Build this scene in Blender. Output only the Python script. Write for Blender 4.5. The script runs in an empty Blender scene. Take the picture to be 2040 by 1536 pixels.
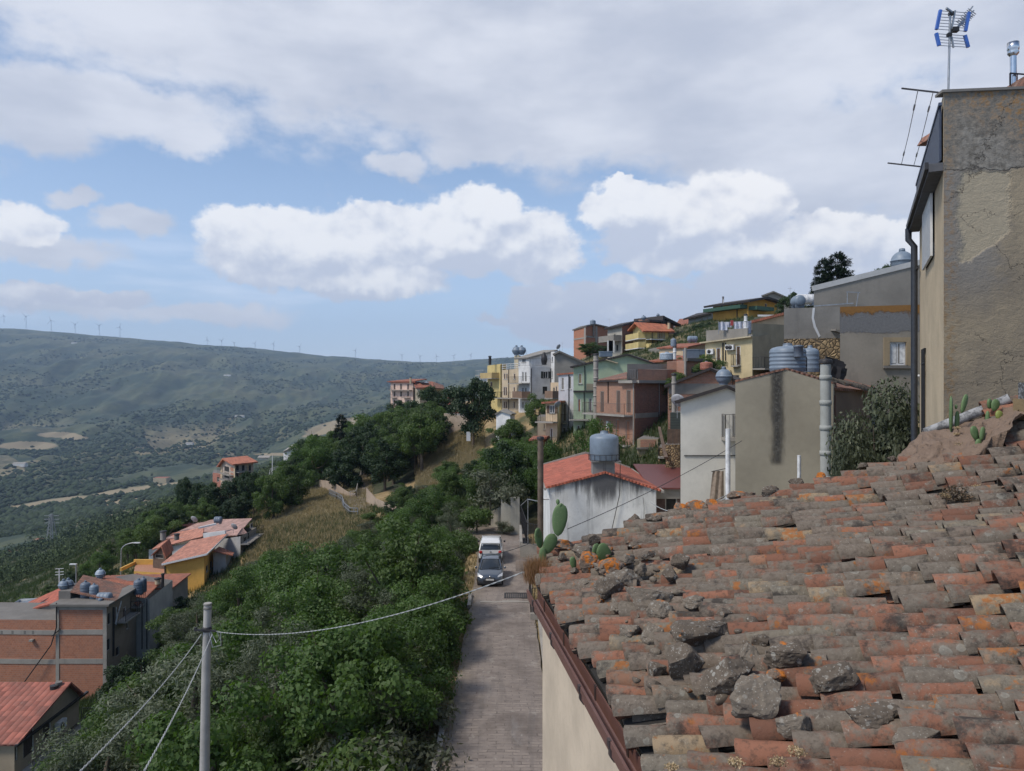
import bpy, math, random
import numpy as np
from mathutils import Vector, Matrix, noise as mnoise
PI=math.pi; R=math.radians
random.seed(7)
SC=bpy.context.scene
COL=SC.collection
# ---------------- camera
CZ=13.0; F=1500.0; CXp=1020.0; CYp=768.0
cam=bpy.data.cameras.new('camera'); camo=bpy.data.objects.new('camera',cam); COL.objects.link(camo)
cam.sensor_fit='HORIZONTAL'; cam.sensor_width=36.0; cam.lens=36.0*F/2040.0
cam.clip_start=0.1; cam.clip_end=60000
camo.location=(0,0,CZ); camo.rotation_euler=(R(90),0,0)
SC.camera=camo
SC.view_settings.view_transform='Standard'; SC.view_settings.look='None'
SC.view_settings.exposure=0.42; SC.view_settings.gamma=1.0
# ---------------- node helper
class G:
    def __init__(s,nt): s.nt=nt; nt.nodes.clear()
    def n(s,t,**k):
        nd=s.nt.nodes.new(t)
        for a,b in k.items(): setattr(nd,a,b)
        return nd
    def put(s,sock,v):
        if isinstance(v,bpy.types.NodeSocket): s.nt.links.new(v,sock)
        elif v is not None:
            if sock.type=='RGBA' and len(v)==3: v=(*v,1)
            sock.default_value=v
    def m(s,op,a,b=None,c=None,clamp=False):
        nd=s.n('ShaderNodeMath',operation=op); nd.use_clamp=clamp
        for i,v in enumerate((a,b,c)):
            if v is not None: s.put(nd.inputs[i],v)
        return nd.outputs[0]
    def vm(s,op,a,b=None):
        nd=s.n('ShaderNodeVectorMath',operation=op)
        s.put(nd.inputs[0],a)
        if b is not None: s.put(nd.inputs[1],b)
        return nd.outputs[0]
    def mix(s,f,a,b,bt='MIX'):
        nd=s.n('ShaderNodeMix',data_type='RGBA',blend_type=bt)
        s.put(nd.inputs['Factor'],f)
        s.put(nd.inputs[6],a); s.put(nd.inputs[7],b)
        return nd.outputs[2]
    def noise(s,vec,scale,detail=4,rough=.55,dist=0,out=0):
        nd=s.n('ShaderNodeTexNoise'); s.put(nd.inputs['Vector'],vec)
        nd.inputs['Scale'].default_value=scale; nd.inputs['Detail'].default_value=detail
        nd.inputs['Roughness'].default_value=rough; nd.inputs['Distortion'].default_value=dist
        return nd.outputs[out]
    def vor(s,vec,scale,out='Distance',feature='F1',rnd=1):
        nd=s.n('ShaderNodeTexVoronoi',feature=feature); s.put(nd.inputs['Vector'],vec)
        nd.inputs['Scale'].default_value=scale; nd.inputs['Randomness'].default_value=rnd
        return nd.outputs[out]
    def ss(s,v,a,b,lo=0,hi=1):
        nd=s.n('ShaderNodeMapRange',interpolation_type='SMOOTHSTEP')
        s.put(nd.inputs[0],v); nd.inputs[1].default_value=a; nd.inputs[2].default_value=b
        nd.inputs[3].default_value=lo; nd.inputs[4].default_value=hi
        return nd.outputs[0]
    def mapv(s,vec,scale=(1,1,1),loc=(0,0,0),rot=(0,0,0)):
        nd=s.n('ShaderNodeMapping'); s.put(nd.inputs[0],vec)
        nd.inputs['Scale'].default_value=scale; nd.inputs['Location'].default_value=loc; nd.inputs['Rotation'].default_value=rot
        return nd.outputs[0]
    def sep(s,v):
        nd=s.n('ShaderNodeSeparateXYZ'); s.put(nd.inputs[0],v); return nd.outputs
    def comb(s,x,y,z):
        nd=s.n('ShaderNodeCombineXYZ')
        for i,v in enumerate((x,y,z)): s.put(nd.inputs[i],v)
        return nd.outputs[0]
    def bump(s,h,st=.3,d=.05,nrm=None):
        nd=s.n('ShaderNodeBump'); s.put(nd.inputs['Height'],h)
        nd.inputs['Strength'].default_value=st; nd.inputs['Distance'].default_value=d
        if nrm is not None: s.put(nd.inputs['Normal'],nrm)
        return nd.outputs[0]
    def tc(s,o='Object'): return s.n('ShaderNodeTexCoord').outputs[o]
# ---------------- world: Nishita sky and procedural clouds laid out by compass direction
SUN_EL=R(52); SUN_AZ=R(241)     # azimuth measured clockwise from +Y (view direction)
w=bpy.data.worlds.new('World'); SC.world=w; w.use_nodes=True
g=G(w.node_tree)
sky=g.n('ShaderNodeTexSky',sky_type='NISHITA'); sky.sun_disc=False
sky.sun_elevation=SUN_EL; sky.sun_rotation=SUN_AZ; sky.altitude=700; sky.air_density=1.0; sky.dust_density=1.2; sky.ozone_density=1.5
d=g.n('ShaderNodeTexCoord').outputs['Generated']
dx,dy,dz=g.sep(d)
az=g.m('ARCTAN2',dx,dy); el=g.m('ARCSINE',g.m('MINIMUM',g.m('MAXIMUM',dz,-1.0),1.0))
ae=g.comb(az,el,0.0)
w1=g.noise(ae,9,5,.6,out=1); w2=g.noise(ae,34,4,.6,out=1)
aew=g.vm('ADD',ae,g.vm('ADD',g.vm('MULTIPLY',g.vm('SUBTRACT',w1,(.5,.5,.5)),(.075,.05,0)),g.vm('MULTIPLY',g.vm('SUBTRACT',w2,(.5,.5,.5)),(.03,.026,0))))
def ang(px,py):
    x=(px-CXp)/F; z=(CYp-py)/F
    return math.atan2(x,1.0), math.atan2(z,math.hypot(x,1.0))
def blobs(vec,lst,flat=1.0):
    X_,Y_,_=g.sep(vec); cur=None
    for (px,py,rx,ry) in lst:
        a,e=ang(px,py); ra=rx/F*math.cos(a)**1.5; re=ry/F*math.cos(a)
        u=g.m('DIVIDE',g.m('SUBTRACT',X_,a),ra)
        v=g.m('DIVIDE',g.m('SUBTRACT',Y_,e),re)
        vn=g.m('MULTIPLY',g.m('MINIMUM',v,0.0),flat)
        v=g.m('ADD',g.m('MAXIMUM',v,0.0),vn)
        q=g.m('SUBTRACT',1.0,g.m('SQRT',g.m('ADD',g.m('MULTIPLY',u,u),g.m('MULTIPLY',v,v))))
        cur=q if cur is None else g.m('MAXIMUM',cur,q)
    return cur
cum=[(640,500,270,90),(900,480,220,95),(960,440,100,65),(760,440,110,45),(1060,500,100,90),(520,450,150,55),(700,560,220,50),(560,540,120,50),
     (1260,420,115,75),(1400,440,150,100),(1480,420,110,70),(1330,490,170,75),(1250,360,40,22),(1500,500,180,60),
     (60,450,90,50),(1130,640,150,66),(1300,625,190,72),(1080,600,80,42),(1210,600,120,50),(1650,560,330,85),(1740,480,160,60),(1650,470,130,50),
     (990,635,45,13),(60,585,130,28),(200,592,120,24)]
fc=blobs(aew,cum,1.25)
# the high veil: broad grey-white sheet filling the upper sky, with torn lower edge
X_,Y_,_=g.sep(aew)
def veil(lst):
    return blobs(aew,lst,1.0)
vl=[(1400,60,1150,255),(600,60,900,150),(180,200,330,75),(360,270,90,45),(1180,230,560,110),(1700,300,430,200),(60,240,150,60),(2300,200,700,420),(-500,100,600,260),(940,300,130,45),(800,325,80,28),(150,385,55,22),(260,440,80,30),(180,600,190,34),(400,620,190,26),(100,500,130,30),(600,-500,1500,520),(1900,-600,1500,700)]
fv=veil(vl)
ns=g.noise(g.mapv(ae,(1,2.0,1)),5.5,7,.58)
nf=g.noise(g.mapv(ae,(1,1.5,1)),26,4,.62)
nw=g.noise(g.mapv(ae,(1,1.8,1)),60,4,.65)
cm=g.ss(g.m('ADD',g.m('MULTIPLY',fc,1.7),g.m('ADD',g.m('MULTIPLY',g.m('SUBTRACT',nf,.5),.8),g.m('MULTIPLY',g.m('SUBTRACT',nw,.5),.35))),-.01,.36)
vmk=g.ss(g.m('ADD',g.m('ADD',fv,g.m('MULTIPLY',g.m('SUBTRACT',ns,.5),1.5)),g.m('MULTIPLY',g.m('SUBTRACT',nf,.5),.35)),-.12,.38)
# thin streaks low over the horizon
st=g.noise(g.mapv(ae,(1,7,1),rot=(0,0,.05)),3.2,5,.55)
sm=g.m('MULTIPLY',g.ss(st,.50,.70),g.m('MULTIPLY',g.ss(el,.0,.06),g.ss(el,.22,.12)))
lowh=g.ss(el,.17,-.02)
# relief shading of the cumulus: difference of the same fields toward the light
nb=g.noise(g.mapv(ae,(1,1.25,1)),17,5,.5); nb2=g.noise(g.mapv(g.vm('ADD',ae,(-.007,.013,0)),(1,1.25,1)),17,5,.5)
rel=g.m('SUBTRACT',nb,nb2)
mains=[cum[i] for i in(0,1,2,6,8,9,10,13)]
rel2=g.m('SUBTRACT',blobs(aew,mains,1.25),blobs(g.vm('ADD',aew,(-.006,.026,0)),mains,1.25))
lit=g.ss(g.m('ADD',g.m('ADD',g.m('MULTIPLY',rel,1.1),g.m('MULTIPLY',rel2,.50)),g.m('MULTIPLY',g.m('SUBTRACT',g.noise(ae,6,3,.5),.42),.35)),-.19,.27)
skyc=g.vm('MULTIPLY',sky.outputs[0],(.105,.105,.105))
hz=g.mix(g.m('MULTIPLY',g.ss(el,.42,-.03),.70),skyc,(.36,.46,.65))
ncol=g.noise(g.mapv(ae,(1,2.6,1)),3.4,5,.55)
vcol=g.mix(g.ss(ncol,.34,.68),(.37,.40,.475),(.53,.55,.605))
hz=g.mix(g.m('MULTIPLY',sm,.42),hz,(.62,.66,.76))
c1=g.mix(g.m('MULTIPLY',vmk,.94),hz,vcol)
ccol=g.mix(lit,(.42,.45,.53),(.68,.68,.69))
c2=g.mix(g.m('MULTIPLY',cm,.90),c1,ccol)
bgd=g.n('ShaderNodeBackground'); g.put(bgd.inputs[0],c2); bgd.inputs[1].default_value=1.14
w.cycles.sampling_method='MANUAL'; w.cycles.sample_map_resolution=512
o=g.n('ShaderNodeOutputWorld'); w.node_tree.links.new(bgd.outputs[0],o.inputs[0])
# ---------------- sun: veiled by cloud
sl=bpy.data.lights.new('sun','SUN'); sl.energy=2.3; sl.angle=R(12); sl.color=(1,.93,.83)
so=bpy.data.objects.new('sun',sl); COL.objects.link(so)
sdir=Vector((math.sin(SUN_AZ)*math.cos(SUN_EL),math.cos(SUN_AZ)*math.cos(SUN_EL),math.sin(SUN_EL)))
so.rotation_euler=sdir.to_track_quat('Z','Y').to_euler(); so.location=(0,0,60)

# ================= frames: readings taken from enlarged crops, turned into metres at a real distance
FRM=[0.0,0.0,1.0]
def fr(t): FRM[:]=t
PX=(0,0,1.0); R1=(1040,540,3.923); R2=(1480,480,3.643); R3=(740,660,3.923); R4=(900,840,3.517); R5=(0,960,3.643); R6=(380,780,3.923)
T1=(1740,0,3.072); T2=(1060,1000,2.866); T3=(1500,1000,2.865); T4=(0,1120,3.692); T5=(1500,740,3.778); T6=(1640,760,5.1); T7=(0,620,4.08); T8=(1300,1150,2.757); T9=(1040,900,2.914); T10=(840,1080,3.368)
def X(px,Y): return (FRM[0]+px/FRM[2]-CXp)/F*Y
def Z(py,Y): return CZ+(CYp-(FRM[1]+py/FRM[2]))/F*Y
def P(px,py,Y): return Vector((X(px,Y),Y,Z(py,Y)))
# ================= mesh builder
class MB:
    def __init__(s): s.v=[]; s.f=[]; s.uv=[]; s.c=[]; s.sm=[]; s.col=None
    def face(s,pts,uv=None,sm=False,c=None):
        i=len(s.v); s.v.extend([tuple(p) for p in pts]); s.f.append(tuple(range(i,i+len(pts))))
        s.uv.append(uv); s.sm.append(sm); s.c.append(c)
    def idx(s,verts,faces,sm=True,c=None,uvs=None):
        i=len(s.v); s.v.extend([tuple(p) for p in verts])
        for k,f in enumerate(faces):
            s.f.append(tuple(i+a for a in f)); s.uv.append(uvs[k] if uvs else None); s.sm.append(sm); s.c.append(c)
    def hexa(s,b,t,c=None):   # bottom quad, top quad (same order)
        V=list(b)+list(t)
        a=[(b[1]-b[0]).length,(b[2]-b[1]).length]
        h=(t[0]-b[0]).length
        U=[[(0,0),(0,a[1]),(a[0],a[1]),(a[0],0)],[(0,0),(a[0],0),(a[0],a[1]),(0,a[1])]]
        fs=[(3,2,1,0),(4,5,6,7)]
        for k in range(4):
            fs.append((k,(k+1)%4,4+(k+1)%4,4+k)); U.append([(0,0),(a[k%2],0),(a[k%2],h),(0,h)])
        s.idx(V,fs,False,c,U)
    def box(s,x0,y0,z0,x1,y1,z1):
        b=[Vector((x0,y0,z0)),Vector((x1,y0,z0)),Vector((x1,y1,z0)),Vector((x0,y1,z0))]
        s.hexa(b,[p+Vector((0,0,z1-z0)) for p in b])
    def cbox(s,c,sx,sy,sz,rz=0,M=None):
        m=M if M is not None else Matrix.Rotation(rz,3,'Z')
        c=Vector(c)
        q=[c+m@Vector((a*sx/2,b*sy/2,e*sz/2)) for e in(-1,1) for a,b in((-1,-1),(1,-1),(1,1),(-1,1))]
        s.hexa(q[:4],q[4:])
    def bar(s,a,b,wd,hd=None,up=Vector((0,0,1))):
        a=Vector(a); b=Vector(b); d=(b-a)
        if d.length<1e-6: return
        d.normalize(); hd=hd or wd
        if abs(d.dot(up))>.97: up=Vector((1,0,0))
        u=d.cross(up).normalized(); v=u.cross(d)
        q=[(-1,-1),(1,-1),(1,1),(-1,1)]
        s.hexa([a+u*(x*wd/2)+v*(y*hd/2) for x,y in q],[b+u*(x*wd/2)+v*(y*hd/2) for x,y in q])
    def tube(s,path,r,n=8,cap=True,c=None):
        path=[Vector(p) for p in path]; rs=r if isinstance(r,(list,tuple)) else [r]*len(path)
        V=[];N=len(path); pu=None
        for i,p in enumerate(path):
            d=(path[min(i+1,N-1)]-path[max(i-1,0)]).normalized()
            if pu is None:
                up=Vector((0,0,1)) if abs(d.z)<.95 else Vector((1,0,0)); u=d.cross(up).normalized()
            else: u=(pu-d*pu.dot(d)).normalized()
            pu=u; v=d.cross(u)
            for k in range(n):
                a=2*PI*k/n; V.append(p+(u*math.cos(a)+v*math.sin(a))*rs[i])
        fs=[(i*n+k,i*n+(k+1)%n,(i+1)*n+(k+1)%n,(i+1)*n+k) for i in range(N-1) for k in range(n)]
        s.idx(V,fs,n>4,c)
        if cap:
            s.face([V[k] for k in range(n)][::-1],c=c); s.face([V[(N-1)*n+k] for k in range(n)],c=c)
    def lathe(s,c,prof,n=24,axis='Z',sm=True,cap=True):
        c=Vector(c); V=[]
        for r,h in prof:
            for k in range(n):
                a=2*PI*k/n
                if axis=='Z': q=Vector((r*math.cos(a),r*math.sin(a),h))
                elif axis=='X': q=Vector((h,r*math.cos(a),r*math.sin(a)))
                elif axis=='Y': q=Vector((r*math.cos(a),h,r*math.sin(a)))
                else: q=axis@Vector((r*math.cos(a),r*math.sin(a),h))
                V.append(c+q)
        N=len(prof)
        s.idx(V,[(i*n+k,i*n+(k+1)%n,(i+1)*n+(k+1)%n,(i+1)*n+k) for i in range(N-1) for k in range(n)],sm)
        if cap:
            if prof[0][0]>1e-4: s.face([V[k] for k in range(n)][::-1])
            if prof[-1][0]>1e-4: s.face([V[(N-1)*n+k] for k in range(n)])
    def slab(s,pts,th,up=None):  # polygon slab, extruded downwards; uv: u along first edge
        pts=[Vector(p) for p in pts]; n=len(pts)
        e=(pts[1]-pts[0]).normalized(); nn=Vector((0,0,0))
        for i in range(n): nn+=pts[i].cross(pts[(i+1)%n])
        nn.normalize(); 
        if nn.z<0: nn=-nn; pts=pts[::-1]; 
        f=nn.cross(e)
        uv=[((p-pts[0]).dot(e),(p-pts[0]).dot(f)) for p in pts]
        s.face(pts,uv)
        lo=[p-nn*th for p in pts]; s.face(lo[::-1],uv[::-1])
        for i in range(n):
            j=(i+1)%n; L=(pts[j]-pts[i]).length
            s.face([lo[i],lo[j],pts[j],pts[i]],[(0,0),(L,0),(L,th),(0,th)])
    def build(s,name,m,loc=(0,0,0),parent=None):
        me=bpy.data.meshes.new(name); L=Vector(loc)
        me.from_pydata([(v[0]-L[0],v[1]-L[1],v[2]-L[2]) for v in s.v],[],s.f)
        me.polygons.foreach_set('use_smooth',s.sm)
        if any(u is not None for u in s.uv):
            ul=me.uv_layers.new(name='UVMap'); flat=[]
            for f,u in zip(s.f,s.uv):
                if u is None: flat.extend([0.0]*(2*len(f)))
                else:
                    for a in u: flat.extend(a)
            ul.data.foreach_set('uv',flat)
        if any(c is not None for c in s.c):
            at=me.attributes.new('tint','FLOAT_COLOR','FACE'); flat=[]
            for c in s.c: flat.extend((*c,1) if c is not None else (0,0,0,1))
            at.data.foreach_set('color',flat)
        if m is not None:
            for mm in (m if isinstance(m,(list,tuple)) else [m]): me.materials.append(mm)
        me.update()
        ob=bpy.data.objects.new(name,me); COL.objects.link(ob)
        if parent is None: ob.location=L
        else: ob.parent=parent
        return ob
def tag(o,label=None,cat=None,group=None,kind=None):
    if label: o['label']=label
    if cat: o['category']=cat
    if group: o['group']=group
    if kind: o['kind']=kind
    return o
class Thing:
    def __init__(s,name,label,cat,loc,group=None):
        s.L=Vector(loc); s.o=bpy.data.objects.new(name,None); s.o.location=s.L; s.o.empty_display_size=.3
        COL.objects.link(s.o); tag(s.o,label,cat,group)
    def part(s,name,mb,m,parent=None,label=None):
        o=mb.build(name,m,s.L,parent or s.o)
        if label: o['label']=label
        return o
def single(name,mb,m,label,cat,loc,group=None):
    o=mb.build(name,m,loc); tag(o,label,cat,group); return o
def clone(o,loc=None,rz=None,sc=None,label=None,group=None,parent=None):
    c=o.copy(); COL.objects.link(c)
    if parent is not None: c.parent=parent
    for ch in list(o.children): clone(ch,parent=c)
    if loc is not None: c.location=loc
    if rz is not None: c.rotation_euler=(0,0,rz)
    if sc is not None: c.scale=sc
    if label: c['label']=label
    if group: c['group']=group
    return c
# ================= materials
MC={}
def mk(name,fn):
    if name in MC: return MC[name]
    m=bpy.data.materials.new(name); m.use_nodes=True; g=G(m.node_tree)
    p=g.n('ShaderNodeBsdfPrincipled'); out=g.n('ShaderNodeOutputMaterial'); m.node_tree.links.new(p.outputs[0],out.inputs[0])
    r=fn(g,p)
    if r is not None:
        for k,v in r.items(): g.put(p.inputs[k],v)
    MC[name]=m; return m
def sc3(c,k): return tuple(min(1,max(0,x*k)) for x in c)
def plaster(name,col,dirt=.5,bump=.25,sc=1.0,streak=.5,stain=(.10,.095,.085)):
    col=sc3(col,1.1)
    def fn(g,p):
        o=g.tc(); a=g.noise(o,.6*sc,5,.6); b=g.noise(o,7*sc,5,.65)
        s=g.noise(g.mapv(o,(2.2,2.2,.22)),1.0*sc,5,.62)
        c=g.mix(g.ss(a,.3,.7),sc3(col,.84),sc3(col,1.10))
        c=g.mix(g.m('MULTIPLY',g.ss(b,.45,.75),.25),c,sc3(col,.72))
        c=g.mix(g.m('MULTIPLY',g.ss(s,.53,.76),streak*dirt),c,stain)
        n2=g.noise(o,2.3*sc,6,.7); c=g.mix(g.m('MULTIPLY',g.ss(n2,.60,.65),dirt*.38),c,sc3(col,.62)); c=g.mix(g.m('MULTIPLY',g.ss(n2,.40,.36),dirt*.3),c,sc3(col,1.2))
        return {'Base Color':c,'Roughness':.92,'Normal':g.bump(g.m('ADD',b,g.m('MULTIPLY',n2,.6)),bump,.03)}
    return mk(name,fn)
def brickm(name,c1=(.38,.17,.105),c2=(.30,.125,.075),mort=(.32,.28,.23),bw=.26,rh=.12,ms=.014,dirt=.4):
    c1=sc3(c1,1.12); c2=sc3(c2,1.12)
    def fn(g,p):
        uv=g.tc('UV'); o=g.tc()
        bt=g.n('ShaderNodeTexBrick'); g.put(bt.inputs['Vector'],uv)
        g.put(bt.inputs['Color1'],c1); g.put(bt.inputs['Color2'],c2); g.put(bt.inputs['Mortar'],mort)
        bt.inputs['Scale'].default_value=1; bt.inputs['Mortar Size'].default_value=ms; bt.inputs['Brick Width'].default_value=bw; bt.inputs['Row Height'].default_value=rh; bt.inputs['Mortar Smooth'].default_value=.2
        a=g.noise(o,1.1,6,.65); b=g.noise(o,12,4,.6)
        c=g.mix(g.m('MULTIPLY',g.ss(a,.42,.70),dirt),bt.outputs['Color'],(.20,.15,.125))
        c=g.mix(g.m('MULTIPLY',g.ss(b,.5,.75),.35),c,sc3(c1,1.5))
        h=g.m('SUBTRACT',g.m('MULTIPLY',b,.5),bt.outputs['Fac'])
        return {'Base Color':c,'Roughness':.93,'Normal':g.bump(h,.5,.012)}
    return mk(name,fn)
def tilem(name,col=(.34,.115,.065),old=.4,pw=.22,pl=.36,dark=(.11,.085,.07)):
    def fn(g,p):
        uv=g.tc('UV'); o=g.tc(); u,v,_=g.sep(uv)
        us=g.m('DIVIDE',u,pw); vs=g.m('DIVIDE',v,pl)
        fu=g.m('FRACT',us); fv=g.m('FRACT',vs)
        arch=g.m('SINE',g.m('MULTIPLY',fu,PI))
        wn=g.n('ShaderNodeTexWhiteNoise',noise_dimensions='2D'); g.put(wn.inputs[0],g.comb(g.m('FLOOR',us),g.m('FLOOR',vs),0.0))
        r=wn.outputs[0]
        c=g.mix(r,sc3(col,.72),sc3(col,1.22))
        n=g.noise(o,.9,6,.65); n2=g.noise(o,6,5,.65)
        c=g.mix(g.m('MULTIPLY',g.ss(n,.38,.68),old),c,dark)
        c=g.mix(g.m('MULTIPLY',g.ss(n2,.52,.72),old*.7),c,(.26,.23,.19))
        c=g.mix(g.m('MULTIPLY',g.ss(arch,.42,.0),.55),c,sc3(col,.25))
        h=g.m('ADD',arch,g.m('ADD',g.m('MULTIPLY',fv,.35),g.m('MULTIPLY',n2,.2)))
        return {'Base Color':c,'Roughness':.88,'Normal':g.bump(h,.8,.05)}
    return mk(name,fn)
def flat(name,col,rough=.6,metal=0,var=.25,sc=6,bump=.1):
    def fn(g,p):
        o=g.tc(); n=g.noise(o,sc,5,.6)
        c=g.mix(g.ss(n,.3,.7),sc3(col,1-var),sc3(col,1+var*.5))
        return {'Base Color':c,'Roughness':rough,'Metallic':metal,'Normal':g.bump(n,bump,.02)}
    return mk(name,fn)
def slat(name,col,step=.05,rough=.6):
    def fn(g,p):
        u,v,_=g.sep(g.tc('UV')); f=g.m('FRACT',g.m('DIVIDE',v,step))
        n=g.noise(g.tc(),5,4,.6)
        c=g.mix(g.ss(f,.75,.95),g.mix(n,sc3(col,.75),sc3(col,1.15)),sc3(col,.35))
        return {'Base Color':c,'Roughness':rough,'Normal':g.bump(f,.6,.02)}
    return mk(name,fn)
def leafm(name,c1,c2,dry=None,trans=.25):
    def fn(g,p):
        r=g.n('ShaderNodeNewGeometry').outputs['Random Per Island']
        oi=g.n('ShaderNodeObjectInfo').outputs['Random']
        n=g.noise(g.tc(),.9,3,.6)
        c=g.mix(g.m('MULTIPLY_ADD',r,.6,g.m('MULTIPLY',n,.45),clamp=True),c1,c2)
        c=g.mix(g.m('MULTIPLY',oi,.55),c,sc3(c1,.62))
        if dry: c=g.mix(g.ss(r,.90,.97),c,dry)
        p.inputs['Specular IOR Level'].default_value=.35
        tr=g.n('ShaderNodeBsdfTranslucent'); g.put(tr.inputs[0],g.vm('MULTIPLY',c,(1.2,1.35,.6)))
        ms=g.n('ShaderNodeMixShader'); ms.inputs[0].default_value=trans
        g.put(p.inputs['Base Color'],c); p.inputs['Roughness'].default_value=.55
        g.nt.links.new(p.outputs[0],ms.inputs[1]); g.nt.links.new(tr.outputs[0],ms.inputs[2])
        out=[x for x in g.nt.nodes if x.type=='OUTPUT_MATERIAL'][0]; g.nt.links.new(ms.outputs[0],out.inputs[0])
    return mk(name,fn)
M_CONC=plaster('concrete',(.27,.25,.22),.6,.3)
M_DCONC=plaster('dark_concrete',(.15,.14,.125),.7,.4)
M_CREAM=plaster('cream_plaster',(.40,.34,.23),.35,.2)
M_BEIGE=plaster('beige_plaster',(.33,.29,.22),.35,.25)
M_WHITE=plaster('white_plaster',(.56,.56,.55),.35,.15)
M_BRICK=brickm('red_brick'); M_BRICK2=brickm('orange_brick',(.36,.15,.085),(.29,.115,.065),(.33,.23,.17),.3,.2,.010,.25)
M_TILE=tilem('clay_tiles'); M_OTILE=tilem('old_clay_tiles',(.25,.115,.075),.75); M_RTILE=tilem('new_red_tiles',(.40,.11,.065),.15)
M_GLASS=mk('window_glass',lambda g,p:{'Base Color':(.025,.03,.035),'Roughness':.12,'Specular IOR Level':.6})
M_DARK=flat('dark_void',(.02,.018,.016),.9)
M_IRON=flat('dark_iron',(.035,.033,.034),.55,.4)
M_GALV=flat('galvanised_steel',(.35,.36,.37),.45,.6)
M_STEEL=flat('polished_steel',(.62,.63,.64),.22,1.0,.1)
M_WHM=flat('white_painted_metal',(.62,.62,.61),.5)
M_TANK=flat('blue_grey_plastic',(.17,.215,.265),.5,0,.12,3,.05)
M_TANKD=flat('dark_blue_plastic',(.11,.14,.18),.5,0,.12,3,.05)
M_BROWN=slat('brown_slats',(.115,.065,.04)); M_GREYS=slat('grey_slats',(.22,.21,.19)); M_WSLAT=slat('white_slats',(.60,.60,.58)); M_BSLAT=slat('beige_slats',(.42,.31,.18)); M_RSLAT=slat('salmon_slats',(.42,.19,.11)); M_DSLAT=slat('dark_green_slats',(.03,.035,.03))
M_WOOD=flat('weathered_wood',(.12,.08,.055),.8,0,.3,3)
M_BARK=flat('bark',(.11,.085,.06),.95,0,.4,5,.6)
M_MAROON=flat('maroon_sheet',(.13,.038,.033),.45,0,.2)
M_GUTTER=flat('brown_gutter',(.15,.075,.060),.45,.1,.15)
M_CURT=flat('white_curtain',(.62,.62,.60),.9)
def slabm(): return M_CONC
# ================= terrain: one sheet from the house to beyond the far ridge
CTRL=[]
def col_(px,lst):
    for Y,v,k in lst:
        z=v if k=='z' else CZ+(CYp-v)/F*Y
        CTRL.append(((px-CXp)/300.0,math.log(Y)*2.0,(z-CZ)/(Y+60)))
def zz(*a): return [(Y,v,'z') for Y,v in a]
def pp(*a): return [(Y,v,'p') for Y,v in a]
far=lambda r:zz((9000,r*.8),(14000,r*.5))
col_(-900,zz((4,-1),(12,-7),(25,-14),(50,-25),(90,-38),(200,-60),(600,-130),(1500,-230),(2500,-190),(4000,60),(6500,600))+far(600))
col_(-350,zz((5,-1.5),(12,-5),(25,-10),(50,-19),(80,-26),(150,-40),(300,-75),(600,-135),(1500,-220),(2500,-200),(4000,20),(6500,570))+far(570))
col_(0,zz((5,-1),(12,-3),(25,-7.5),(45,-14),(74,-20),(90,-23),(120,-26))+pp((150,1205),(300,1150),(600,1110),(1000,1060),(1500,990),(2000,942),(2600,886),(3500,812),(4500,738),(5500,684),(6400,649))+far(524))
col_(150,pp((150,1150),(250,1115),(500,1080),(1000,1035),(1800,960),(3500,812),(5000,720),(6400,664)))
col_(300,zz((5,-.6),(12,-1.5),(25,-5),(45,-10),(74,-16.5),(95,-17),(120,-14))+pp((150,1062),(200,1042),(400,1022),(700,1010),(1200,985),(1800,953),(2500,892),(3500,818),(4500,752),(5500,700),(6400,672))+far(420))
col_(450,zz((12,-1),(25,-3.5),(45,-8),(74,-12),(100,-13),(115,-11.7),(130,-12.3),(160,-15))+pp((250,1000),(500,985),(1000,965),(1800,930),(2500,883),(3500,822),(4500,766),(5500,712),(6400,689))+far(350))
col_(600,zz((12,-.8),(25,-2.5),(45,-5.5),(70,-8.5),(100,-8.9),(120,-8),(140,-7.7),(180,-10),(300,-21),(600,-52))+pp((1500,912),(2500,878),(3500,835),(4500,782),(5500,728),(6400,703))+far(290))
col_(750,zz((12,0),(25,-1),(45,-3),(70,-5.5),(100,-6),(130,-5.8),(150,-5.2),(180,-2.8),(220,-.5),(300,-3.4),(600,-20))+pp((1200,852),(2000,840),(3500,812),(4500,778),(5500,740),(6400,716))+far(230))
col_(900,zz((5,0),(25,0),(45,-.5),(70,-1),(100,-1.5),(125,-.5),(150,2.8),(190,5.1),(265,5.2),(400,4),(800,-10),(1500,-60))+pp((3000,800),(4500,765),(5500,737),(6400,725)))
col_(1020,zz((6400,250),(5500,150),(4500,40)))
col_(1080,zz((6400,275),(9000,240)))
col_(1050,zz((12,0),(45,0),(66,0),(75,.8),(100,2.2),(115,5.2),(135,8.3),(180,12),(300,8),(600,0),(1500,-20)))
col_(1200,zz((12,0),(45,.0),(60,1.5),(75,5.6),(100,9.5),(130,14),(180,20),(210,22),(300,22),(600,5),(1500,0),(6500,250)))
col_(1400,zz((12,1),(30,2),(42,4),(60,8),(80,12),(120,19),(165,26),(180,28),(250,32),(400,25),(1000,0),(6500,100),(14000,60)))
col_(1600,zz((12,2.5),(25,5),(32,6.5),(42,9.5),(80,15),(120,22),(180,31),(300,36),(600,20),(6500,50)))
col_(1850,zz((12,5),(20,7.5),(32,10),(60,17),(100,25),(180,36),(300,40),(6500,50)))
col_(2300,zz((5,4),(12,8),(20,11),(50,19),(100,30),(300,48),(6500,50)))
col_(3200,zz((5,7),(12,12),(50,26),(300,60),(6500,50),(14000,40)))
_C=np.array([c[:2] for c in CTRL]); _Vv=np.array([c[2] for c in CTRL]); _n=len(_C)
def _U(r2): return np.where(r2>1e-12,r2*np.log(np.maximum(r2,1e-12)),0.0)
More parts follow.
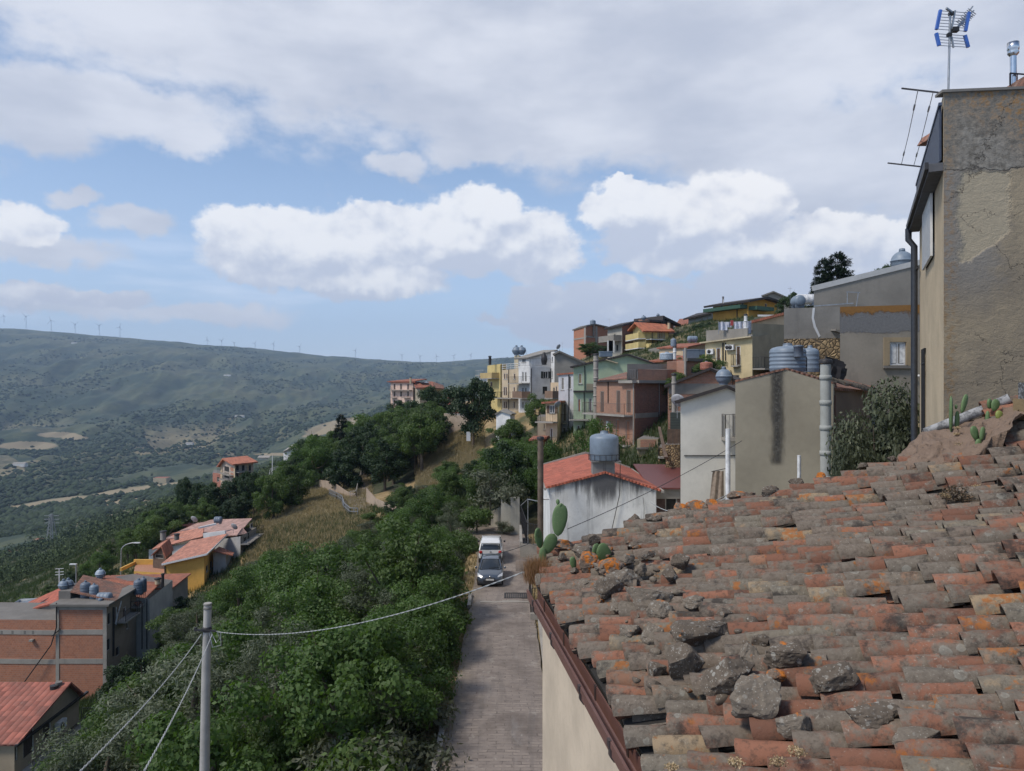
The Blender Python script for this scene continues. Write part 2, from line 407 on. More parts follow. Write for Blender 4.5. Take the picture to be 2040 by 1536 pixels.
_K=_U(((_C[:,None,:]-_C[None,:,:])**2).sum(-1))+np.eye(_n)*0.35
_Pm=np.hstack([np.ones((_n,1)),_C]); _A=np.zeros((_n+3,_n+3)); _A[:_n,:_n]=_K; _A[:_n,_n:]=_Pm; _A[_n:,:_n]=_Pm.T
_W=np.linalg.solve(_A,np.concatenate([_Vv,np.zeros(3)]))
def tps(x,Y):
    x=np.asarray(x,float); Y=np.maximum(np.asarray(Y,float),3.5)
    u=(x/Y*F)/300.0; v=np.log(Y)*2.0
    q=np.stack([u.ravel(),v.ravel()],1)
    out=np.empty(len(q))
    for i in range(0,len(q),20000):
        qq=q[i:i+20000]; k=_U(((qq[:,None,:]-_C[None])**2).sum(-1))
        out[i:i+20000]=k@_W[:_n]+_W[_n]+qq@_W[_n+1:]
    return out.reshape(x.shape)*(Y+60)+CZ
def sstep(v,a,b):
    t=np.clip((v-a)/(b-a),0,1); return t*t*(3-2*t)
def ground(x,Y):
    x=np.asarray(x,float); Y=np.asarray(Y,float)
    z=tps(x,Y)
    # the level bench cut for the street
    k=sstep(x,-4.6,-2.9)*(1-sstep(x,3.2,6.0))*(1-sstep(Y,66,74))
    return z*(1-k)+(-0.12)*k
def gz(x,Y): return float(ground(np.array([x]),np.array([Y]))[0])
pxs=np.concatenate([np.linspace(-2400,-300,50)[:-1],np.linspace(-300,1120,420)[:-1],np.linspace(1120,2400,150)[:-1],np.linspace(2400,4200,30)])
Ys=np.concatenate([np.exp(np.linspace(math.log(2.0),math.log(1500),210))[:-1],np.exp(np.linspace(math.log(1500),math.log(7400),240))[:-1],np.exp(np.linspace(math.log(7400),math.log(9500),10))])
GX,GY=np.meshgrid((pxs-CXp)/F,Ys); WX=GX*GY
GZ=ground(WX,GY)
def mnz(x,y):
    f=mnoise.fractal
    a=f((x/900,y/1300,3.1),.9,2.1,5); b=1-abs(f((x/420+y/2500,y/1500,9.7),.8,2.2,4))*2
    c=1-abs(f((x/230+y/1500,y/1400,4.2),.8,2.2,3))*2
    return a*60+b*36+c*15
def bigdisp(x,y,px=0):
    k=min(1,max(0,(y-900)/1700))*min(1,max(0,(8500-y)/2500))
    if y>4800: k*=1-.72*min(1,(y-4800)/1500)
    return k*mnz(x,y) if k>0 else 0
dz=np.zeros(GZ.shape)
for i in range(GZ.shape[0]):
    if Ys[i]<60: continue
    for j in range(GZ.shape[1]):
        x=WX[i,j]; y=GY[i,j]
        t=bigdisp(x,y) if y>900 else 0
        if y<1500:
            t+=mnoise.fractal((x/26,y/26,0),.8,2,3)*min(1.6,(y-60)/80)
        dz[i,j]=t
GZ=GZ+dz
nr,nc=GZ.shape
vv=np.stack([WX.ravel(),GY.ravel(),GZ.ravel()],1)
ii,jj=np.meshgrid(np.arange(nr-1),np.arange(nc-1),indexing='ij')
a=(ii*nc+jj).ravel(); fcs=np.stack([a,a+1,a+nc+1,a+nc],1)
me=bpy.data.meshes.new('ground'); me.from_pydata(vv.tolist(),[],fcs.tolist()); me.polygons.foreach_set('use_smooth',[True]*len(fcs))
def groundmat(g,p):
    o=g.tc(); x,y,z=g.sep(o)
    n1=g.noise(o,.0016,7,.62); n2=g.noise(g.mapv(o,(1,.45,2.2)),.006,7,.66); n3=g.noise(o,.03,6,.65); n4=g.noise(o,.5,5,.65)
    scrub=(.020,.038,.016); green=(.070,.082,.034); tan=(.23,.185,.10); bare=(.20,.165,.12)
    c=g.mix(g.ss(n2,.44,.57),scrub,green)
    c=g.mix(g.m('MULTIPLY',g.ss(n1,.50,.66),.50),c,(.13,.12,.055))
    # tilled straw fields on the valley floor
    vc=g.vor(g.mapv(o,(.0042,.0022,.003)),1.0,'Color'); r=g.sep(vc)[0]
    flo=g.m('MULTIPLY',g.ss(z,-120,-190),g.ss(y,350,600))
    c=g.mix(g.m('MULTIPLY',g.m('MULTIPLY',g.ss(r,.70,.74),flo),.8),c,tan)
    c=g.mix(g.m('MULTIPLY',g.ss(g.vor(o,.055),.42,.22),.38),c,(.022,.034,.016))
    c=g.mix(g.m('MULTIPLY',g.ss(n3,.52,.66),.5),c,scrub)
    gr=g.ss(g.noise(g.mapv(o,(1,.35,1)),.011,5,.7),.66,.72); c=g.mix(g.m('MULTIPLY',gr,.35),c,(.24,.21,.17))
    # dry straw hillside near the town
    nr_=g.m('MULTIPLY',g.ss(y,620,420),1.0)
    at=g.n('ShaderNodeAttribute',attribute_name='zone'); zr,zg,zb=g.sep(at.outputs['Color'])
    c=g.mix(g.m('MULTIPLY',g.ss(g.m('ADD',zr,g.m('MULTIPLY',g.m('SUBTRACT',n3,.5),.8)),.35,.6),.85),c,g.mix(n4,(.22,.17,.095),(.34,.27,.165)))
    dry=g.mix(g.ss(n4,.35,.7),(.22,.155,.07),(.33,.245,.125))
    dry=g.mix(g.ss(g.noise(o,.09,5,.6),.55,.66),dry,(.07,.075,.03))
    dry=g.mix(g.m('MULTIPLY',g.ss(g.noise(o,3.0,4,.7),.5,.72),.5),dry,(.13,.09,.05))
    und=g.mix(g.ss(n4,.4,.7),(.030,.040,.016),(.085,.075,.04))
    dry=g.mix(g.ss(g.m('ADD',zg,g.m('MULTIPLY',g.m('SUBTRACT',g.noise(o,.12,5,.65),.5),.9)),.35,.65),dry,und)
    c=g.mix(nr_,c,dry)
    return {'Base Color':c,'Roughness':.95,'Normal':g.bump(g.m('ADD',n3,n4),.5,.5)}
pxg=CXp+WX/GY*F; pyg=CYp-(GZ-CZ)/GY*F
zn=np.zeros((nr,nc,4)); zn[...,3]=1
def ell(cx,cy,rx,ry,sl=0):
    d=((pxg-cx)/rx)**2+((pyg-cy-sl*(pxg-cx))/ry)**2; return np.clip(1.4-d,0,1)
T_=np.zeros((nr,nc))
for e in((55,888,62,9),(115,866,42,6),(150,872,30,5),(265,893,26,4),(260,978,110,7,-.15),(90,1002,90,6,-.16),(255,1012,75,20),(165,1042,40,9),(668,848,62,11,-.22),(640,862,40,5,-.2),(560,905,60,3),(462,832,12,3),(450,905,20,4),(300,1000,60,12),(20,1050,60,9)): T_=np.maximum(T_,ell(*e)*(GY>330))
zn[...,0]=T_
U=np.zeros((nr,nc))
U=np.maximum(U,(sstep(-WX,3.2,4.5)*(1-sstep(GY,94,100))*(pxg<1000)))
U=np.maximum(U,((pxg>540)&(pxg<842)&(GY>128)).astype(float))
U=np.maximum(U,((pxg>862)&(pxg<1100)&(GY>70)&(GY<120)).astype(float))
U=np.maximum(U,((pxg<520)&(GY>120)).astype(float)*.62)
U=np.maximum(U,(pxg>1080).astype(float)*.55)
U*=1-((pxg>120)&(pxg<185)&(GY<62)&(GY>38))
zn[...,1]=U
at=me.attributes.new('zone','FLOAT_COLOR','POINT'); at.data.foreach_set('color',zn.ravel().astype(np.float32))
me.materials.append(mk('hillside',groundmat))
gob=bpy.data.objects.new('ground',me); COL.objects.link(gob); gob['kind']='structure'

# ---- numpy scatters: each a single uncountable mass
def npmesh(name,V,Fc,mt,label,cat=None,per=None):
    me=bpy.data.meshes.new(name); me.vertices.add(len(V)); me.vertices.foreach_set('co',V.astype(np.float32).ravel())
    k=Fc.shape[1]; me.loops.add(Fc.size); me.loops.foreach_set('vertex_index',Fc.astype(np.int32).ravel()); me.polygons.add(len(Fc)); me.polygons.foreach_set('loop_start',np.arange(0,Fc.size,k,dtype=np.int32)); me.polygons.foreach_set('loop_total',np.full(len(Fc),k,dtype=np.int32))
    me.update(calc_edges=True); me.materials.append(mt); ob=bpy.data.objects.new(name,me); COL.objects.link(ob); ob['kind']='stuff'; ob['label']=label; ob['category']=cat; return ob
rg=np.random.default_rng(4)
def interpz(x,Y):   # height of the sheet itself
    pxv=CXp+x/Y*F; i=np.clip(np.searchsorted(Ys,Y)-1,0,nr-2); j=np.clip(np.searchsorted(pxs,pxv)-1,0,nc-2)
    fy=(Y-Ys[i])/(Ys[i+1]-Ys[i]); fx=(pxv-pxs[j])/(pxs[j+1]-pxs[j])
    return (GZ[i,j]*(1-fx)+GZ[i,j+1]*fx)*(1-fy)+(GZ[i+1,j]*(1-fx)+GZ[i+1,j+1]*fx)*fy
def tz(x,Y): return float(interpz(np.array([float(x)]),np.array([float(Y)]))[0])
def hitg(px,py,y0=60,y1=900):
    Yv=np.exp(np.linspace(math.log(y0),math.log(y1),900)); xv=(px-CXp)/F*Yv; zv=CZ+(CYp-py)/F*Yv; d=zv-interpz(xv,Yv)
    k=np.where(d<0)[0]; k=k[0] if len(k) else 899
    return Vector((xv[k],Yv[k],interpz(xv[k:k+1],Yv[k:k+1])[0]))
def blobs3(n,pxr,Yr,size,thr,sc,seed,dens=None):
    r=np.random.default_rng(seed); px=r.uniform(*pxr,n*3); Y=Yr[0]*(Yr[1]/Yr[0])**r.random(n*3); x=(px-CXp)/F*Y
    keep=np.array([mnoise.fractal((a/sc,b/sc*.6,seed),.9,2,4)+r.random()*.35 for a,b in zip(x,Y)])>thr
    px,Y,x=px[keep][:n],Y[keep][:n],x[keep][:n]; z=interpz(x,Y)
    if dens is not None: k=dens(px,CYp-(z-CZ)/Y*F,Y)>r.random(len(px)); px,Y,x,z=px[k],Y[k],x[k],z[k]
    s=r.uniform(.6,1.35,len(x))*size*(r.random(len(x))**2*.9+.6)
    a=r.uniform(0,6.28,len(x)); V=[];base=[(1,0,.3),(.3,.95,.35),(-.85,.55,.28),(-.8,-.6,.33),(.35,-.95,.3),(.1,.1,1.0),(.45,.3,.85),(-.4,.1,.8),(0,0,-.3)]
    fc=np.array([(0,1,6),(1,7,6),(1,2,7),(2,3,7),(3,4,5),(4,0,6),(4,6,5),(3,5,7),(5,6,7),(1,0,8),(2,1,8),(3,2,8),(4,3,8),(0,4,8)])
    for b in base:
        j=r.uniform(.75,1.25,(3,len(x))); bx,by,bz=b[0]*j[0],b[1]*j[1],b[2]*j[2]
        V.append(np.stack([x+(bx*np.cos(a)-by*np.sin(a))*s,Y+(bx*np.sin(a)+by*np.cos(a))*s,z+bz*s*.95],1))
    V=np.stack(V,1).reshape(-1,3); Fc=(fc[None]+np.arange(len(x))[:,None,None]*9).reshape(-1,3); return V,Fc
def fieldfree(px,py,Y):
    d=np.ones(len(px))
    for e in((55,888,62,9,0),(115,866,42,6,0),(260,978,110,7,-.15),(90,1002,90,6,-.16),(668,848,62,11,-.22)): d=np.where(((px-e[0])/e[2])**2+((py-e[1]-e[4]*(px-e[0]))/e[3])**2<1.1,.02,d)
    d=np.where(((px-255)/75)**2+((py-1012)/22)**2<1,.25,d); return d
SCRM=mk('far_scrub',lambda g,p:{'Base Color':g.mix(g.n('ShaderNodeNewGeometry').outputs['Random Per Island'],(.012,.024,.010),(.035,.055,.020)),'Roughness':.95})
V,Fc=blobs3(9000,(-40,1040),(2300,6200),6.0,.26,520,3,fieldfree); npmesh('mountain_scrub',V,Fc,SCRM,'scattered dark scrub on the far mountain side','scrub')
V,Fc=blobs3(15000,(-40,900),(900,2500),5.5,.06,420,5,fieldfree); npmesh('valley_wood',V,Fc,SCRM,'dark woodland covering the valley floor','woodland')
def clumps(n,pxr,Yr,size,thr,sc,seed,tris=46,ts=.16):
    r=np.random.default_rng(seed); px=r.uniform(*pxr,n*3); Y=Yr[0]*(Yr[1]/Yr[0])**r.random(n*3); x=(px-CXp)/F*Y
    k=np.array([mnoise.fractal((a/sc,b/sc*.6,seed),.9,2,4)+r.random()*.35 for a,b in zip(x,Y)])>thr
    px,Y,x=px[k][:n],Y[k][:n],x[k][:n]; z=interpz(x,Y); k=fieldfree(px,CYp-(z-CZ)/Y*F,Y)>r.random(len(px)); Y,x,z=Y[k],x[k],z[k]; n=len(x)
    s=size*(.45+r.random(n)**2*1.1); O=np.stack([x,Y,z],1)[:,None,:]; d=r.normal(size=(n,tris,3)); d/=np.linalg.norm(d,axis=2,keepdims=True); d[...,2]=np.abs(d[...,2])*1.05
    lob=1+.25*np.sin(d[...,0:1]*5+r.random((n,1,1))*6)*np.cos(d[...,1:2]*4); c=O+d*s[:,None,None]*lob*r.uniform(.75,1.05,(n,tris,1))
    e=r.normal(size=(n,tris,3,3))*s[:,None,None,None]*ts; V=(c[:,:,None,:]+e).reshape(-1,3); return V,np.arange(len(V)).reshape(-1,3)
NSM=mk('near_scrub',lambda g,p:{'Base Color':g.mix(g.n('ShaderNodeNewGeometry').outputs['Random Per Island'],(.022,.045,.014),(.085,.115,.042)),'Roughness':.9})
V,Fc=clumps(3200,(-60,640),(380,1000),4.2,.02,160,6,60,.13); V2,F2=clumps(900,(-60,640),(205,380),3.2,.02,120,8,340,.055); Fc=np.concatenate([Fc,F2+len(V)]); V=np.concatenate([V,V2]); npmesh('valley_trees',V,Fc,NSM,'bushes and small trees mottling the lower fields','woodland')
# ---- haze
hb=MB(); hb.box(-19000,-120,-420,28000,9800,800)
def hazem():
    m=bpy.data.materials.new('haze'); m.use_nodes=True; g=G(m.node_tree); v=g.n('ShaderNodeVolumePrincipled'); o=g.n('ShaderNodeOutputMaterial')
    v.inputs['Color'].default_value=(.52,.70,.95,1); v.inputs['Density'].default_value=HAZE; v.inputs['Anisotropy'].default_value=0.1
    g.nt.links.new(v.outputs[0],o.inputs['Volume']); return m
HAZE=7.6e-5
ho=hb.build('haze',hazem(),(0,4000,0)); ho['kind']='stuff'; ho['label']='thin blue haze of the open air'; ho['category']='haze'
# ================= building kit
class Fac:
    def __init__(s,A,B):
        s.A=Vector((A[0],A[1],0)); s.B=Vector((B[0],B[1],0)); s.L=(s.B-s.A).length; s.d=(s.B-s.A).normalized(); s.n=Vector((s.d.y,-s.d.x,0)); s.holes=[]
    def hit(s,px,py):
        k=(FRM[0]+px/FRM[2]-CXp)/F
        # A + t d : x = k*y
        t=(k*s.A.y-s.A.x)/(s.d.x-k*s.d.y); y=s.A.y+t*s.d.y
        return t,Z(py,y)
    def pt(s,t,z,out=0.0):
        q=s.A+s.d*t+s.n*out; return Vector((q.x,q.y,z))
    def rect(s,x0,y0,x1,y1):
        t0,z1=s.hit(x0,y0); t1,z0=s.hit(x1,y1); xm=(x0+x1)/2
        _,za=s.hit(xm,y0); _,zb=s.hit(xm,y1)
        return t0,t1,zb,za
    def box(s,mb,t0,t1,z0,z1,o0,o1):
        b=[s.pt(t0,z0,o1),s.pt(t1,z0,o1),s.pt(t1,z0,o0),s.pt(t0,z0,o0)]
        mb.hexa(b,[p+Vector((0,0,z1-z0)) for p in b])
def wallface(mb,f,z0,top,depth=.16):
    # top: list of (t,z) profile from t=0 to t=L
    hs=[h for h in f.holes]; zr=min(z for t,z in top)
    us=sorted(set([0.0,f.L]+[max(0,min(f.L,h[i])) for h in hs for i in(0,1)])); zs=sorted(set([z0,zr]+[max(z0,min(zr,h[i])) for h in hs for i in(2,3)]))
    for i in range(len(us)-1):
        for j in range(len(zs)-1):
            a,b,c,d=us[i],us[i+1],zs[j],zs[j+1]
            if b-a<1e-4 or d-c<1e-4: continue
            m,n=(a+b)/2,(c+d)/2
            if any(h[0]<m<h[1] and h[2]<n<h[3] for h in hs): continue
            mb.face([f.pt(a,c),f.pt(b,c),f.pt(b,d),f.pt(a,d)],[(a,c),(b,c),(b,d),(a,d)])
    for (a,b,c,d) in hs:
        A,B,C,D=f.pt(a,c),f.pt(b,c),f.pt(b,d),f.pt(a,d); off=-f.n*depth
        for p,q in((A,B),(B,C),(C,D),(D,A)):
            L=(q-p).length; mb.face([q,p,p+off,q+off],[(0,0),(L,0),(L,depth),(0,depth)])
    prof=[(t,z) for t,z in top]
    pts=[(0.0,zr),(f.L,zr)]+[(t,z) for t,z in prof[::-1]]
    out=[]
    for q in pts:
        if not out or abs(out[-1][0]-q[0])+abs(out[-1][1]-q[1])>1e-3: out.append(q)
    if abs(out[0][0]-out[-1][0])+abs(out[0][1]-out[-1][1])<1e-3: out.pop()
    if len(out)>=3: mb.face([f.pt(t,z) for t,z in out],out)
class Bld(Thing):
    """corners P0,P1,P2 (left facade P0-P1, right facade P1-P2); P3 closes the box; h = top heights of the four corners"""
    def __init__(s,name,label,P0,P1,P2,z0,h,wm,depth=None,apex=None,cat='building',group=None,wm2=None):
        P0=Vector((*P0,0)); P1=Vector((*P1,0))
        if P2 is None:
            d=(P1-P0).normalized(); n=Vector((-d.y,d.x,0)); P2=P1+n*depth
        else: P2=Vector((*P2,0))
        P3=P0+P2-P1
        s.C=[P0,P1,P2,P3]; s.z0=z0; s.h=h if isinstance(h,(list,tuple)) else [h]*4
        c=(P0+P1+P2+P3)/4
        Thing.__init__(s,name,label,cat,(c.x,c.y,z0),group)
        s.f=[Fac(s.C[i].xy,s.C[(i+1)%4].xy) for i in range(4)]
        s.wm=wm; s.wm2=wm2 or wm; s.apex=apex  # apex=(side, frac, z)
    def tops(s,i):
        f=s.f[i]; a=[(0.0,s.h[i])]; 
        if s.apex:
            sd,fr_,za=s.apex
            if i==sd: a.append((f.L*fr_,za))
            elif i==(sd+2)%4: a.append((f.L*(1-fr_),za))
        a.append((f.L,s.h[(i+1)%4])); return a
    def finish(s,cap=True,capm=None):
        mb=MB(); wallface(mb,s.f[0],s.z0,s.tops(0))
        if s.wm2 is s.wm:
            for i in(1,2,3): wallface(mb,s.f[i],s.z0,s.tops(i))
            s.wall=s.part('wall',mb,s.wm)
        else:
            s.wall=s.part('wall',mb,s.wm); m2=MB()
            for i in(1,2,3): wallface(m2,s.f[i],s.z0,s.tops(i))
            s.part('wall',m2,s.wm2)
        if cap:
            m=MB(); q=[s.f[i].pt(0,s.h[i]-.004 if s.h[i]==max(s.h) else s.h[i]-.004) for i in range(4)]; m.face(q,[(v.x,v.y) for v in q]); s.part('flat_roof',m,capm or M_DCONC)
    def roof(s,m,th=.14,o=.35,oe=.35,name='roof'):
        mb=MB(); q=[s.f[i].pt(0,s.h[i]) for i in range(4)]
        up=Vector((0,0,.03))
        if s.apex:
            sd,fr_,za=s.apex; f=s.f[sd]; g_=s.f[(sd+2)%4]
            A=f.pt(f.L*fr_,za); B=g_.pt(g_.L*(1-fr_),za)
            a,b,c,d=q[sd],q[(sd+1)%4],q[(sd+2)%4],q[(sd+3)%4]
            rd=(B-A).normalized()
            for (e0,e1) in((a,d),(b,c)):
                sl=(e0-A).normalized()
                w=[e0+sl*oe-rd*o,e1+sl*oe+rd*o,B+rd*o,A-rd*o]
                mb.slab([x+up for x in w],th)
        else:
            c=sum(q,Vector())/4
            w=[]
            for i in range(4):
                e1=(q[i]-q[(i+1)%4]).normalized(); e2=(q[i]-q[(i+3)%4]).normalized(); w.append(q[i]+e1*o+e2*o+up)
            mb.slab(w,th)
        return s.part(name,mb,m)
    def parapet(s,hh,m=None,th=.2,sides=(0,1,2,3)):
        mb=MB()
        for i in sides:
            f=s.f[i]; z=s.h[i]
            s_=f.box(mb,0.002,f.L-.002,z-.01,z+hh,-th,.012)
        s.part('parapet',mb,m or s.wm)
    def win(s,i,x0,y0,x1,y1,kind='sh',m=None,frame=None,sill=True):
        f=s.f[i]; t0,t1,z0,z1=f.rect(x0,y0,x1,y1)
        t0=max(.05,t0); t1=min(f.L-.05,t1)
        if t1-t0<.15 or z1-z0<.2: return None
        f.holes.append((t0,t1,z0,z1)); door=kind in('dr','dsh')
        fm=MB(); w=.07; fw=frame or M_WHM
        f.box(fm,t0,t0+w,z0,z1,-.14,-.03); f.box(fm,t1-w,t1,z0,z1,-.14,-.03); f.box(fm,t0+w,t1-w,z1-w,z1,-.14,-.03)
        if not door: f.box(fm,t0+w,t1-w,z0,z0+w,-.14,-.03)
        if kind in('gl','os') and t1-t0>.7: f.box(fm,(t0+t1)/2-.03,(t0+t1)/2+.03,z0+w,z1-w,-.13,-.04)
        if kind=='ho': 
            o=s.part('window',fm,M_CONC)
        else: o=s.part('door' if door else 'window',fm,fw)
        if sill and not door:
            sm=MB(); f.box(sm,t0-.1,t1+.1,z0-.09,z0-.003,-.02,.07); s.part('sill',sm,M_CONC,o)
        pm=MB()
        if kind in('sh','dsh'):
            mid=(t0+t1)/2
            for a,b in((t0+w,mid-.01),(mid+.01,t1-w)):
                A,B,C,D=f.pt(a,z0+.03,-.06),f.pt(b,z0+.03,-.06),f.pt(b,z1-w,-.06),f.pt(a,z1-w,-.06)
                pm.face([A,B,C,D],[(0,0),(b-a,0),(b-a,z1-z0),(0,z1-z0)])
                off=-f.n*.04; pm.face([D+off,C+off,B+off,A+off],[(0,0)]*4); 
                for p,q in((A,D),(D,C),(C,B),(B,A)): pm.face([p,q,q+off,p+off],[(0,0)]*4)
            s.part('shutter',pm,m or M_BROWN,o)
        elif kind=='ho':
            f.box(pm,t0+w,t1-w,z0+w,z1-w,-.12,-.09); s.part('pane_or_dark_sheet',pm,M_DARK,o)  # near-black sheet painted in for the unlit inside of an unglazed opening
        else:
            f.box(pm,t0+w,t1-w,z0+(.02 if door else w),z1-w,-.10,-.07); s.part('pane_or_dark_sheet',pm,M_GLASS,o)
            if kind=='os':
                hw=(t1-t0)/2
                for a,b in((t0-hw,t0-.02),(t1+.02,t1+hw)):
                    sm=MB(); A,B,C,D=f.pt(a,z0,.05),f.pt(b,z0,.05),f.pt(b,z1,.05),f.pt(a,z1,.05); off=-f.n*.04
                    sm.face([A,B,C,D],[(0,0),(b-a,0),(b-a,z1-z0),(0,z1-z0)]); sm.face([D+off,C+off,B+off,A+off],[(0,0)]*4)
                    for p,q in((A,D),(D,C),(C,B),(B,A)): sm.face([p,q,q+off,p+off],[(0,0)]*4)
                    s.part('shutter',sm,m or M_BROWN,o)
        return o
    def balc(s,i,x0,x1,y,depth=1.0,rh=1.0,solid=None,slab=None,railm=None,gap=.14,ext=0):
        rh=min(rh,1.15); f=s.f[i]; t0,z=f.hit(x0,y); t1,_=f.hit(x1,y)
        mb=MB(); f.box(mb,t0,t1,z-.16,z,.003,depth); o=s.part('balcony',mb,slab or M_CONC)
        rm=MB()
        if solid is not None:
            f.box(rm,t0+.01,t1-.01,z+.002,z+rh,depth-.12,depth-.01); f.box(rm,t0+.01,t0+.12,z+.002,z+rh,.01,depth-.122); f.box(rm,t1-.12,t1-.01,z+.002,z+rh,.01,depth-.122)
            s.part('parapet',rm,solid,o)
        else:
            rail(rm,[f.pt(t0+.03,z,.04),f.pt(t0+.03,z,depth-.04),f.pt(t1-.03,z,depth-.04),f.pt(t1-.03,z,.04)],rh,gap)
            s.part('railing',rm,railm or M_IRON,o)
        return o
    def pipe(s,i,x,y0,y1,r=.05,m=None,name='drainpipe',out=.07):
        f=s.f[i]; t,z1=f.hit(x,y0); _,z0=f.hit(x,y1); mb=MB(); mb.tube([f.pt(t,z0,out),f.pt(t,z1,out)],r,6); return s.part(name,mb,m or M_IRON)
    def band(s,i,x0,y0,x1,y1,m=None,out=.03,name='concrete_band'):
        f=s.f[i]; t0,t1,z0,z1=f.rect(x0,y0,x1,y1); mb=MB(); f.box(mb,t0,t1,z0,z1,-.02,out); return s.part(name,mb,m or M_CONC)
    def ac(s,i,x,y,wd=.8):
        f=s.f[i]; t,z=f.hit(x,y); mb=MB(); f.box(mb,t-wd/2,t+wd/2,z-.28,z+.28,.05,.36)
        o=s.part('air_conditioner',mb,M_WHM); m2=MB(); c=f.pt(t-wd*.1,z,.365)
        fm=Matrix((f.d,Vector((0,0,1)),f.n)).transposed()
        m2.lathe(c,[(.21,0),(.21,.012),(.05,.02),(0,.02)],14,axis=fm); s.part('fan_grille',m2,M_IRON,o)
def rail(mb,pts,h,gap=.14,r=.03,bar=.018,bot=.08,top=True):
    for a,b in zip(pts[:-1],pts[1:]):
        a=Vector(a); b=Vector(b); L=(b-a).length; n=max(1,int(L/gap))
        up=Vector((0,0,1))
        mb.bar(a+up*h,b+up*h,.045,.03); mb.bar(a+up*bot,b+up*bot,.03,.02)
        for k in range(n+1):
            p=a.lerp(b,k/n); w=.035 if k in(0,n) else bar
            mb.bar(p+up*(0 if k in(0,n) else bot),p+up*(h-.02),w,w)
# ---- repeated rooftop kit
def tank_v(mb,c,r,h,ribs=4):     # vertical water tank with domed lid
    pr=[(r*.97,0),(r,.04)]
    for k in range(ribs):
        a=.08+h*.75*(k+.5)/ribs; pr+=[(r,a-.05),(r*1.02,a-.03),(r*1.02,a+.03),(r,a+.05)]
    pr+=[(r,h*.8),(r*.97,h*.86),(r*.85,h*.92),(r*.6,h*.965),(r*.3,h*.985),(r*.27,h*.99),(r*.27,h*1.03),(r*.24,h*1.05),(0,h*1.055)]
    mb.lathe(c,pr,28)
def tank_s(mb,c,r):   # spherical tank, seam ring, foot and neck
    pr=[(r*.55,0),(r*.55,.1)]
    for k in range(1,12):
        a=-PI/2+PI*k/12
        if a<-.95: continue
        pr.append((r*math.cos(a),r*1.0+r*math.sin(a)))
        if k==6: pr+=[(r*1.06,r*1.02),(r*1.06,r*1.06),(r*1.0,r*1.08)]
    pr+=[(r*.28,2*r*.985),(r*.28,2*r*1.06),(r*.22,2*r*1.09),(0,2*r*1.09)]
    mb.lathe(c,pr,26)
def tank_h(mb,c,r,L,ax='X'):
    pr=[(0,-L/2),(r*.6,-L/2+.02),(r*.92,-L/2+.1),(r,-L/2+.2)]
    for k in(-.25,0,.25): pr+=[(r,k*L-.05),(r*1.03,k*L-.02),(r*1.03,k*L+.02),(r,k*L+.05)]
    pr+=[(r,L/2-.2),(r*.92,L/2-.1),(r*.6,L/2-.02),(0,L/2)]
    mb.lathe(Vector(c)+Vector((0,0,r+.1)),pr,22,axis=ax,cap=False)
def tank(kind,x,Y,z,label,r=.55,h=1.3,mt=None,cat='water tank',L=1.6,group=None,ax='X',ribs=4):
    t=Thing('water_tank',label,cat,(x,Y,z),group); b=MB(); c=Vector((x,Y,z))
    if kind=='v': tank_v(b,c,r,h,ribs)
    elif kind=='s': tank_s(b,c,r)
    else: tank_h(b,c,r,L,ax)
    t.part('body',b,mt or M_TANK)
    p=MB()
    if kind=='h':
        for k in(-.3,.3):
            if ax=='X': p.cbox(c+Vector((k*L,0,.12)),.12,r*1.5,.24)
            else: p.cbox(c+Vector((0,k*L,.12)),r*1.5,.12,.24)
        t.part('cradle',p,M_TANKD)
    else:
        hh=h if kind=='v' else 2*r
        p.tube([c+Vector((r*1.05,-.1,.0)),c+Vector((r*1.06,-.1,hh*.5)),c+Vector((r*.8,-.1,hh*.9))],.025,6); t.part('pipe',p,M_IRON)
        l=MB(); l.lathe(c+Vector((0,0,hh*(1.055 if kind=='v' else 1.09)-.01)),[(r*.26,0),(r*.26,.04),(r*.1,.07),(0,.07)],14); t.part('lid',l,M_TANKD)
    return t
def chimney_pipe(x,Y,z0,z1,r,label,m,cat='chimney pipe',collars=True,cap=True,name='chimney_pipe'):
    t=Thing(name,label,cat,(x,Y,z0)); b=MB(); b.tube([(x,Y,z0),(x,Y,z1)],r,16); t.part('pipe',b,m)
    if collars:
        n=max(1,int((z1-z0)/1.0))
        for k in range(n):
            zc=z1-.55-(z1-z0-.5)*k/n; c=MB(); c.lathe((x,Y,zc),[(r*1.0,-.10),(r*1.14,-.09),(r*1.14,.09),(r*1.0,.10)],16,cap=False); t.part('collar',c,m)
    if cap:
        c=MB(); c.lathe((x,Y,z1+.04),[(r*1.25,0),(r*1.25,.12),(r*1.1,.16),(0,.2)],14)
        for k in range(4): a=PI/4+k*PI/2; c.bar((x+r*.9*math.cos(a),Y+r*.9*math.sin(a),z1-.02),(x+r*.9*math.cos(a),Y+r*.9*math.sin(a),z1+.06),.02)
        t.part('cap',c,M_IRON)
    return t
def antenna(x,Y,z,h,label,scale=1,yaw=0.3):
    t=Thing('tv_antenna',label,'antenna',(x,Y,z)); b=MB(); b.tube([(x,Y,z),(x,Y,z+h)],.022*scale,6); t.part('mast',b,M_GALV)
    b=MB(); c=Vector((x,Y,z+h*.9)); d=Vector((math.cos(yaw),math.sin(yaw),0)); u=Vector((-d.y,d.x,0))
    b.bar(c-d*.5*scale,c+d*.5*scale,.025*scale)
    for k in range(8):
        q=c+d*scale*(-.48+k*.137); l=scale*(.28-.015*k); b.bar(q-u*l,q+u*l,.012*scale)
    t.part('elements',b,M_GALV); return t
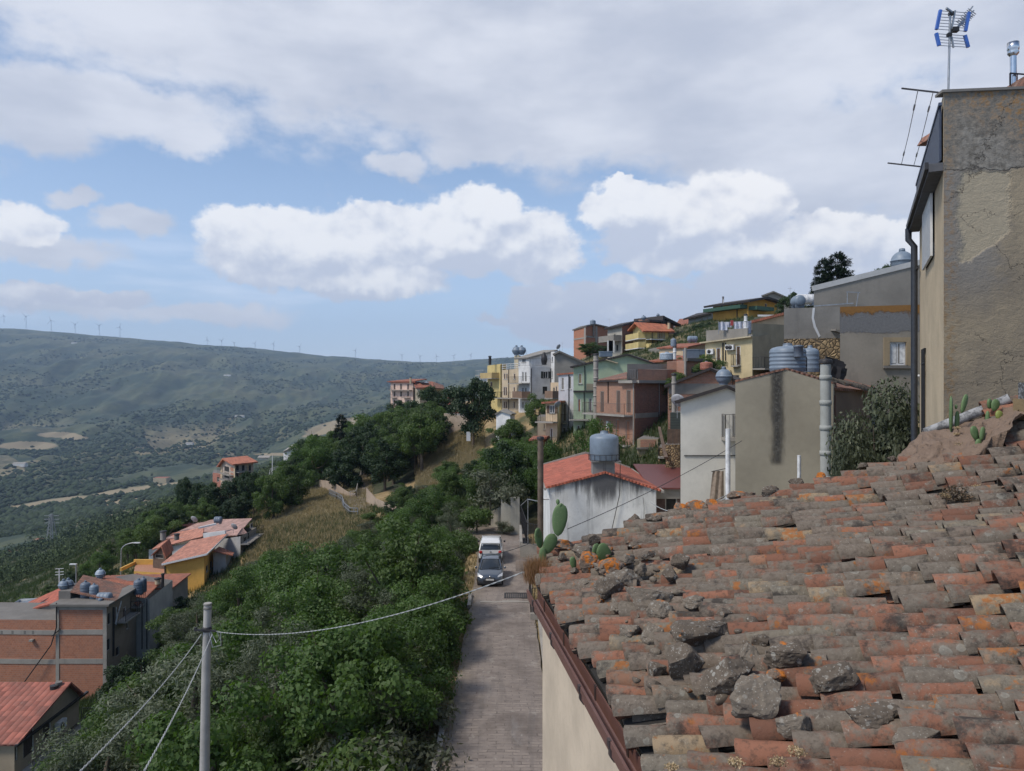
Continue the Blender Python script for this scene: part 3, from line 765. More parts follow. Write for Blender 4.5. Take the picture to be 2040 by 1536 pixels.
def dish(x,Y,z,label,r=.4,az=-1.2,post=.8):
    t=Thing('satellite_dish',label,'satellite dish',(x,Y,z)); b=MB(); b.tube([(x,Y,z),(x,Y,z+post)],.025,6); t.part('post',b,M_GALV)
    d=Vector((math.sin(az)*.85,math.cos(az)*.85,.5)).normalized(); u=d.cross(Vector((0,0,1))).normalized(); v=u.cross(d)
    fm=Matrix((u,v,d)).transposed(); b=MB(); b.lathe(Vector((x,Y,z+post))+d*.1,[(0,0),(r*.4,.02),(r*.75,.07),(r,.13),(r*1.0,.15),(r*.74,.09),(r*.4,.04),(0,.02)],20,axis=fm,cap=False)
    t.part('bowl',b,flat('dish_grey',(.33,.34,.35),.5)); b=MB(); c=Vector((x,Y,z+post)); b.bar(c-v*r*.8+d*.1,c+d*r*1.1,.02); b.cbox(c+d*r*1.15,.07,.07,.1); t.part('receiver_arm',b,M_GALV); return t
# ================= the street
def roadmat(g,p):
    o=g.tc(); x,y,z=g.sep(o)
    dj=g.noise(g.mapv(o,(1,1,1)),.7,3,.6,out=1)
    v=g.vm('ADD',o,g.vm('MULTIPLY',g.vm('SUBTRACT',dj,(.5,.5,.5)),(.5,.22,0)))
    bt=g.n('ShaderNodeTexBrick'); g.put(bt.inputs['Vector'],v); bt.inputs['Scale'].default_value=1
    g.put(bt.inputs['Color1'],(.27,.225,.19)); g.put(bt.inputs['Color2'],(.155,.128,.112)); g.put(bt.inputs['Mortar'],(.095,.08,.07))
    bt.inputs['Mortar Size'].default_value=.022; bt.inputs['Brick Width'].default_value=.62; bt.inputs['Row Height'].default_value=.21; bt.inputs['Mortar Smooth'].default_value=.35
    n=g.noise(o,.35,6,.65); n2=g.noise(o,2.3,6,.7); n3=g.noise(g.mapv(o,(1,.3,1)),.8,5,.6)
    c=g.mix(g.ss(n2,.36,.62),bt.outputs['Color'],(.215,.18,.155))
    c=g.mix(g.m('MULTIPLY',g.ss(n,.46,.62),.7),c,(.115,.092,.078)); c=g.mix(g.m('MULTIPLY',g.ss(g.noise(g.mapv(o,(2.2,.25,1)),.9,5,.6),.52,.64),.4),c,(.11,.095,.085)); c=g.mix(g.m('MULTIPLY',g.ss(g.noise(g.mapv(o,loc=(8,3,0)),.8,7,.7),.60,.64),.55),c,(.30,.27,.235))
    c=g.mix(g.m('MULTIPLY',g.ss(n3,.55,.72),.5),c,(.26,.24,.225))
    edge=g.m('ADD',g.ss(x,-1.5,-2.4),g.ss(x,.9,1.6)); 
    c=g.mix(g.m('MULTIPLY',g.m('MULTIPLY',edge,g.ss(n2,.3,.6)),.6),c,(.19,.155,.11))
    c=g.mix(g.m('MULTIPLY',g.ss(g.noise(o,1.6,7,.75),.66,.72),.8),c,(.05,.042,.03))
    return {'Base Color':c,'Roughness':.85,'Normal':g.bump(g.m('SUBTRACT',n2,bt.outputs['Fac']),.5,.03)}
M_ROAD=mk('street_setts',roadmat)
b=MB()
ctr=[(-.55,8,1.95),(-.55,30,1.95),(-.6,45,1.85),(-.65,58,2.0),(-1.2,64,2.6),(-2.2,69,3.2)]
N=60
def lerp_ctr(Y):
    for a,c in zip(ctr[:-1],ctr[1:]):
        if a[1]<=Y<=c[1]:
            t=(Y-a[1])/(c[1]-a[1]); return a[0]+(c[0]-a[0])*t,a[2]+(c[2]-a[2])*t
    return ctr[-1][0],ctr[-1][2]
ys=np.linspace(8,69,N); rows=[]
for Y in ys:
    cx,hw=lerp_ctr(Y); rows.append([Vector((cx-hw+2*hw*k/10+random.uniform(-.03,.03)*(k in(0,10)),Y,.0+.03*math.sin(k/10*PI)+.012*mnoise.noise((k,Y,0)))) for k in range(11)])
for i in range(N-1):
    for k in range(10): b.face([rows[i][k],rows[i][k+1],rows[i+1][k+1],rows[i+1][k]],sm=True)
st=b.build('road',M_ROAD,(0,30,0)); st['kind']='structure'
# concrete drain strip across the street with steel grate
b=MB(); b.box(-1.9,45.05,.018,1.0,45.25,.042); b.box(-.6,45.25,.018,.45,45.42,.041)
g_=b.build('road_joint',M_CONC,(0,45,0)); g_['kind']='structure'
t=Thing('drain_grate','dark steel drain grate set across the street in front of the cars','drain grate',(.1,46.1,.03))
b=MB()
for k in range(12): b.box(-.42+k*.115,45.95,.032,-.36+k*.115,47.0,.055)
b.box(-.48,45.90,.03,1.04,45.95,.06); b.box(-.48,47.0,.03,1.04,47.05,.06); b.box(-.48,45.95,.03,-.42,47.0,.058); b.box(.985,45.95,.03,1.04,47.0,.058)
t.part('frame_and_bars',b,M_IRON)
# left kerb: broken stone edging
b=MB(); Y=14
while Y<46:
    cx,hw=lerp_ctr(Y); L=random.uniform(.8,1.2); xk=cx-hw-.10+random.uniform(-.03,.03)
    if Y<29 or Y>43.5: b.cbox((xk,Y+L/2,.05),.2,L-.03,.26,rz=random.uniform(-.02,.02))
    Y+=L
kb=b.build('kerb',M_CONC,(-2.6,25,0)); kb['kind']='structure'
b=MB(); b.box(1.42,16,.0,1.75,41.5,.13); pv=b.build('pavement',M_CONC,(1.5,25,0)); pv['kind']='structure'

# ================= tiled house in the foreground (its roof fills the corner)
HR=2.7
EA=lambda s: Vector((1.02-.13*(s-5.27),s,CZ-HR))   # eave line, s = depth
ED=Vector((-.13,1,0)).normalized()
RD=Vector((1.0,-.385,.325))                 # the way the tile rows climb
RL=RD.length; Rn=RD.normalized()
Nn=Rn.cross(ED).normalized(); 
if Nn.z<0: Nn=-Nn
house=Thing('tiled_house','old house with lichen covered clay tile roof and beige wall beside the street','house',(3,7,0))
def rp(s,w,o=0):   # s depth along eave, w metres up the row
    sag=.05*math.sin(s*1.7+1)*min(1,w/2)+.035*math.sin(w*1.9+s*.9)
    return EA(s)+Rn*w+Nn*(o+sag)
def lichen(g,p):
    o=g.tc(); at=g.n('ShaderNodeAttribute',attribute_name='tint'); tr,tg,tb=g.sep(at.outputs['Color'])
    base=g.mix(tr,(.135,.068,.046),(.27,.122,.076))
    base=g.mix(g.ss(tg,.86,.92),base,(.27,.20,.125))
    n1=g.noise(o,1.3,6,.68); n2=g.noise(o,7,6,.7); n3=g.noise(o,26,5,.65)
    gr=g.mix(n3,(.065,.058,.047),(.225,.205,.165))
    k=g.ss(g.m('ADD',g.m('ADD',n1,g.m('MULTIPLY',g.m('SUBTRACT',n2,.5),1.5)),g.m('MULTIPLY',g.m('SUBTRACT',tb,.5),.5)),.24,.56)
    c=g.mix(g.m('MULTIPLY',k,.86),base,gr)
    c=g.mix(g.m('MULTIPLY',g.ss(g.noise(g.mapv(o,loc=(2,8,5)),19,5,.75),.50,.66),.55),c,(.055,.043,.034))
    # pale round lichens
    v=g.vor(g.vm('ADD',o,g.vm('MULTIPLY',g.vm('SUBTRACT',g.noise(o,14,3,.6,out=1),(.5,.5,.5)),(.05,.05,.05))),8.5)
    vc=g.sep(g.vor(o,8.5,'Color'))[0]
    rad=g.m('MULTIPLY',g.m('MULTIPLY',g.ss(vc,.45,1.0),.38),g.ss(n1,.38,.56))
    disc=g.ss(g.m('SUBTRACT',v,rad),.03,-.03)
    ring=g.m('MULTIPLY',disc,g.ss(g.m('SUBTRACT',rad,v),.14,.02))
    c=g.mix(g.m('MULTIPLY',disc,g.m('MULTIPLY',g.ss(n2,.38,.6),.5)),c,(.25,.245,.21))
    c=g.mix(g.m('MULTIPLY',ring,.12),c,(.36,.35,.30))
    v2=g.vor(g.vm('ADD',o,g.vm('MULTIPLY',g.noise(o,9,3,.6,out=1),(.12,.12,.12))),34); c=g.mix(g.m('MULTIPLY',g.ss(v2,.26,.10),g.m('MULTIPLY',g.ss(n1,.42,.6),.45)),c,(.38,.35,.29))
    # orange crust
    oa=g.m('ADD',g.noise(g.mapv(o,loc=(5,1,2)),1.7,6,.7),g.m('MULTIPLY',g.m('SUBTRACT',g.noise(o,11,5,.7),.5),.55))
    oc=g.mix(n3,(.20,.068,.020),(.38,.145,.038))
    c=g.mix(g.m('MULTIPLY',g.ss(g.m('ADD',oa,g.m('MULTIPLY',g.m('SUBTRACT',tg,.5),.10)),.61,.70),.85),c,oc)
    # black lichen crust, made heavier as painted shade resembling ambient occlusion
    bk=g.noise(g.mapv(o,loc=(9,4,7)),2.6,7,.75); c=g.mix(g.m('MULTIPLY',g.ss(bk,.52,.66),.85),c,(.035,.031,.028))
    h=g.m('ADD',g.m('MULTIPLY',n2,.8),g.m('ADD',g.m('MULTIPLY',n3,.7),g.m('MULTIPLY',disc,.12)))
    return {'Base Color':c,'Roughness':.95,'Normal':g.bump(h,.75,.012),'Specular IOR Level':.2}
M_LICH=mk('lichen_clay',lichen)
rr=random.Random(11)
def coppo(mb,c,ax,up,L,r0,r1,tint,inv=False,th=.016,seg=9,arc=1.5):
    sd=ax.cross(up).normalized(); nv=[]; K=4
    for lay in(0,1):
        for i in range(K+1):
            t=i/K; r=(r0+(r1-r0)*t)-(th if lay else 0)
            for k in range(seg):
                a=-arc+2*arc*k/(seg-1)
                wob=.012*mnoise.noise((c.x*9+k*.7,c.y*9+i,lay*.3))
                y=math.cos(a)*(r*(1.0 if inv else 1.22)+wob)*( -1 if inv else 1); x=math.sin(a)*(r+wob)
                nv.append(c+ax*(t*L)+sd*x+up*y)
    fs=[];A=(K+1)*seg
    for i in range(K):
        for k in range(seg-1):
            q=(i*seg+k,i*seg+k+1,(i+1)*seg+k+1,(i+1)*seg+k)
            fs.append(q if not inv else q[::-1]); q2=tuple(A+z for z in q); fs.append(q2[::-1] if not inv else q2)
    f2=[]
    for i in(0,K):
        for k in range(seg-1):
            q=(i*seg+k,A+i*seg+k,A+i*seg+k+1,i*seg+k+1); f2.append(q if i==0 else q[::-1])
    for k in(0,seg-1):
        for i in range(K):
            q=(i*seg+k,(i+1)*seg+k,A+(i+1)*seg+k,A+i*seg+k); f2.append(q)
    mb.idx(nv,fs,True,tint); used=sorted({i for q in f2 for i in q}); mp={v:i for i,v in enumerate(used)}; mb.idx([nv[i] for i in used],[tuple(mp[i] for i in q) for q in f2],False,tint)
PITCH=.240; EXP=.335
tiles=MB()
def rowlen(s):  # how far up each row goes
    return 9.5
smin,smax=2.6,11.4
ns=int((smax-smin)/PITCH)
for i in range(ns+1):
    s=smax-i*PITCH; rowoff=rr.uniform(-.12,.12); yaw0=rr.uniform(-.02,.02)
    for lay in(0,1):
        w=-.02+rowoff*.8+(0 if lay else .02)+max(0,s-9.9)*.19
        k=0
        while w<9.5:
            ss_=s+(PITCH/2 if lay==0 else 0)
            # camera never sees the lowest rows far to the right
            p=rp(ss_,w)
            if p.y<1.2: break
            pm=rr.random()
            ti=(rr.random(),rr.random(),rr.random())
            if lay==0:
                coppo(tiles,rp(ss_,w,.062),Rn,Nn,.44,.104,.092,ti,inv=True,seg=6,arc=1.35)
            else:
                yaw=yaw0+rr.gauss(0,.042); ax=(Rn+ED*yaw+Nn*(rr.gauss(-.085,.025))).normalized()
                lift=.084+rr.gauss(0,.012)
                if pm<.12: lift+=.03; ax=(ax+ED*rr.uniform(-.22,.22)+Nn*rr.uniform(-.08,.03)).normalized()
                if .13<pm<.16: w+=EXP*rr.uniform(.2,.5)
                if .16<pm<.175: w+=EXP; continue
                c=rp(ss_+rr.gauss(0,.009),w,lift)
                coppo(tiles,c,-(-ax),Nn,.44,.106+rr.gauss(0,.005),.078,ti,arc=1.45)
            w+=EXP*(1+rr.gauss(0,.05))*(1 if lay else 1.02); k+=1
# flip so the wide mouth looks down the slope: handled by r0>r1 with ax pointing up the slope
rf=house.part('roof',tiles,M_LICH)
# bedding under the tiles
b=MB(); b.face([rp(smax+.1,-.02,-.03),rp(2.2,-.02,-.03),rp(2.2,9.5,-.03),rp(smax+.1,9.5,-.03)],None); b.face([rp(smax+.1,-.02,-.16),rp(2.2,-.02,-.16),rp(2.2,9.5,-.16),rp(smax+.1,9.5,-.16)][::-1],None)
b.face([rp(smax+.1,-.02,-.16),rp(smax+.1,-.02,-.03),rp(smax+.1,9.5,-.03),rp(smax+.1,9.5,-.16)][::-1]); b.face([rp(2.2,-.02,-.16),rp(smax+.1,-.02,-.16),rp(smax+.1,-.02,-.03),rp(2.2,-.02,-.03)][::-1])
M_BED=plaster('old_mortar',(.15,.115,.09),.7,.8,3)
house.part('roof_deck',b,M_DARK)
b=MB()  # verge mortar strip with lumpy edge at the far side
for k in range(46):
    w=k*.2; b.idx(*(lambda c,r:([c+Vector((math.cos(a)*r*(1+.3*mnoise.noise((a,k,0))),math.sin(a)*.09,hh)) for hh in(-.10,.05) for a in [2*PI*q/7 for q in range(7)]],[(q,(q+1)%7,7+(q+1)%7,7+q) for q in range(7)]+[tuple(7+q for q in range(7))]))(rp(smax+.12,w,0),.16),True)
house.part('verge_mortar',b,M_BED)
# wall below, with an end wall, real depth
M_STUCCO=plaster('drip_streaked_beige',(.43,.35,.255),.45,.12,1.6,.30,(.26,.20,.14))
wf=Fac((EA(10.35)+Vector((.06,0,0))).xy,(EA(1.5)+Vector((.06,0,0))).xy)
b=MB(); zt=CZ-HR-.10
wallface(b,wf,-.1,[(0,zt),(wf.L,zt)])
e=rp(10.35,9.5); s0=EA(10.35)
b.face([Vector((s0.x+.12,s0.y,-.1)),Vector((s0.x+.12,s0.y,zt)),Vector((e.x,e.y,e.z-.2)),Vector((e.x,e.y,-.1))][::-1],[(0,0),(0,10),(8,12),(8,0)])
house.part('wall',b,M_STUCCO)
# gutter: box profile running along the eave with joint brackets
def gut(mb,a,b_,w=.15,h=.15,th=.008):
    a=Vector(a); b_=Vector(b_); d=(b_-a).normalized(); sd=Vector((0,0,1)).cross(d).normalized()
    if sd.x>0: sd=-sd   # outwards = -x
    pr=[(0,0),(0,-h*.9),(.02,-h),(w-.03,-h),(w,-h*.75),(w,-h*.35),(w+.012,-h*.3),(w+.012,.008),(w-.012,.008),(w-.012,-.012),(w-.014,-h*.7),(w-.035,-h+.014),(.03,-h+.014),(.014,-h*.85),(.014,0)]
    V=[a+sd*x+Vector((0,0,z)) for x,z in pr]+[b_+sd*x+Vector((0,0,z)) for x,z in pr]; n=len(pr)
    mb.idx(V,[(i,(i+1)%n,n+(i+1)%n,n+i) for i in range(n)],False); mb.face(V[:n][::-1]); mb.face(V[n:])
off=Vector((-.03,0,-.05))
b=MB(); gut(b,EA(1.6)+off,EA(10.15)+off); go=house.part('gutter',b,M_GUTTER)
b=MB()
for s in(3.9,5.0,5.85,6.9,8.35,9.6):
    b=MB(); gut(b,EA(s-.028)+off+Vector((-.006,0,.004)),EA(s+.028)+off+Vector((-.006,0,.004)),.158,.163); house.part('bracket',b,flat('dark_bracket',(.05,.035,.032),.5),go)

# stones laid on the tiles
def rock(mb,c,sx,sy,sz,seed,rz=0,sub=3,fl=.0,M3=None):
    import bmesh
    bm=bmesh.new(); bmesh.ops.create_icosphere(bm,subdivisions=sub,radius=1.0)
    rnd=random.Random(seed); pl=[(Vector((rnd.gauss(0,1),rnd.gauss(0,1),rnd.gauss(0,1))).normalized(),rnd.uniform(.45,.80)) for _ in range(11)]
    V=[]
    for v in bm.verts:
        p=v.co.copy()
        for n,dd in pl:
            q=p.dot(n)
            if q>dd: p-=n*(q-dd)*.92
        p*=1+.13*mnoise.fractal(p*1.6+Vector((seed,0,0)),.7,2,6)+.045*mnoise.fractal(p*6+Vector((seed,3,0)),.6,2,4)
        V.append(p)
    m3=M3 if M3 is not None else Matrix.Rotation(rz,3,'Z')
    V=[Vector(c)+m3@Vector((p.x*sx,p.y*sy,p.z*sz)) for p in V]
    mb.idx(V,[tuple(v.index for v in f.verts) for f in bm.faces],sub<3); bm.free()
def rockm(name,base,org,pale=.5):
    def fn(g,p):
        o=g.tc(); n1=g.noise(o,4,6,.7); n2=g.noise(o,18,6,.7); n3=g.noise(o,60,3,.6)
        c=g.mix(n2,sc3(base,.55),sc3(base,1.35)); c=g.mix(g.ss(n1,.55,.66),c,sc3(base,.4))
        v=g.vor(o,17); c=g.mix(g.m('MULTIPLY',g.ss(v,.34,.26),g.m('MULTIPLY',g.ss(n1,.4,.55),pale)),c,(.36,.35,.31))
        v=g.vor(o,43); c=g.mix(g.m('MULTIPLY',g.ss(v,.24,.16),pale*.8),c,(.44,.42,.37))
        c=g.mix(g.ss(g.m('ADD',g.noise(g.mapv(o,loc=(3,7,1)),3.2,5,.65),g.m('MULTIPLY',n2,.3)),.82-org*.3,.88-org*.3),c,g.mix(n2,(.25,.075,.015),(.52,.18,.035)))
        return {'Base Color':c,'Roughness':.97,'Normal':g.bump(g.m('ADD',n2,g.m('MULTIPLY',n3,.4)),.9,.012),'Specular IOR Level':.2}
    return mk(name,fn)
RK=[rockm('grey_stone',(.165,.138,.108),.25),rockm('dark_stone',(.12,.097,.075),.18,.6),rockm('orange_stone',(.16,.12,.09),.62,.4)]
def on_roof(px,py,o=0):
    k=Vector(((FRM[0]+px/FRM[2]-CXp)/F,1,(CYp-(FRM[1]+py/FRM[2]))/F)); q=EA(8)
    t=(q-Vector((0,0,CZ))).dot(Nn)/k.dot(Nn); return Vector((0,0,CZ))+k*t+Nn*o
# frame T2 / T8: centre x, centre y, width px, height px (crop pixels), material, label
fr(T2)
ST=[(700,650,270,170,0,'large grey boulder on the tiles, upper of the middle heap near the gutter'),
(1020,860,350,190,1,'broad dark domed stone in the middle heap on the tile roof'),
(735,855,140,130,0,'small pointed grey stone leaning left of the broad dark domed stone'),
(785,730,150,130,0,'angular grey stone just below the large grey boulder on the tiles'),
(930,1030,200,240,1,'long flat brown slab stone lying between the broken tiles'),
(1180,1130,330,230,1,'squared dark stone with flat top, largest block in the lower heap'),
(1360,1270,310,270,0,'big grey brown boulder at the bottom of the heap above dry flowers'),
(1510,1010,240,150,1,'rounded dark grey lichen stone to the right of the squared dark block'),
(480,590,160,140,1,'black speckled cylinder shaped stone by the gutter end tiles'),
(560,520,190,120,0,'pale grey flat lichen stone above the black speckled stone'),
(350,420,130,110,2,'orange and brown round stone nearest to the cactus'),
(490,450,170,110,2,'orange crusted stone beside the round orange one'),
(215,310,150,80,2,'rusty brown flat stone behind the cactus stem'),
(340,360,160,80,1,'dark stone slab between cactus pads and the orange stone'),
(575,410,110,70,0,'small pale grey lichen stone topping the orange crusted one'),
(890,425,110,110,1,'dark brown rough rock standing in the middle of the roof'),
(820,495,110,90,1,'dark rock lying just left of the rough standing rock'),
(660,470,90,80,0,'pale spotted stone between the orange stones and dark rocks'),
(613,165,105,60,1,'brown stone on the far verge, leftmost along the edge'),
(890,110,100,85,2,'orange ended ridge stone on the far verge of the roof'),
(970,110,130,90,2,'long orange spotted ridge stone in the row on the verge'),
(1060,85,90,70,2,'tall orange stone ending the row on the far verge'),
(740,165,130,60,1,'dark flat stone on the verge between brown and orange stones'),
(380,285,80,70,1,'small dark stone behind the half buried cactus pad'),
(1215,25,150,60,2,'bright orange rounded stone on the verge beside white pole'),
(1380,15,120,50,1,'dark speckled verge stone right of the bright orange one')]
fr(T2)
k=0
for (cx,cy,wd,hh,mi,lb) in ST:
    p=on_roof(cx,cy+hh*.25,.05); s=p.y/F/T2[2]
    rx=wd*s/2*1.12; rz_=hh*s/2*1.12; ry=(rx+rz_)/2*.9
    b=MB(); k+=1; c=p+Nn*(rz_*.62+.11); rock(b,c,rx,ry,rz_,k*13+5,random.Random(k).uniform(-.5,.5),4)
    if mi==2 and 'verge' in lb: pass
    single('roof_stone',b,RK[mi],lb,'stone',c-Vector((0,0,rz_)),'stones weighing down the roof tiles')
fr(T8)
for (cx,cy,wd,hh,mi,lb) in [(1050,690,300,170,1,'flat topped grey stone on the tiles right of the rounded dark stone'),(1250,890,330,150,1,'long dark wedge stone near the bottom middle of the roof'),(1500,1020,360,80,0,'pale flat stone at the very bottom edge of the photo'),(850,930,220,150,0,'spotted grey boulder directly behind the dry flower heads'),(650,460,120,110,1,'small dark pointed stone between domed stone and rounded stone'),(100,50,120,110,1,'dark brown rough cube of rock, right of the orange stones')]:
    if lb.startswith('dark brown rough cube'): continue
    p=on_roof(cx,cy+hh*.25,.05); s=p.y/F/T8[2]; rx=wd*s/2*1.1; rz_=hh*s/2*1.2; b=MB(); k+=1; c=p+Nn*(rz_*.6+.10)
    rock(b,c,rx,(rx+rz_)/2*.8,rz_,k*17+3,.2,4); single('roof_stone',b,RK[mi],lb,'stone',c-Vector((0,0,rz_)),'stones weighing down the roof tiles')
fr(T5)
for (cx,cy,wd,hh,mi,lb) in [(540,890,120,100,2,'orange peaked stone on the verge below the pipe chimney'),(360,915,150,70,1,'black and orange stone on the verge in front of beige wall'),(170,985,150,90,1,'brown block on the verge with orange top'),(860,790,120,60,1,'brown verge stone in front of the dark bush'),(1460,680,180,90,1,'rough grey stone at the foot of the mud bank'),(1590,650,90,90,2,'orange faced stone under the small cactus'),(1690,650,120,80,1,'brown stone right of the orange faced stone below the small cactus'),(1910,540,130,90,2,'rusty grey stone in front of the chimney stub'),(1855,410,100,60,0,'grey stone near the chimney stub foot'),(1360,745,160,80,0,'grey flat stone on the top tile row below the bank'),(1080,745,110,60,1,'dark stone lying where the bank meets the tiles'),(30,1000,60,40,2,'small orange stone at the left end of the verge blocks')]:
    p=on_roof(cx,cy+hh*.25,.05); s=p.y/F/T5[2]; rx=wd*s/2; rz_=hh*s/2; b=MB(); k+=1; c=p+Nn*(rz_*.6+.10)
    rock(b,c,rx,(rx+rz_)/2*.8,rz_,k*19+3,.4,4); single('roof_stone',b,RK[mi],lb,'stone',c-Vector((0,0,rz_)),'stones weighing down the roof tiles')
fr(PX)
# ================= houses on the hill, right half of the view
def C(px,Y): return (X(px,Y),Y)
M_GREEN=plaster('pale_green_plaster',(.36,.43,.29),.3,.15); M_LBLUE=plaster('pale_blue_plaster',(.40,.41,.43),.3,.15)
M_YEL=plaster('yellow_plaster',(.50,.40,.17),.3,.15); M_OCH=plaster('ochre_plaster',(.50,.28,.06),.3,.15); M_PEACH=plaster('peach_plaster',(.50,.38,.25),.3,.15)
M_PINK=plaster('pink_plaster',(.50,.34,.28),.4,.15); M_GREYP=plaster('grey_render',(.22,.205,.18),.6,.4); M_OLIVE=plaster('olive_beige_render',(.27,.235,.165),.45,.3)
M_BLK=flat('dark_roof_edge',(.035,.028,.026),.7); M_LWHITE=plaster('cool_white_plaster',(.56,.555,.54),.3,.12); M_GRN=flat('green_balcony_paint',(.03,.08,.05),.6)
M_CREAMW=plaster('smooth_cream_render',(.58,.56,.50),.12,.1,.5,.2)
def H(py,Y): return Z(py,Y)
# ---- small white house with tank, beside the street
b=Bld('white_house','small white house with red tiled roof and grey water tank on its gable pier','x' and (2.28,45),(8.62,45),(8.62,56.5),-.1,[7.0,6.85,6.85,7.0],plaster('stained_white_plaster',(.58,.58,.56),.8,.25,1.0,.85,(.09,.09,.095)),apex=(0,.52,7.85),cat='house')
fr(R4)
b.win(3,612,640,640,700,'gl')
b.finish(cap=False); b.roof(M_RTILE,.12,.12,.30)
rb=MB()
f=b.f[0]
# raised verge kerb along the front gable and grey eave trim
for (t0,z0,t1,z1) in((-.25,6.93,f.L*.52,7.92),(f.L*.52,7.92,f.L+.25,6.78)):
    rb.bar(f.pt(t0,z0+.0,-11.7),f.pt(t1,z1+.0,-11.7),.16,.2)
b.part('verge_trim',rb,M_CONC)
rb=MB(); rb.bar((1.98,44.8,6.83),(1.98,56.7,6.83),.14,.14); b.part('gutter',rb,M_CONC)
rb=MB(); rb.bar((8.98,44.8,6.68),(8.98,56.7,6.68),.16,.14); b.part('gutter',rb,M_CONC)
pr=MB(); x0=X(988,45); x1=X(1143,45); pr.box(x0,45.03,7.3,x1,45.9,8.42); pr.box(x0-.08,44.85,8.42,x1+.35,46.1,8.50)
st_=mk('damp_streaks',lambda g,p:(lambda o,u:{'Base Color':g.mix(g.noise(o,5,5,.7),(.025,.026,.03),(.10,.10,.11)),'Roughness':.95,'Alpha':g.m('MULTIPLY',g.ss(g.m('ADD',g.m('ADD',g.noise(g.mapv(o,(1.5,1.5,.16)),1.1,6,.68),g.m('MULTIPLY',g.m('SUBTRACT',u[1],.62),.95)),g.m('MULTIPLY',g.ss(g.m('ABSOLUTE',g.m('SUBTRACT',u[0],.5)),.16,.04),.20)),.56,.88),.74)})(g.tc(),g.sep(g.tc('UV'))))
dm=MB(); F0=b.f[0]; zt0=8.2
pts=[(0.02,3.6),(F0.L-.02,3.6),(F0.L-.02,6.82),(F0.L*.52,7.8),(0.02,6.97)]
dm.face([F0.pt(t,z,.006) for t,z in pts],[(t/F0.L,(z-3.6)/(7.6-3.6)) for t,z in pts]); b.part('damp_stain',dm,st_)
b.part('tank_pier',pr,plaster('wet_stained_concrete',(.17,.17,.165),1.0,.6,1.5,1.0,(.04,.04,.042)))
tk=tank('v',X(1068,45.5),45.55,8.5,'large smooth blue grey water tank on pier of small white house',r=.87,h=1.62,ribs=0)
tk2=MB()
for k in range(17):
    a=PI*2*k/16; tk2.bar((X(1068,45.5)+.93*math.cos(a),45.55+.93*math.sin(a),8.5),(X(1068,45.5)+.93*math.cos(a),45.55+.93*math.sin(a),8.86),.025)
for zz_ in(8.52,8.86):
    tk2.tube([(X(1068,45.5)+.93*math.cos(2*PI*k/24),45.55+.93*math.sin(2*PI*k/24),zz_) for k in range(25)],.014,5,False)
tk.part('cage_ring',tk2,M_IRON)
c=MB(); c.tube([(X(1180,44.9),44.85,8.3),(X(1175,44.9),44.85,6.5),(X(1120,44.9),44.86,4.4)],.022,5); b.part('hose',c,M_IRON)
c=MB(); c.tube([(X(1340,44.9),44.9,H(530,45)),(X(1348,44.9),44.9,H(600,45)),(X(1345,44.9),44.9,H(705,45))],.012,5); b.part('wall_cable',c,M_IRON)
# brick flue in front of its left side
chimney_pipe(X(622,43.5),43.5,-.1,H(130,43.5),.17,'tall rusty brown flue pipe in front of the small white house corner',flat('rusty_flue',(.13,.095,.07),.8,0,.4,2),collars=False)
# balcony gear / gate at its left
g1=Thing('entrance_gate','black iron gate and railings at the left side of the small white house','gate',(1.3,58,0)); m=MB()
rail(m,[Vector((.75,64,1.2)),Vector((1.15,57,1.0)),Vector((2.2,55.8,1.0))],1.6,.16,bar=.03); g1.part('railing',m,M_IRON)
m=MB(); m.box(.7,56.9,0,2.3,57.1,1.0); m.box(.62,57.1,0,.80,64.1,1.15); g1.part('low_wall',m,M_CONC)
m=MB(); m.bar((.75,64,2.8),(1.2,57,4.4),.05); m.bar((1.2,57,4.4),(1.9,56,4.4),.05); m.bar((1.2,57,1),(1.2,57,4.4),.05); g1.part('frame',m,M_GALV)
g2=Thing('steel_gate','black steel gate standing open at the street edge behind the gutter','gate',(1.2,43,0)); m=MB()
rail(m,[Vector((1.05,42.0,.1)),Vector((1.08,47.5,.1))],1.9,.13,bar=.03); g2.part('leaf',m,M_IRON)
m=MB(); rail(m,[Vector((1.10,42.0,.1)),Vector((1.75,42.0,.1))],1.6,.13,bar=.03); g2.part('leaf',m,M_IRON)
m=MB(); m.box(1.02,41.75,0,1.9,41.95,.35); g2.part('kerb_step',m,M_CONC)
# green shutter door + white pipe at left facade of white house
m=MB(); m.tube([(2.2,44.2,H(545,44)),(1.6,44.2,H(545,44))],.06,8); b.part('pipe_stub',m,M_WHM)
# ---- lean-to with maroon roof
b=Bld('lean_to','brown boarded lean-to with dark maroon sheet roof right of small white house',(8.7,46.2),(12.15,46.2),(12.9,57),1.0,[6.75,6.7,6.95,7.0],flat('old_brown_boards',(.085,.05,.042),.85,0,.4,2),cat='shed')
fr(R4); b.win(0,1495,520,1580,655,'ho',sill=False); b.finish(cap=False); b.roof(M_MAROON,.1,.25)
m=MB(); f=b.f[0]; f.box(m,.02,3.43,6.05,6.7,.005,.03); b.part('lintel_band',m,M_GREYP)
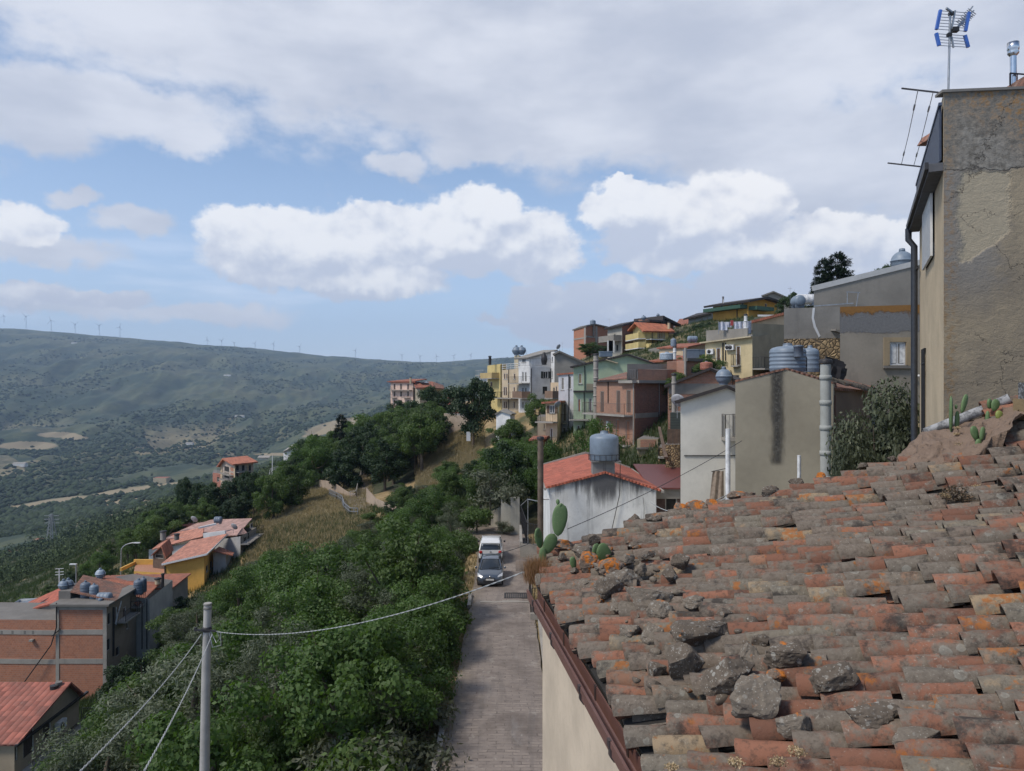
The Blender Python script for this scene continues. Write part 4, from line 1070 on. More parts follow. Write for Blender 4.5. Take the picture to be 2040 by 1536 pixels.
# ---- smooth cream house
b=Bld('cream_house','smooth cream gabled house with barred balcony left of stained beige wall',C(1603,38),C(2010,38),C(2060,50),3,[H(-36,38)]*4,M_CREAMW,cat='house')
fr(R1); b=b
zL=H(1005,38); zA=H(893,38); zR=H(935,38)
b.h=[zL,zR,zR,zL]; b.apex=(0,.80,zA)
b.finish(cap=False); b.roof(M_BLK,.16,.25,.3)
b.balc(0,1557,1650,1295,.7,1.35,slab=M_CONC,railm=flat('grey_bars',(.16,.155,.15),.6),gap=.17)
m=MB(); f=b.f[0]; z=H(1442,38); f.box(m,f.L*.06,f.L*.95,z-.02,z+.02,.01,.05); b.part('wall_cable',m,M_IRON)
m=MB(); t,z=f.hit(1660,1100); m.tube([f.pt(f.L-.10,3,.08),f.pt(f.L-.10,zR-.3,.08)],.06,8); b.part('downpipe',m,M_IRON)
fr(R4)
# hanging cloth by the cream house
m=MB(); q0=P(1868,345,36); W_=.9
vs=[];nx,nz=8,10
for i in range(nz+1):
    for k in range(nx+1):
        u=k/nx; v=i/nz; vs.append((q0.x+(u-.5)*W_*(.6+.4*v)-.15*v,36+.06*math.sin(u*14+v*2),q0.z-v*3.2*(1 if True else 0)))
m.idx(vs,[(i*(nx+1)+k,i*(nx+1)+k+1,(i+1)*(nx+1)+k+1,(i+1)*(nx+1)+k) for i in range(nz) for k in range(nx)],True)
single('hanging_cloth',m,flat('beige_cloth',(.33,.26,.20),.9),'beige cloth hanging on a line in front of the cream house','cloth',(q0.x,36,q0.z-3))
m=MB(); m.bar(P(1820,350,36),P(1935,325,36),.03); single('washing_bar',m,M_IRON,'thin dark bar the beige cloth hangs from','bar',tuple(P(1880,335,36)))
# white pole
chimney_pipe(X(1935,22),22,4,H(50,22),.07,'slim white pole rising before the cream house edge',M_WHM,cat='pole',collars=False,cap=False,name='white_pole')
# ---- stained beige house
fr(R2)
b=Bld('beige_house','beige rendered house with black stain streak and tanks on its roof',C(-55,32),C(655,32),C(700,39),3.5,[0]*4,plaster('plain_beige_render',(.34,.30,.225),.35,.15,.6,.35,(.16,.145,.12)),cat='house')
b.h=[H(1015,32),H(1030,32),H(1060,33),H(1015,33)]; b.apex=(0,.52,H(925,32))
b.finish(cap=False); b.roof(M_OTILE,.08,.02,.02)
m=MB(); f=b.f[0]   # stain: its own streak on the wall, real soot and damp under the tank
stn=mk('soot_streak',lambda g,p:(lambda o,n,u:(g.nt.nodes.update() if False else None,{'Base Color':g.mix(g.ss(g.noise(o,9,7,.8),.42,.62),(.045,.044,.042),(.15,.14,.12)),'Roughness':.95,'Alpha':g.m('MULTIPLY',g.ss(g.m('ADD',g.m('ABSOLUTE',g.m('SUBTRACT',u[0],.5)),g.m('MULTIPLY',g.m('SUBTRACT',g.noise(g.mapv(o,(1.5,1.5,.5)),1.6,6,.7),.5),.30)),.25,.02),g.m('MULTIPLY',g.ss(u[1],.0,.07),.78))})[1])(g.tc(),None,g.sep(g.tc('UV'))))
t0,z1=f.hit(110,960); t1,_=f.hit(385,960); _,z0=f.hit(240,1640)
m.face([f.pt(t0,z0,.006),f.pt(t1,z0,.006),f.pt(t1,H(925,32),.006),f.pt(t0,H(940,32),.006)],[(0,0),(1,0),(1,1),(0,1)]); b.part('stain',m,stn)
# side annex with overhanging old tiles
b2=Bld('brown_annex','brown walled annex with overhanging old tile eave right of beige house',C(668,33.2),C(905,36),C(960,44),4,[H(1065,33.2),H(1085,36),H(1030,44),H(1000,41)],plaster('brown_render',(.17,.12,.085),.4,.3),cat='house')
b2.finish(cap=False); b2.roof(M_OTILE,.12,.45)
fr(R2)
m=MB(); m.tube([P(668,1120,32.9),P(668,1400,32.9),P(655,1700,32.9)],.045,8); b2.part('downpipe',m,M_GUTTER)
m=MB()
rnd=random.Random(5)
for k in range(60):
    q=P(620+rnd.random()*300,0,34); t=rnd.random(); q=P(620+t*290,1008+t*70+rnd.uniform(-12,10),33.2+t*2); coppo(m,q,Vector((.9,.3,-.25)).normalized(),Vector((.2,-.2,.95)).normalized(),.4,.1,.08,(rnd.random(),rnd.random(),.9),seg=6)
b2.part('loose_tiles',m,M_LICH)
tank('v',X(325,35),35,H(940,35),'ribbed blue grey water tank standing on beige house',r=1.42*.98*.78,h=1.75*.95,label=None) if False else tank('v',X(325,34.5),34.5,H(948,34.5),'wide ribbed blue grey water tank standing on beige house roof',r=.79,h=1.18,ribs=5)
tank('v',X(487,37),37,H(952,37),'narrow tall blue grey tank right of the ribbed tank',r=.42,h=1.2)
m=MB(); m.lathe((X(403,33.6),33.6,H(840,33.6)),[(.2,0),(.2,.42),(.22,.43),(.22,.5),(.1,.52),(0,.52)],16); single('tank_neck',m,M_TANKD,'dark lidded round barrel behind the ribbed tank top','barrel',(X(403,33.6),33.6,H(840,33.6)))
chimney_pipe(X(600,31.2),31.2,4,H(895,31.2),.21,'tall grey cement flue pipe with collars in front of beige house',plaster('cement_pipe',(.30,.31,.29),.5,.1,2,.3))
chimney_pipe(X(390,0)if False else P(0,0,1).x*0+ (1592/1.0-1020)/1500*26,26,6,CZ+(768-907)/1500*26,.06,'short white plastic vent pipe in front of beige wall',M_WHM,cat='vent pipe',collars=False,cap=False,name='vent_pipe')
# sheet wreckage by the grey wall
m=MB(); rnd=random.Random(3)
for k in range(9):
    q=P(655+rnd.uniform(-20,50),950+rnd.uniform(-60,50),38); m.cbox(q,rnd.uniform(.5,1.2),.08,rnd.uniform(.3,.8),M=Matrix.Rotation(rnd.uniform(-.6,.6),3,'Y')@Matrix.Rotation(rnd.uniform(-.4,.4),3,'Z'))
single('torn_sheeting',m,M_IRON,'torn black sheeting piled on roof beside the cement flue','sheeting',tuple(P(665,980,38)))
# ---- grey stepped wall house
fr(R2)
b=Bld('grey_house','tall grey rendered building with stone framed window behind the drainpipe',C(705,40),C(1300,40),C(1500,52),8,[H(475,40),H(462,40)]*2,plaster('mottled_grey_render',(.235,.21,.17),.9,.35,.8,.5,(.12,.115,.105)),cat='house')
b.h=[H(478,40),H(462,40),H(462,40),H(478,40)]
w=b.win(0,1065,735,1180,900,'gl'); b.finish()
m=MB(); f=b.f[0]
def fb(mb,x0,y0,x1,y1,o0,o1):
    a=f.rect(x0,y0,x1,y1); f.box(mb,a[0],a[1],a[2],a[3],o0,o1)
fb(m,1020,700,1063,905,.003,.07); fb(m,1182,700,1228,905,.003,.07); fb(m,1063.3,700,1181.7,733,.003,.07); b.part('stone_surround',m,plaster('sandstone',(.27,.21,.13),.5,.3),w)
m=MB(); fb(m,1015,906,1232,925,.003,.16); b.part('window_ledge',m,M_DCONC,w)
m=MB(); fb(m,1079,748,1115,886,-.066,-.05); fb(m,1140,748,1170,886,-.066,-.05); b.part('curtain',m,M_CURT,w)
m=MB(); fb(m,1118,745,1138,888,-.066,-.045); b.part('mullion',m,M_GREYP,w)
m=MB(); t0,z1=f.hit(703,478); t1,z0=f.hit(1290,560)
cr=mk('orange_lichen_band',lambda g,p:{'Base Color':g.mix(g.noise(g.tc(),7,5,.7),(.15,.07,.02),(.31,.16,.045)),'Roughness':.95,'Alpha':g.ss(g.m('ADD',g.sep(g.tc('UV'))[1],g.m('MULTIPLY',g.m('SUBTRACT',g.noise(g.mapv(g.tc(),(1,1,1)),.9,6,.7),.5),1.9)),.30,.62)})
m.face([f.pt(0,z0,.006),f.pt(f.L,z0,.006),f.pt(f.L,b.h[1],.006),f.pt(0,b.h[0],.006)],[(0,0),(1,0),(1,1),(0,1)]); b.part('lichen_band',m,cr)
m=MB(); t0,z1=f.hit(703,510); t1,z0=f.hit(1290,690)
cr=mk('rough_grey_cement',lambda g,p:{'Base Color':g.mix(g.noise(g.tc(),9,6,.8),(.10,.10,.10),(.25,.25,.25)),'Roughness':.95,'Normal':g.bump(g.noise(g.tc(),9,5,.7),.8,.04),'Alpha':g.m('MULTIPLY',g.ss(g.m('ADD',g.sep(g.tc('UV'))[1],g.m('MULTIPLY',g.m('SUBTRACT',g.noise(g.tc(),1.1,6,.7),.5),.5)),.10,.2),.9)})
m.face([f.pt(0,z0,.003),f.pt(f.L,z0,.003),f.pt(f.L,z1,.003),f.pt(0,z1,.003)],[(0,0),(1,0),(1,1),(0,1)]); b.part('cement_patch',m,cr)
m=MB(); m.tube([f.pt(f.hit(1270,980)[0]-.3,H(980,40),.0),f.pt(f.hit(1270,980)[0]-.1,H(980,40),.5)],.07,8); b.part('white_stub',m,M_WHM)
b=Bld('sloped_wall_building','long grey building with sloping white capped wall top below the cedars',C(515,50),C(1330,50),C(1500,62),10,[H(352,50),H(150,50),H(150,50),H(352,50)],plaster('dull_grey_render',(.20,.185,.16),.5,.3,.6,.4,(.12,.11,.10)),cat='building')
b.finish(cap=True); m=MB(); f=b.f[0]; m.bar(f.pt(-.1,b.h[0]+.06,.0),f.pt(f.L,b.h[1]+.06,.0),.14,.35); b.part('coping',m,plaster('pale_coping',(.40,.40,.39),.4,.1))
m=MB(); q=lambda x,y:P(x,y,49.6); m.bar(q(515,473),q(800,452),.07); m.bar(q(757,370),q(757,455),.05); m.bar(q(838,372),q(822,478),.05); m.bar(q(750,370),q(850,374),.05); b.part('bracket_pipes',m,M_GALV)
b=Bld('ruined_stone_wall','patched wall with exposed rubble stone below grey render left of window','xx' and C(298,46),C(703,46),C(800,50),9,[H(490,46),H(478,46),H(478,46),H(490,46)],M_GREYP,cat='wall')
b.finish(); f=b.f[0]; m=MB(); t0,z1=f.hit(298,705); t1,z0=f.hit(703,1000)
stone=mk('rubble_stone',lambda g,p:(lambda v,n,e:{'Base Color':g.mix(g.ss(e,.0,.10),(.10,.075,.05),g.mix(g.sep(v)[0],(.22,.155,.085),(.40,.29,.16))),'Roughness':.95,'Normal':g.bump(g.ss(e,.0,.2),.9,.06)})(g.vor(g.tc('UV'),3.6,'Color'),None,g.vor(g.tc('UV'),3.6,'Distance','DISTANCE_TO_EDGE')))
m.face([f.pt(0,z0,.02),f.pt(f.L,z0,.02),f.pt(f.L,z1,.02),f.pt(0,z1-.05,.02)],[(0,0),(f.L,0),(f.L,z1-z0),(0,z1-z0)]); b.part('rubble_face',m,stone)
m=MB(); pts=[(505,485),(522,485),(515,560),(530,620),(562,690),(550,700),(512,625),(498,560)]; m.face([f.pt(*f.hit(x,y),.02) for x,y in pts][::-1]); b.part('plaster_scar',m,M_WHITE)
m=MB(); m.slab([f.pt(f.hit(640,640)[0],H(640,46),.0),f.pt(f.hit(700,660)[0],H(660,46),.0),f.pt(f.hit(700,665)[0],H(665,46),.5),f.pt(f.hit(650,640)[0],H(645,46),.5)],.1); b.part('broken_ledge',m,M_DCONC)
tank('s',X(1155,52),52,H(225,52),'spherical grey blue water tank showing above sloping wall top',r=.72)
tank('h',X(400,56),56,H(488,56),'small horizontal grey tank at left end of the sloping wall',r=.42,L=1.2,ax='Y')
tank('h',X(455,60),60,H(470,60),'pale curved tank behind the small horizontal tank',r=.40,L=1.6,mt=M_WHM)
antenna(X(343,55),55,H(480,55),1.5,'thin aerial mast left of the cedar trees',.35); antenna(X(522,49),49,H(350,49),1.4,'thin dark aerial at left end of sloping wall',.35)
# ---- house on the far right with cracked side wall
fr(PX)
YC=15.0; cA=Vector((X(1880,YC),YC,0)); dl=Vector((.46,1,0)).normalized()
zt=Z(185,YC)
P0=cA+dl*6.5
b=Bld('cracked_house','tall old house with cracked patched side wall, antenna and roof balcony','x' and (P0.x,P0.y),(cA.x,cA.y),(cA.x+9,cA.y-.6),5,[zt-.0]*4,plaster('left_face_render',(.40,.32,.21),.6,.4,1.3,.5,(.18,.13,.08)),cat='house',wm2=None)
def bigwall(g,p):
    o=g.n('ShaderNodeNewGeometry').outputs['Position']; x,y,z=g.sep(o)
    n0=g.noise(o,.55,6,.68); n=g.noise(o,2.2,7,.75); n2=g.noise(o,9,6,.72); n3=g.noise(o,34,4,.7)
    tr=g.noise(g.mapv(o,(1.0,1,1.9),rot=(0,.5,0)),3.6,6,.72,1.2)
    nn=g.m('SUBTRACT',n,.5)
    c=g.mix(g.ss(n0,.32,.68),(.20,.165,.12),(.33,.265,.175))
    c=g.mix(g.m('MULTIPLY',g.m('MULTIPLY',g.ss(g.m('ADD',x,g.m('MULTIPLY',nn,1.2)),9.9,9.3),g.ss(z,14.2,15.6)),.75),c,(.20,.19,.175))
    c=g.mix(g.m('MULTIPLY',g.ss(n3,.5,.75),.45),c,(.13,.11,.09))
    zz_=g.m('ADD',z,g.m('MULTIPLY',g.m('SUBTRACT',g.noise(o,1.4,6,.7),.5),.5))
    top=g.ss(zz_,17.25,17.32); c=g.mix(top,c,g.mix(g.ss(n2,.3,.7),(.125,.11,.088),(.27,.245,.205)))
    bl=g.ss(g.m('ADD',n,g.m('MULTIPLY',g.m('SUBTRACT',z,17),.03)),.56,.68); c=g.mix(g.m('MULTIPLY',bl,.6),c,(.07,.062,.052))
    org=g.m('MULTIPLY',g.ss(g.m('ADD',g.m('ADD',x,z),g.m('MULTIPLY',n0,2.0)),28.3,29.3),g.ss(n2,.44,.60)); c=g.mix(g.m('MULTIPLY',org,.8),c,(.25,.125,.03))
    edge=g.m('MULTIPLY',g.ss(g.m('ADD',x,g.m('MULTIPLY',nn,.5)),8.95,8.7),g.ss(n2,.45,.6)); c=g.mix(g.m('MULTIPLY',edge,.5),c,(.24,.13,.04))
    rx=g.m('ADD',x,g.m('MULTIPLY',g.m('SUBTRACT',g.noise(o,1.7,6,.72),.5),.55))
    bnd=g.m('ADD',9.85,g.m('MULTIPLY',g.ss(z,16.1,15.4),-.75))
    pat=g.m('MULTIPLY',g.m('MULTIPLY',g.ss(g.m('SUBTRACT',rx,bnd),.05,-.05),g.ss(rx,8.80,8.98)),g.m('MULTIPLY',g.ss(zz_,15.38,15.44),g.ss(zz_,17.30,17.22)))
    c=g.mix(pat,c,g.mix(n2,(.31,.26,.18),(.40,.335,.235)))
    vw=g.vm('ADD',o,g.vm('MULTIPLY',g.vm('SUBTRACT',g.noise(o,1.8,5,.7,out=1),(.5,.5,.5)),(.9,.9,.9)))
    cr=g.vor(g.mapv(vw,(.42,.42,.85)),1.0,'Distance','DISTANCE_TO_EDGE'); ck=g.m('MULTIPLY',g.ss(cr,.007,.001),g.ss(g.noise(o,.8,3,.5),.46,.54))
    ck2=g.m('MULTIPLY',g.ss(g.m('ABSOLUTE',g.m('SUBTRACT',zz_,17.30)),.022,.006),g.ss(n,.40,.52)); ck=g.m('MAXIMUM',ck,ck2)
    c=g.mix(g.m('MULTIPLY',ck,.75),c,(.04,.034,.028))
    h=g.m('ADD',g.m('ADD',g.m('MULTIPLY',tr,1.3),g.m('MULTIPLY',n2,.5)),g.m('SUBTRACT',g.m('MULTIPLY',n,.8),g.m('MULTIPLY',ck,2)))
    h=g.m('ADD',h,g.m('MULTIPLY',pat,-1.5))
    return {'Base Color':c,'Roughness':.95,'Normal':g.bump(h,.5,.045)}
M_BIG=mk('cracked_side_render',bigwall)
b.wm2=M_BIG; b.h=[zt-.25,zt,zt+.15,zt]
fr(PX)
# left face features measured by distance along it (t from far end 0 to corner 6.5)
f=b.f[0]
def hole(t0,t1,z0,z1): f.holes.append((t0,t1,z0,z1))
zb=Z(320,YC)+.0   # balcony soffit at the corner
t0s,t1s=f.hit(1845,400)[0],f.hit(1862,400)[0]
hole(t0s,t1s,Z(520,17.5),Z(395,17.5)); sw=(t0s,t1s,Z(520,17.5),Z(395,17.5))
t0d,t1d=f.hit(1838,740)[0],f.hit(1845,740)[0]; hole(max(.1,t0d),t1d,7.9,Z(695,19.5)); dw=(max(.1,t0d),t1d,7.9,Z(695,19.5))
b.finish()
m=MB(); f.box(m,sw[0],sw[1],sw[2],sw[3],-.13,-.1); wo=b.part('window',m,M_GLASS)
for a,c in((sw[0]-.02,(sw[0]+sw[1])/2-.01),((sw[0]+sw[1])/2+.01,sw[1]+.02)):
    m=MB(); A,B_,C_,D=f.pt(a,sw[2],.09),f.pt(c,sw[2],.09),f.pt(c,sw[3],.09),f.pt(a,sw[3],.09); o_=-f.n*.05
    m.face([A,B_,C_,D],[(0,0),(c-a,0),(c-a,sw[3]-sw[2]),(0,sw[3]-sw[2])]); m.face([D+o_,C_+o_,B_+o_,A+o_],[(0,0)]*4)
    for p,q in((A,D),(D,C_),(C_,B_),(B_,A)): m.face([p,q,q+o_,p+o_],[(0,0)]*4)
    b.part('shutter',m,M_WSLAT,wo)
m=MB(); f.box(m,dw[0],dw[1],dw[2],dw[3],-.13,-.1); do=b.part('window',m,M_DARK); m=MB()
for k in range(5): t=dw[0]+(dw[1]-dw[0])*(k+.5)/5; m.bar(f.pt(t,dw[2],.03),f.pt(t,dw[3],.03),.02)
for k in range(4): z=dw[2]+(dw[3]-dw[2])*k/3.2; m.bar(f.pt(dw[0],z,.04),f.pt(dw[1],z,.04),.02)
b.part('window_bars',m,M_IRON,do)
# ledge crack band across left face
m=MB(); f.box(m,.0,f.L-.0,10.05,10.12,.004,.07); b.part('ledge',m,M_DCONC)
# balcony: sloping in the photo only by perspective: slab with dark soffit, corrugated dark screen
zs=Z(318,YC)-.05
m=MB(); f.box(m,-.1,f.L-.02,zs-.16,zs,.003,.26); bo=b.part('balcony',m,flat('dark_grey_slab',(.075,.075,.08),.7))
m=MB(); f.box(m,-.1,f.L-.03,zs-.10,zs+.04,.261,.33); b.part('gutter',m,M_IRON,bo)
sc_=flat('blue_grey_sheet',(.045,.06,.095),.5,.2)
m=MB()
for k in range(60):
    t=-.18+(f.L+.1)*k/60; f.box(m,t,t+(f.L+.1)/60*.6,zs+.061,zs+1.15,.045,.07)
f.box(m,-.18,f.L-.06,zs+.062,zs+1.14,.035,.044); f.box(m,-.2,f.L-.0,zs+1.14,zs+1.2,.03,.09); b.part('screen',m,sc_,bo)
q=f.pt(.12,zs-.1,.28); m=MB(); m.tube([q,q+Vector((0,0,-.3)),f.pt(.14,zs-.6,.14),f.pt(.14,11.0,.14),f.pt(.14,9.3,.14)],.085,12); b.part('drainpipe',m,flat('black_pipe',(.028,.032,.04),.45))
m=MB(); f.box(m,-.3,.5,Z(528,20)-.02,Z(528,20)+.02,.05,.10); b.part('pipe_clamp',m,M_IRON)
# coping
m=MB(); g_=b.f[1]; m.hexa([g_.pt(-.05,zt-.002,.05),g_.pt(g_.L,zt+.148,.05),g_.pt(g_.L,zt+.148,-.25),g_.pt(-.05,zt-.002,-.25)],[g_.pt(-.05,zt+.05,.05),g_.pt(g_.L,zt+.2,.05),g_.pt(g_.L,zt+.2,-.25),g_.pt(-.05,zt+.05,-.25)]); b.part('coping',m,M_DCONC)
# gable roof edge at right with flue
m=MB(); m.hexa([Vector((X(2028,15.2),15.2,Z(172,15.2))),Vector((14,15.2,Z(172,15.2))),Vector((14,19,Z(172,15.2))),Vector((X(2028,15.2),19,Z(172,15.2)))],[Vector((X(2040,15.2),15.2,Z(152,15.2))),Vector((14,15.2,18.9+2)),Vector((14,19,18.9+2)),Vector((X(2040,15.2),19,Z(152,15.2)))]); b.part('roof',m,M_OTILE)
# laundry line brackets
fr(T1)
t=Thing('washing_line','two poles with washing lines sticking out from the top balcony','washing line',tuple(P(430,570,15.3)))
m=MB(); A=P(430,570,15.3); B_=P(175,541,16.2); m.bar(A,B_,.035); t.part('pole',m,M_IRON)
m=MB(); C_=P(308,1022,20.5); D=P(90,998,21.6); m.bar(C_,D,.04); t.part('pole',m,M_IRON)
for (x0,y0,x1,y1) in((272,555,172,1003),(365,566,248,1010)):
    m=MB(); a=P(x0,y0,15.8); c=P(x1,y1,21.2); m.tube([a,a.lerp(c,.5)-Vector((0,0,.06)),c],.008,4); 
    for u in(.18,.82): m.tube([a.lerp(c,u-.03),a.lerp(c,u+.03)],.022,5)
    t.part('line',m,M_GALV)
# main antenna
t=Thing('tv_antenna','tall roof antenna with blue edged reflector panels against the sky','antenna',tuple(P(458,555,15.4)))
m=MB(); m.tube([P(458,560,15.4),P(470,70,15.4)],.022,8); t.part('mast',m,M_GALV)
YA=15.4; blue=flat('blue_plastic',(.05,.13,.42),.4)
def stick(nm,lst,wd,mt):
    m=MB()
    for (x0,y0,y0d,x1,y1,y1d) in lst: m.bar(P(x0,y0,YA+y0d),P(x1,y1,YA+y1d),wd)
    return t.part(nm,m,mt)
stick('reflector_edge',[(410,62,-.1,386,180,-.1)],.055,blue); stick('reflector_edge',[(585,75,.15,563,192,.15)],.055,blue)
stick('reflector_edge',[(384,203,-.1,402,280,-.1)],.055,blue); stick('reflector_edge',[(560,216,.15,580,290,.15)],.055,blue)
m=MB()
for k in range(7):
    u=k/6; m.bar(P(410-24*u,66+112*u,YA-.1),P(585-22*u,79+112*u,YA+.15),.010)
for k in range(5):
    u=k/4; m.bar(P(385+17*u,206+72*u,YA-.1),P(560+20*u,219+70*u,YA+.15),.010)
m.bar(P(500,65,YA),P(478,180,YA),.03); m.bar(P(478,225,YA),P(490,292,YA),.03); m.bar(P(445,50,YA-.1),P(490,82,YA),.035)
t.part('reflector_rods',m,M_GALV)
m=MB(); m.cbox(P(500,182,YA),.12,.1,.09); m.cbox(P(475,84,YA),.08,.08,.07); m.cbox(P(464,214,YA),.08,.08,.07); t.part('dipole_box',m,M_IRON)
m=MB()
for (dx_,dy_) in((0,0),(6,26),(-4,58)):
    m.bar(P(505,178,YA),P(608+dx_,38+dy_,YA+.55),.022)
for k in range(9):
    u=.25+k*.085; c=P(505,178,YA).lerp(P(611,62,YA+.55),u); m.bar(c-Vector((.13,.08,-.02)),c+Vector((.13,.08,-.02)),.012)
t.part('director_boom',m,M_GALV)
# steel flue
t=Thing('steel_flue','polished steel chimney flue with wide cowl on the cracked house roof','chimney flue',tuple(P(857,525,15.6)))
m=MB(); a=P(857,525,15.6); e=P(855,330,15.6); m.tube([a,e],.062,20); t.part('pipe',m,M_STEEL)
m=MB(); h_=(P(855,262,15.6)-e).z; m.lathe(e,[(.062,-.05),(.105,0),(.11,.02),(.10,h_*.3),(.112,h_*.35),(.112,h_),(.10,h_),(.10,h_*.5),(0,h_*.5)],24); t.part('cowl',m,M_STEEL)
m=MB(); m.bar(P(835,448,15.5),P(925,455,15.5),.025); m.bar(P(837,448,15.5),P(837,525,15.5),.025); m.bar(P(878,450,15.7),P(878,525,15.7),.025); t.part('stay',m,M_IRON)
fr(PX)
# ---- cream house with air conditioners
fr(R1)
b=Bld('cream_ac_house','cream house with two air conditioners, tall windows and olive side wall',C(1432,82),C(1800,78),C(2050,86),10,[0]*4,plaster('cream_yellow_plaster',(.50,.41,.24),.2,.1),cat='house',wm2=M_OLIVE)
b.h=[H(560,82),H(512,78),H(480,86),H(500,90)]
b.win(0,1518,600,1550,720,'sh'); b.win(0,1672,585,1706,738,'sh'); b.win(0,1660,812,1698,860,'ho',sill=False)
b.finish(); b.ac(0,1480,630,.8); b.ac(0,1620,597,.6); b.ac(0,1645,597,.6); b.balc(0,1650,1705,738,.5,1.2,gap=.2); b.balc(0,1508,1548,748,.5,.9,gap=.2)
b.pipe(0,1572,560,860,.07); b.pipe(0,1592,560,700,.05); b.balc(1,1800,1955,760,1.3,1.3,gap=.25)
m=MB(); f=b.f[0]; m.hexa([f.pt(-.4,H(566,82),0),f.pt(f.L+.1,H(518,78),0),f.pt(f.L+.1,H(518,78),.5),f.pt(-.4,H(566,82),.5)],[f.pt(-.4,H(556,82),0),f.pt(f.L+.1,H(508,78),0),f.pt(f.L+.1,H(508,78),.5),f.pt(-.4,H(556,82),.5)]); b.part('cornice',m,M_CREAM)
m=MB(); m.hexa([f.pt(.1,b.h[0],-.02),f.pt(5.0,b.h[0]+.2,-.02),f.pt(5,b.h[0]+.2,-.2),f.pt(.1,b.h[0],-.2)],[f.pt(.1,H(465,82),-.02),f.pt(5.0,H(460,81),-.02),f.pt(5,H(460,81),-.2),f.pt(.1,H(465,82),-.2)]); b.part('parapet',m,M_GREYP)
b=Bld('olive_block','olive beige upper block behind the cream house terrace',C(1800,80.5),C(2060,84),C(2200,92),16,[0]*4,M_OLIVE,cat='building')
b.h=[H(408,80.5),H(420,84),H(420,84),H(408,80.5)]; b.finish()
chimney_pipe(X(1748,79.5),79.5,H(500,79.5),H(350,79.5),.17,'white flue pipe with cap standing on the cream house roof',M_WHM)
# laundry
t=Thing('laundry_line','white sheets drying on a line on the cream house terrace','laundry',tuple(P(1660,490,80)))
m=MB(); m.bar(P(1535,395,80),P(1535,490,80),.06); m.bar(P(1790,385,80),P(1790,490,80),.06); m.bar(P(1535,400,80),P(1790,392,80),.03); t.part('line_and_posts',m,M_GALV)
rnd=random.Random(2)
for k,(xa,xb,yt,yb) in enumerate(((1540,1605,398,462),(1605,1640,398,440),(1655,1722,396,480),(1725,1788,392,488))):
    m=MB(); vs=[];nx,nz=7,5
    for i in range(nz+1):
        for j in range(nx+1):
            q=P(xa+(xb-xa)*j/nx,yt+(yb-yt)*i/nz+rnd.uniform(-2,2),80+.15*math.sin(j*1.7+k)+.02); vs.append(q)
    m.idx(vs,[(i*(nx+1)+j,i*(nx+1)+j+1,(i+1)*(nx+1)+j+1,(i+1)*(nx+1)+j) for i in range(nz) for j in range(nx)],True); t.part('sheet',m,flat('white_sheet',(.55,.57,.64),.9))
m=MB(); m.cbox(P(1640,405,79.9),.3,.06,.55); t.part('red_cloth',m,flat('red_cloth',(.35,.06,.06),.9))
# peach house
fr(R2)
b=Bld('peach_house','peach gabled house top showing behind the olive block',C(30,95),C(300,95),C(360,108),20,[0]*4,M_PEACH,cat='house')
b.h=[H(590,95),H(522,95),H(522,95),H(590,95)]; b.win(0,218,570,234,584,'ho',sill=False); b.finish(cap=False); b.roof(M_TILE,.3,.5)
# ochre house
fr(R1)
b=Bld('ochre_house','large ochre house with green balcony on top of the hill',C(1492,174.6),C(1768,165),C(1996,171),22,[0]*4,M_OCH,cat='house')
b.h=[H(264,174.6),H(226,165),H(243,171),H(262,180)]; b.apex=(1,.48,H(206,168))
for x,y0,y1 in((1560,268,310),(1638,260,298),(1722,248,285)): b.win(0,x-10,y0,x+10,y1,'dsh')
b.win(1,1898,255,1914,285,'sh')
b.finish(cap=False); b.roof(M_BLK,.45,1.6,1.6)
b.balc(0,1470,1762,322,2.2,.62,solid=M_GRN,slab=M_GRN); b.balc(1,1770,1905,300,2.2,.62,solid=M_GRN,slab=M_GRN)
b.pipe(0,1682,240,380,.12); chimney_pipe(X(1574,172),172,H(390,172),H(222,172),.09,'thin pale mast in front of the ochre house',M_WHM,cat='mast',collars=False,cap=False,name='mast')
chimney_pipe(X(1575,174),174.4,H(262,174),H(205,174),.2,'small chimney on the left roof edge of the ochre house',M_DCONC,collars=False)
b=Bld('ochre_annex','low ochre annex with white roof edge right of the green balcony',C(1880,163),C(1990,163),C(2010,172),24,[H(345,163)]*4,M_OCH,cat='house'); b.finish(); b.roof(M_WHITE,.4,1.0,name='white_roof')
# grey gable far behind
b=Bld('grey_hilltop_house','grey gabled house at the very top behind the ochre house',C(1880,215),C(2100,215),C(2160,235),28,[0]*4,M_GREYP,cat='house')
b.h=[H(190,215),H(215,215),H(215,215),H(190,215)]; b.apex=(0,.40,H(158,215)); b.win(0,2015,210,2050,235,'ho'); b.finish(cap=False); b.roof(M_DCONC,.4,.8)
# glazed grey shed
b=Bld('glazed_shed','grey green glazed shed with dark sloping roof left of ochre house',C(1300,192),C(1480,184),C(1560,196),22,[0]*4,flat('grey_glazing',(.17,.19,.19),.4),cat='shed')
b.h=[H(362,192),H(322,184),H(306,196),H(330,204)]
b.finish(cap=False); b.roof(M_BLK,.4,1.6)
for x in(1352,1405,1450): b.band(0,x-3,362,x+3,455,M_GREYP,.08,'mullion')
b=Bld('low_tile_house','low house with tan tile roof between glazed shed and yellow house',C(1215,200),C(1300,200),C(1330,215),22,[0]*4,M_PEACH,cat='house'); b.h=[H(430,200),H(425,200),H(372,215),H(376,215)]; b.finish(cap=False); b.roof(M_TILE,.3,.8)
b=Bld('terrace_block','grey block with dark balcony railings below the glazed shed',C(1195,185),C(1320,180),C(1400,190),18,[H(440,183)]*4,M_GREYP,cat='house'); b.win(0,1218,540,1240,580,'ho'); b.win(0,1270,545,1290,585,'ho'); b.finish(); b.balc(0,1200,1300,512,1.6,3.0,gap=.6)
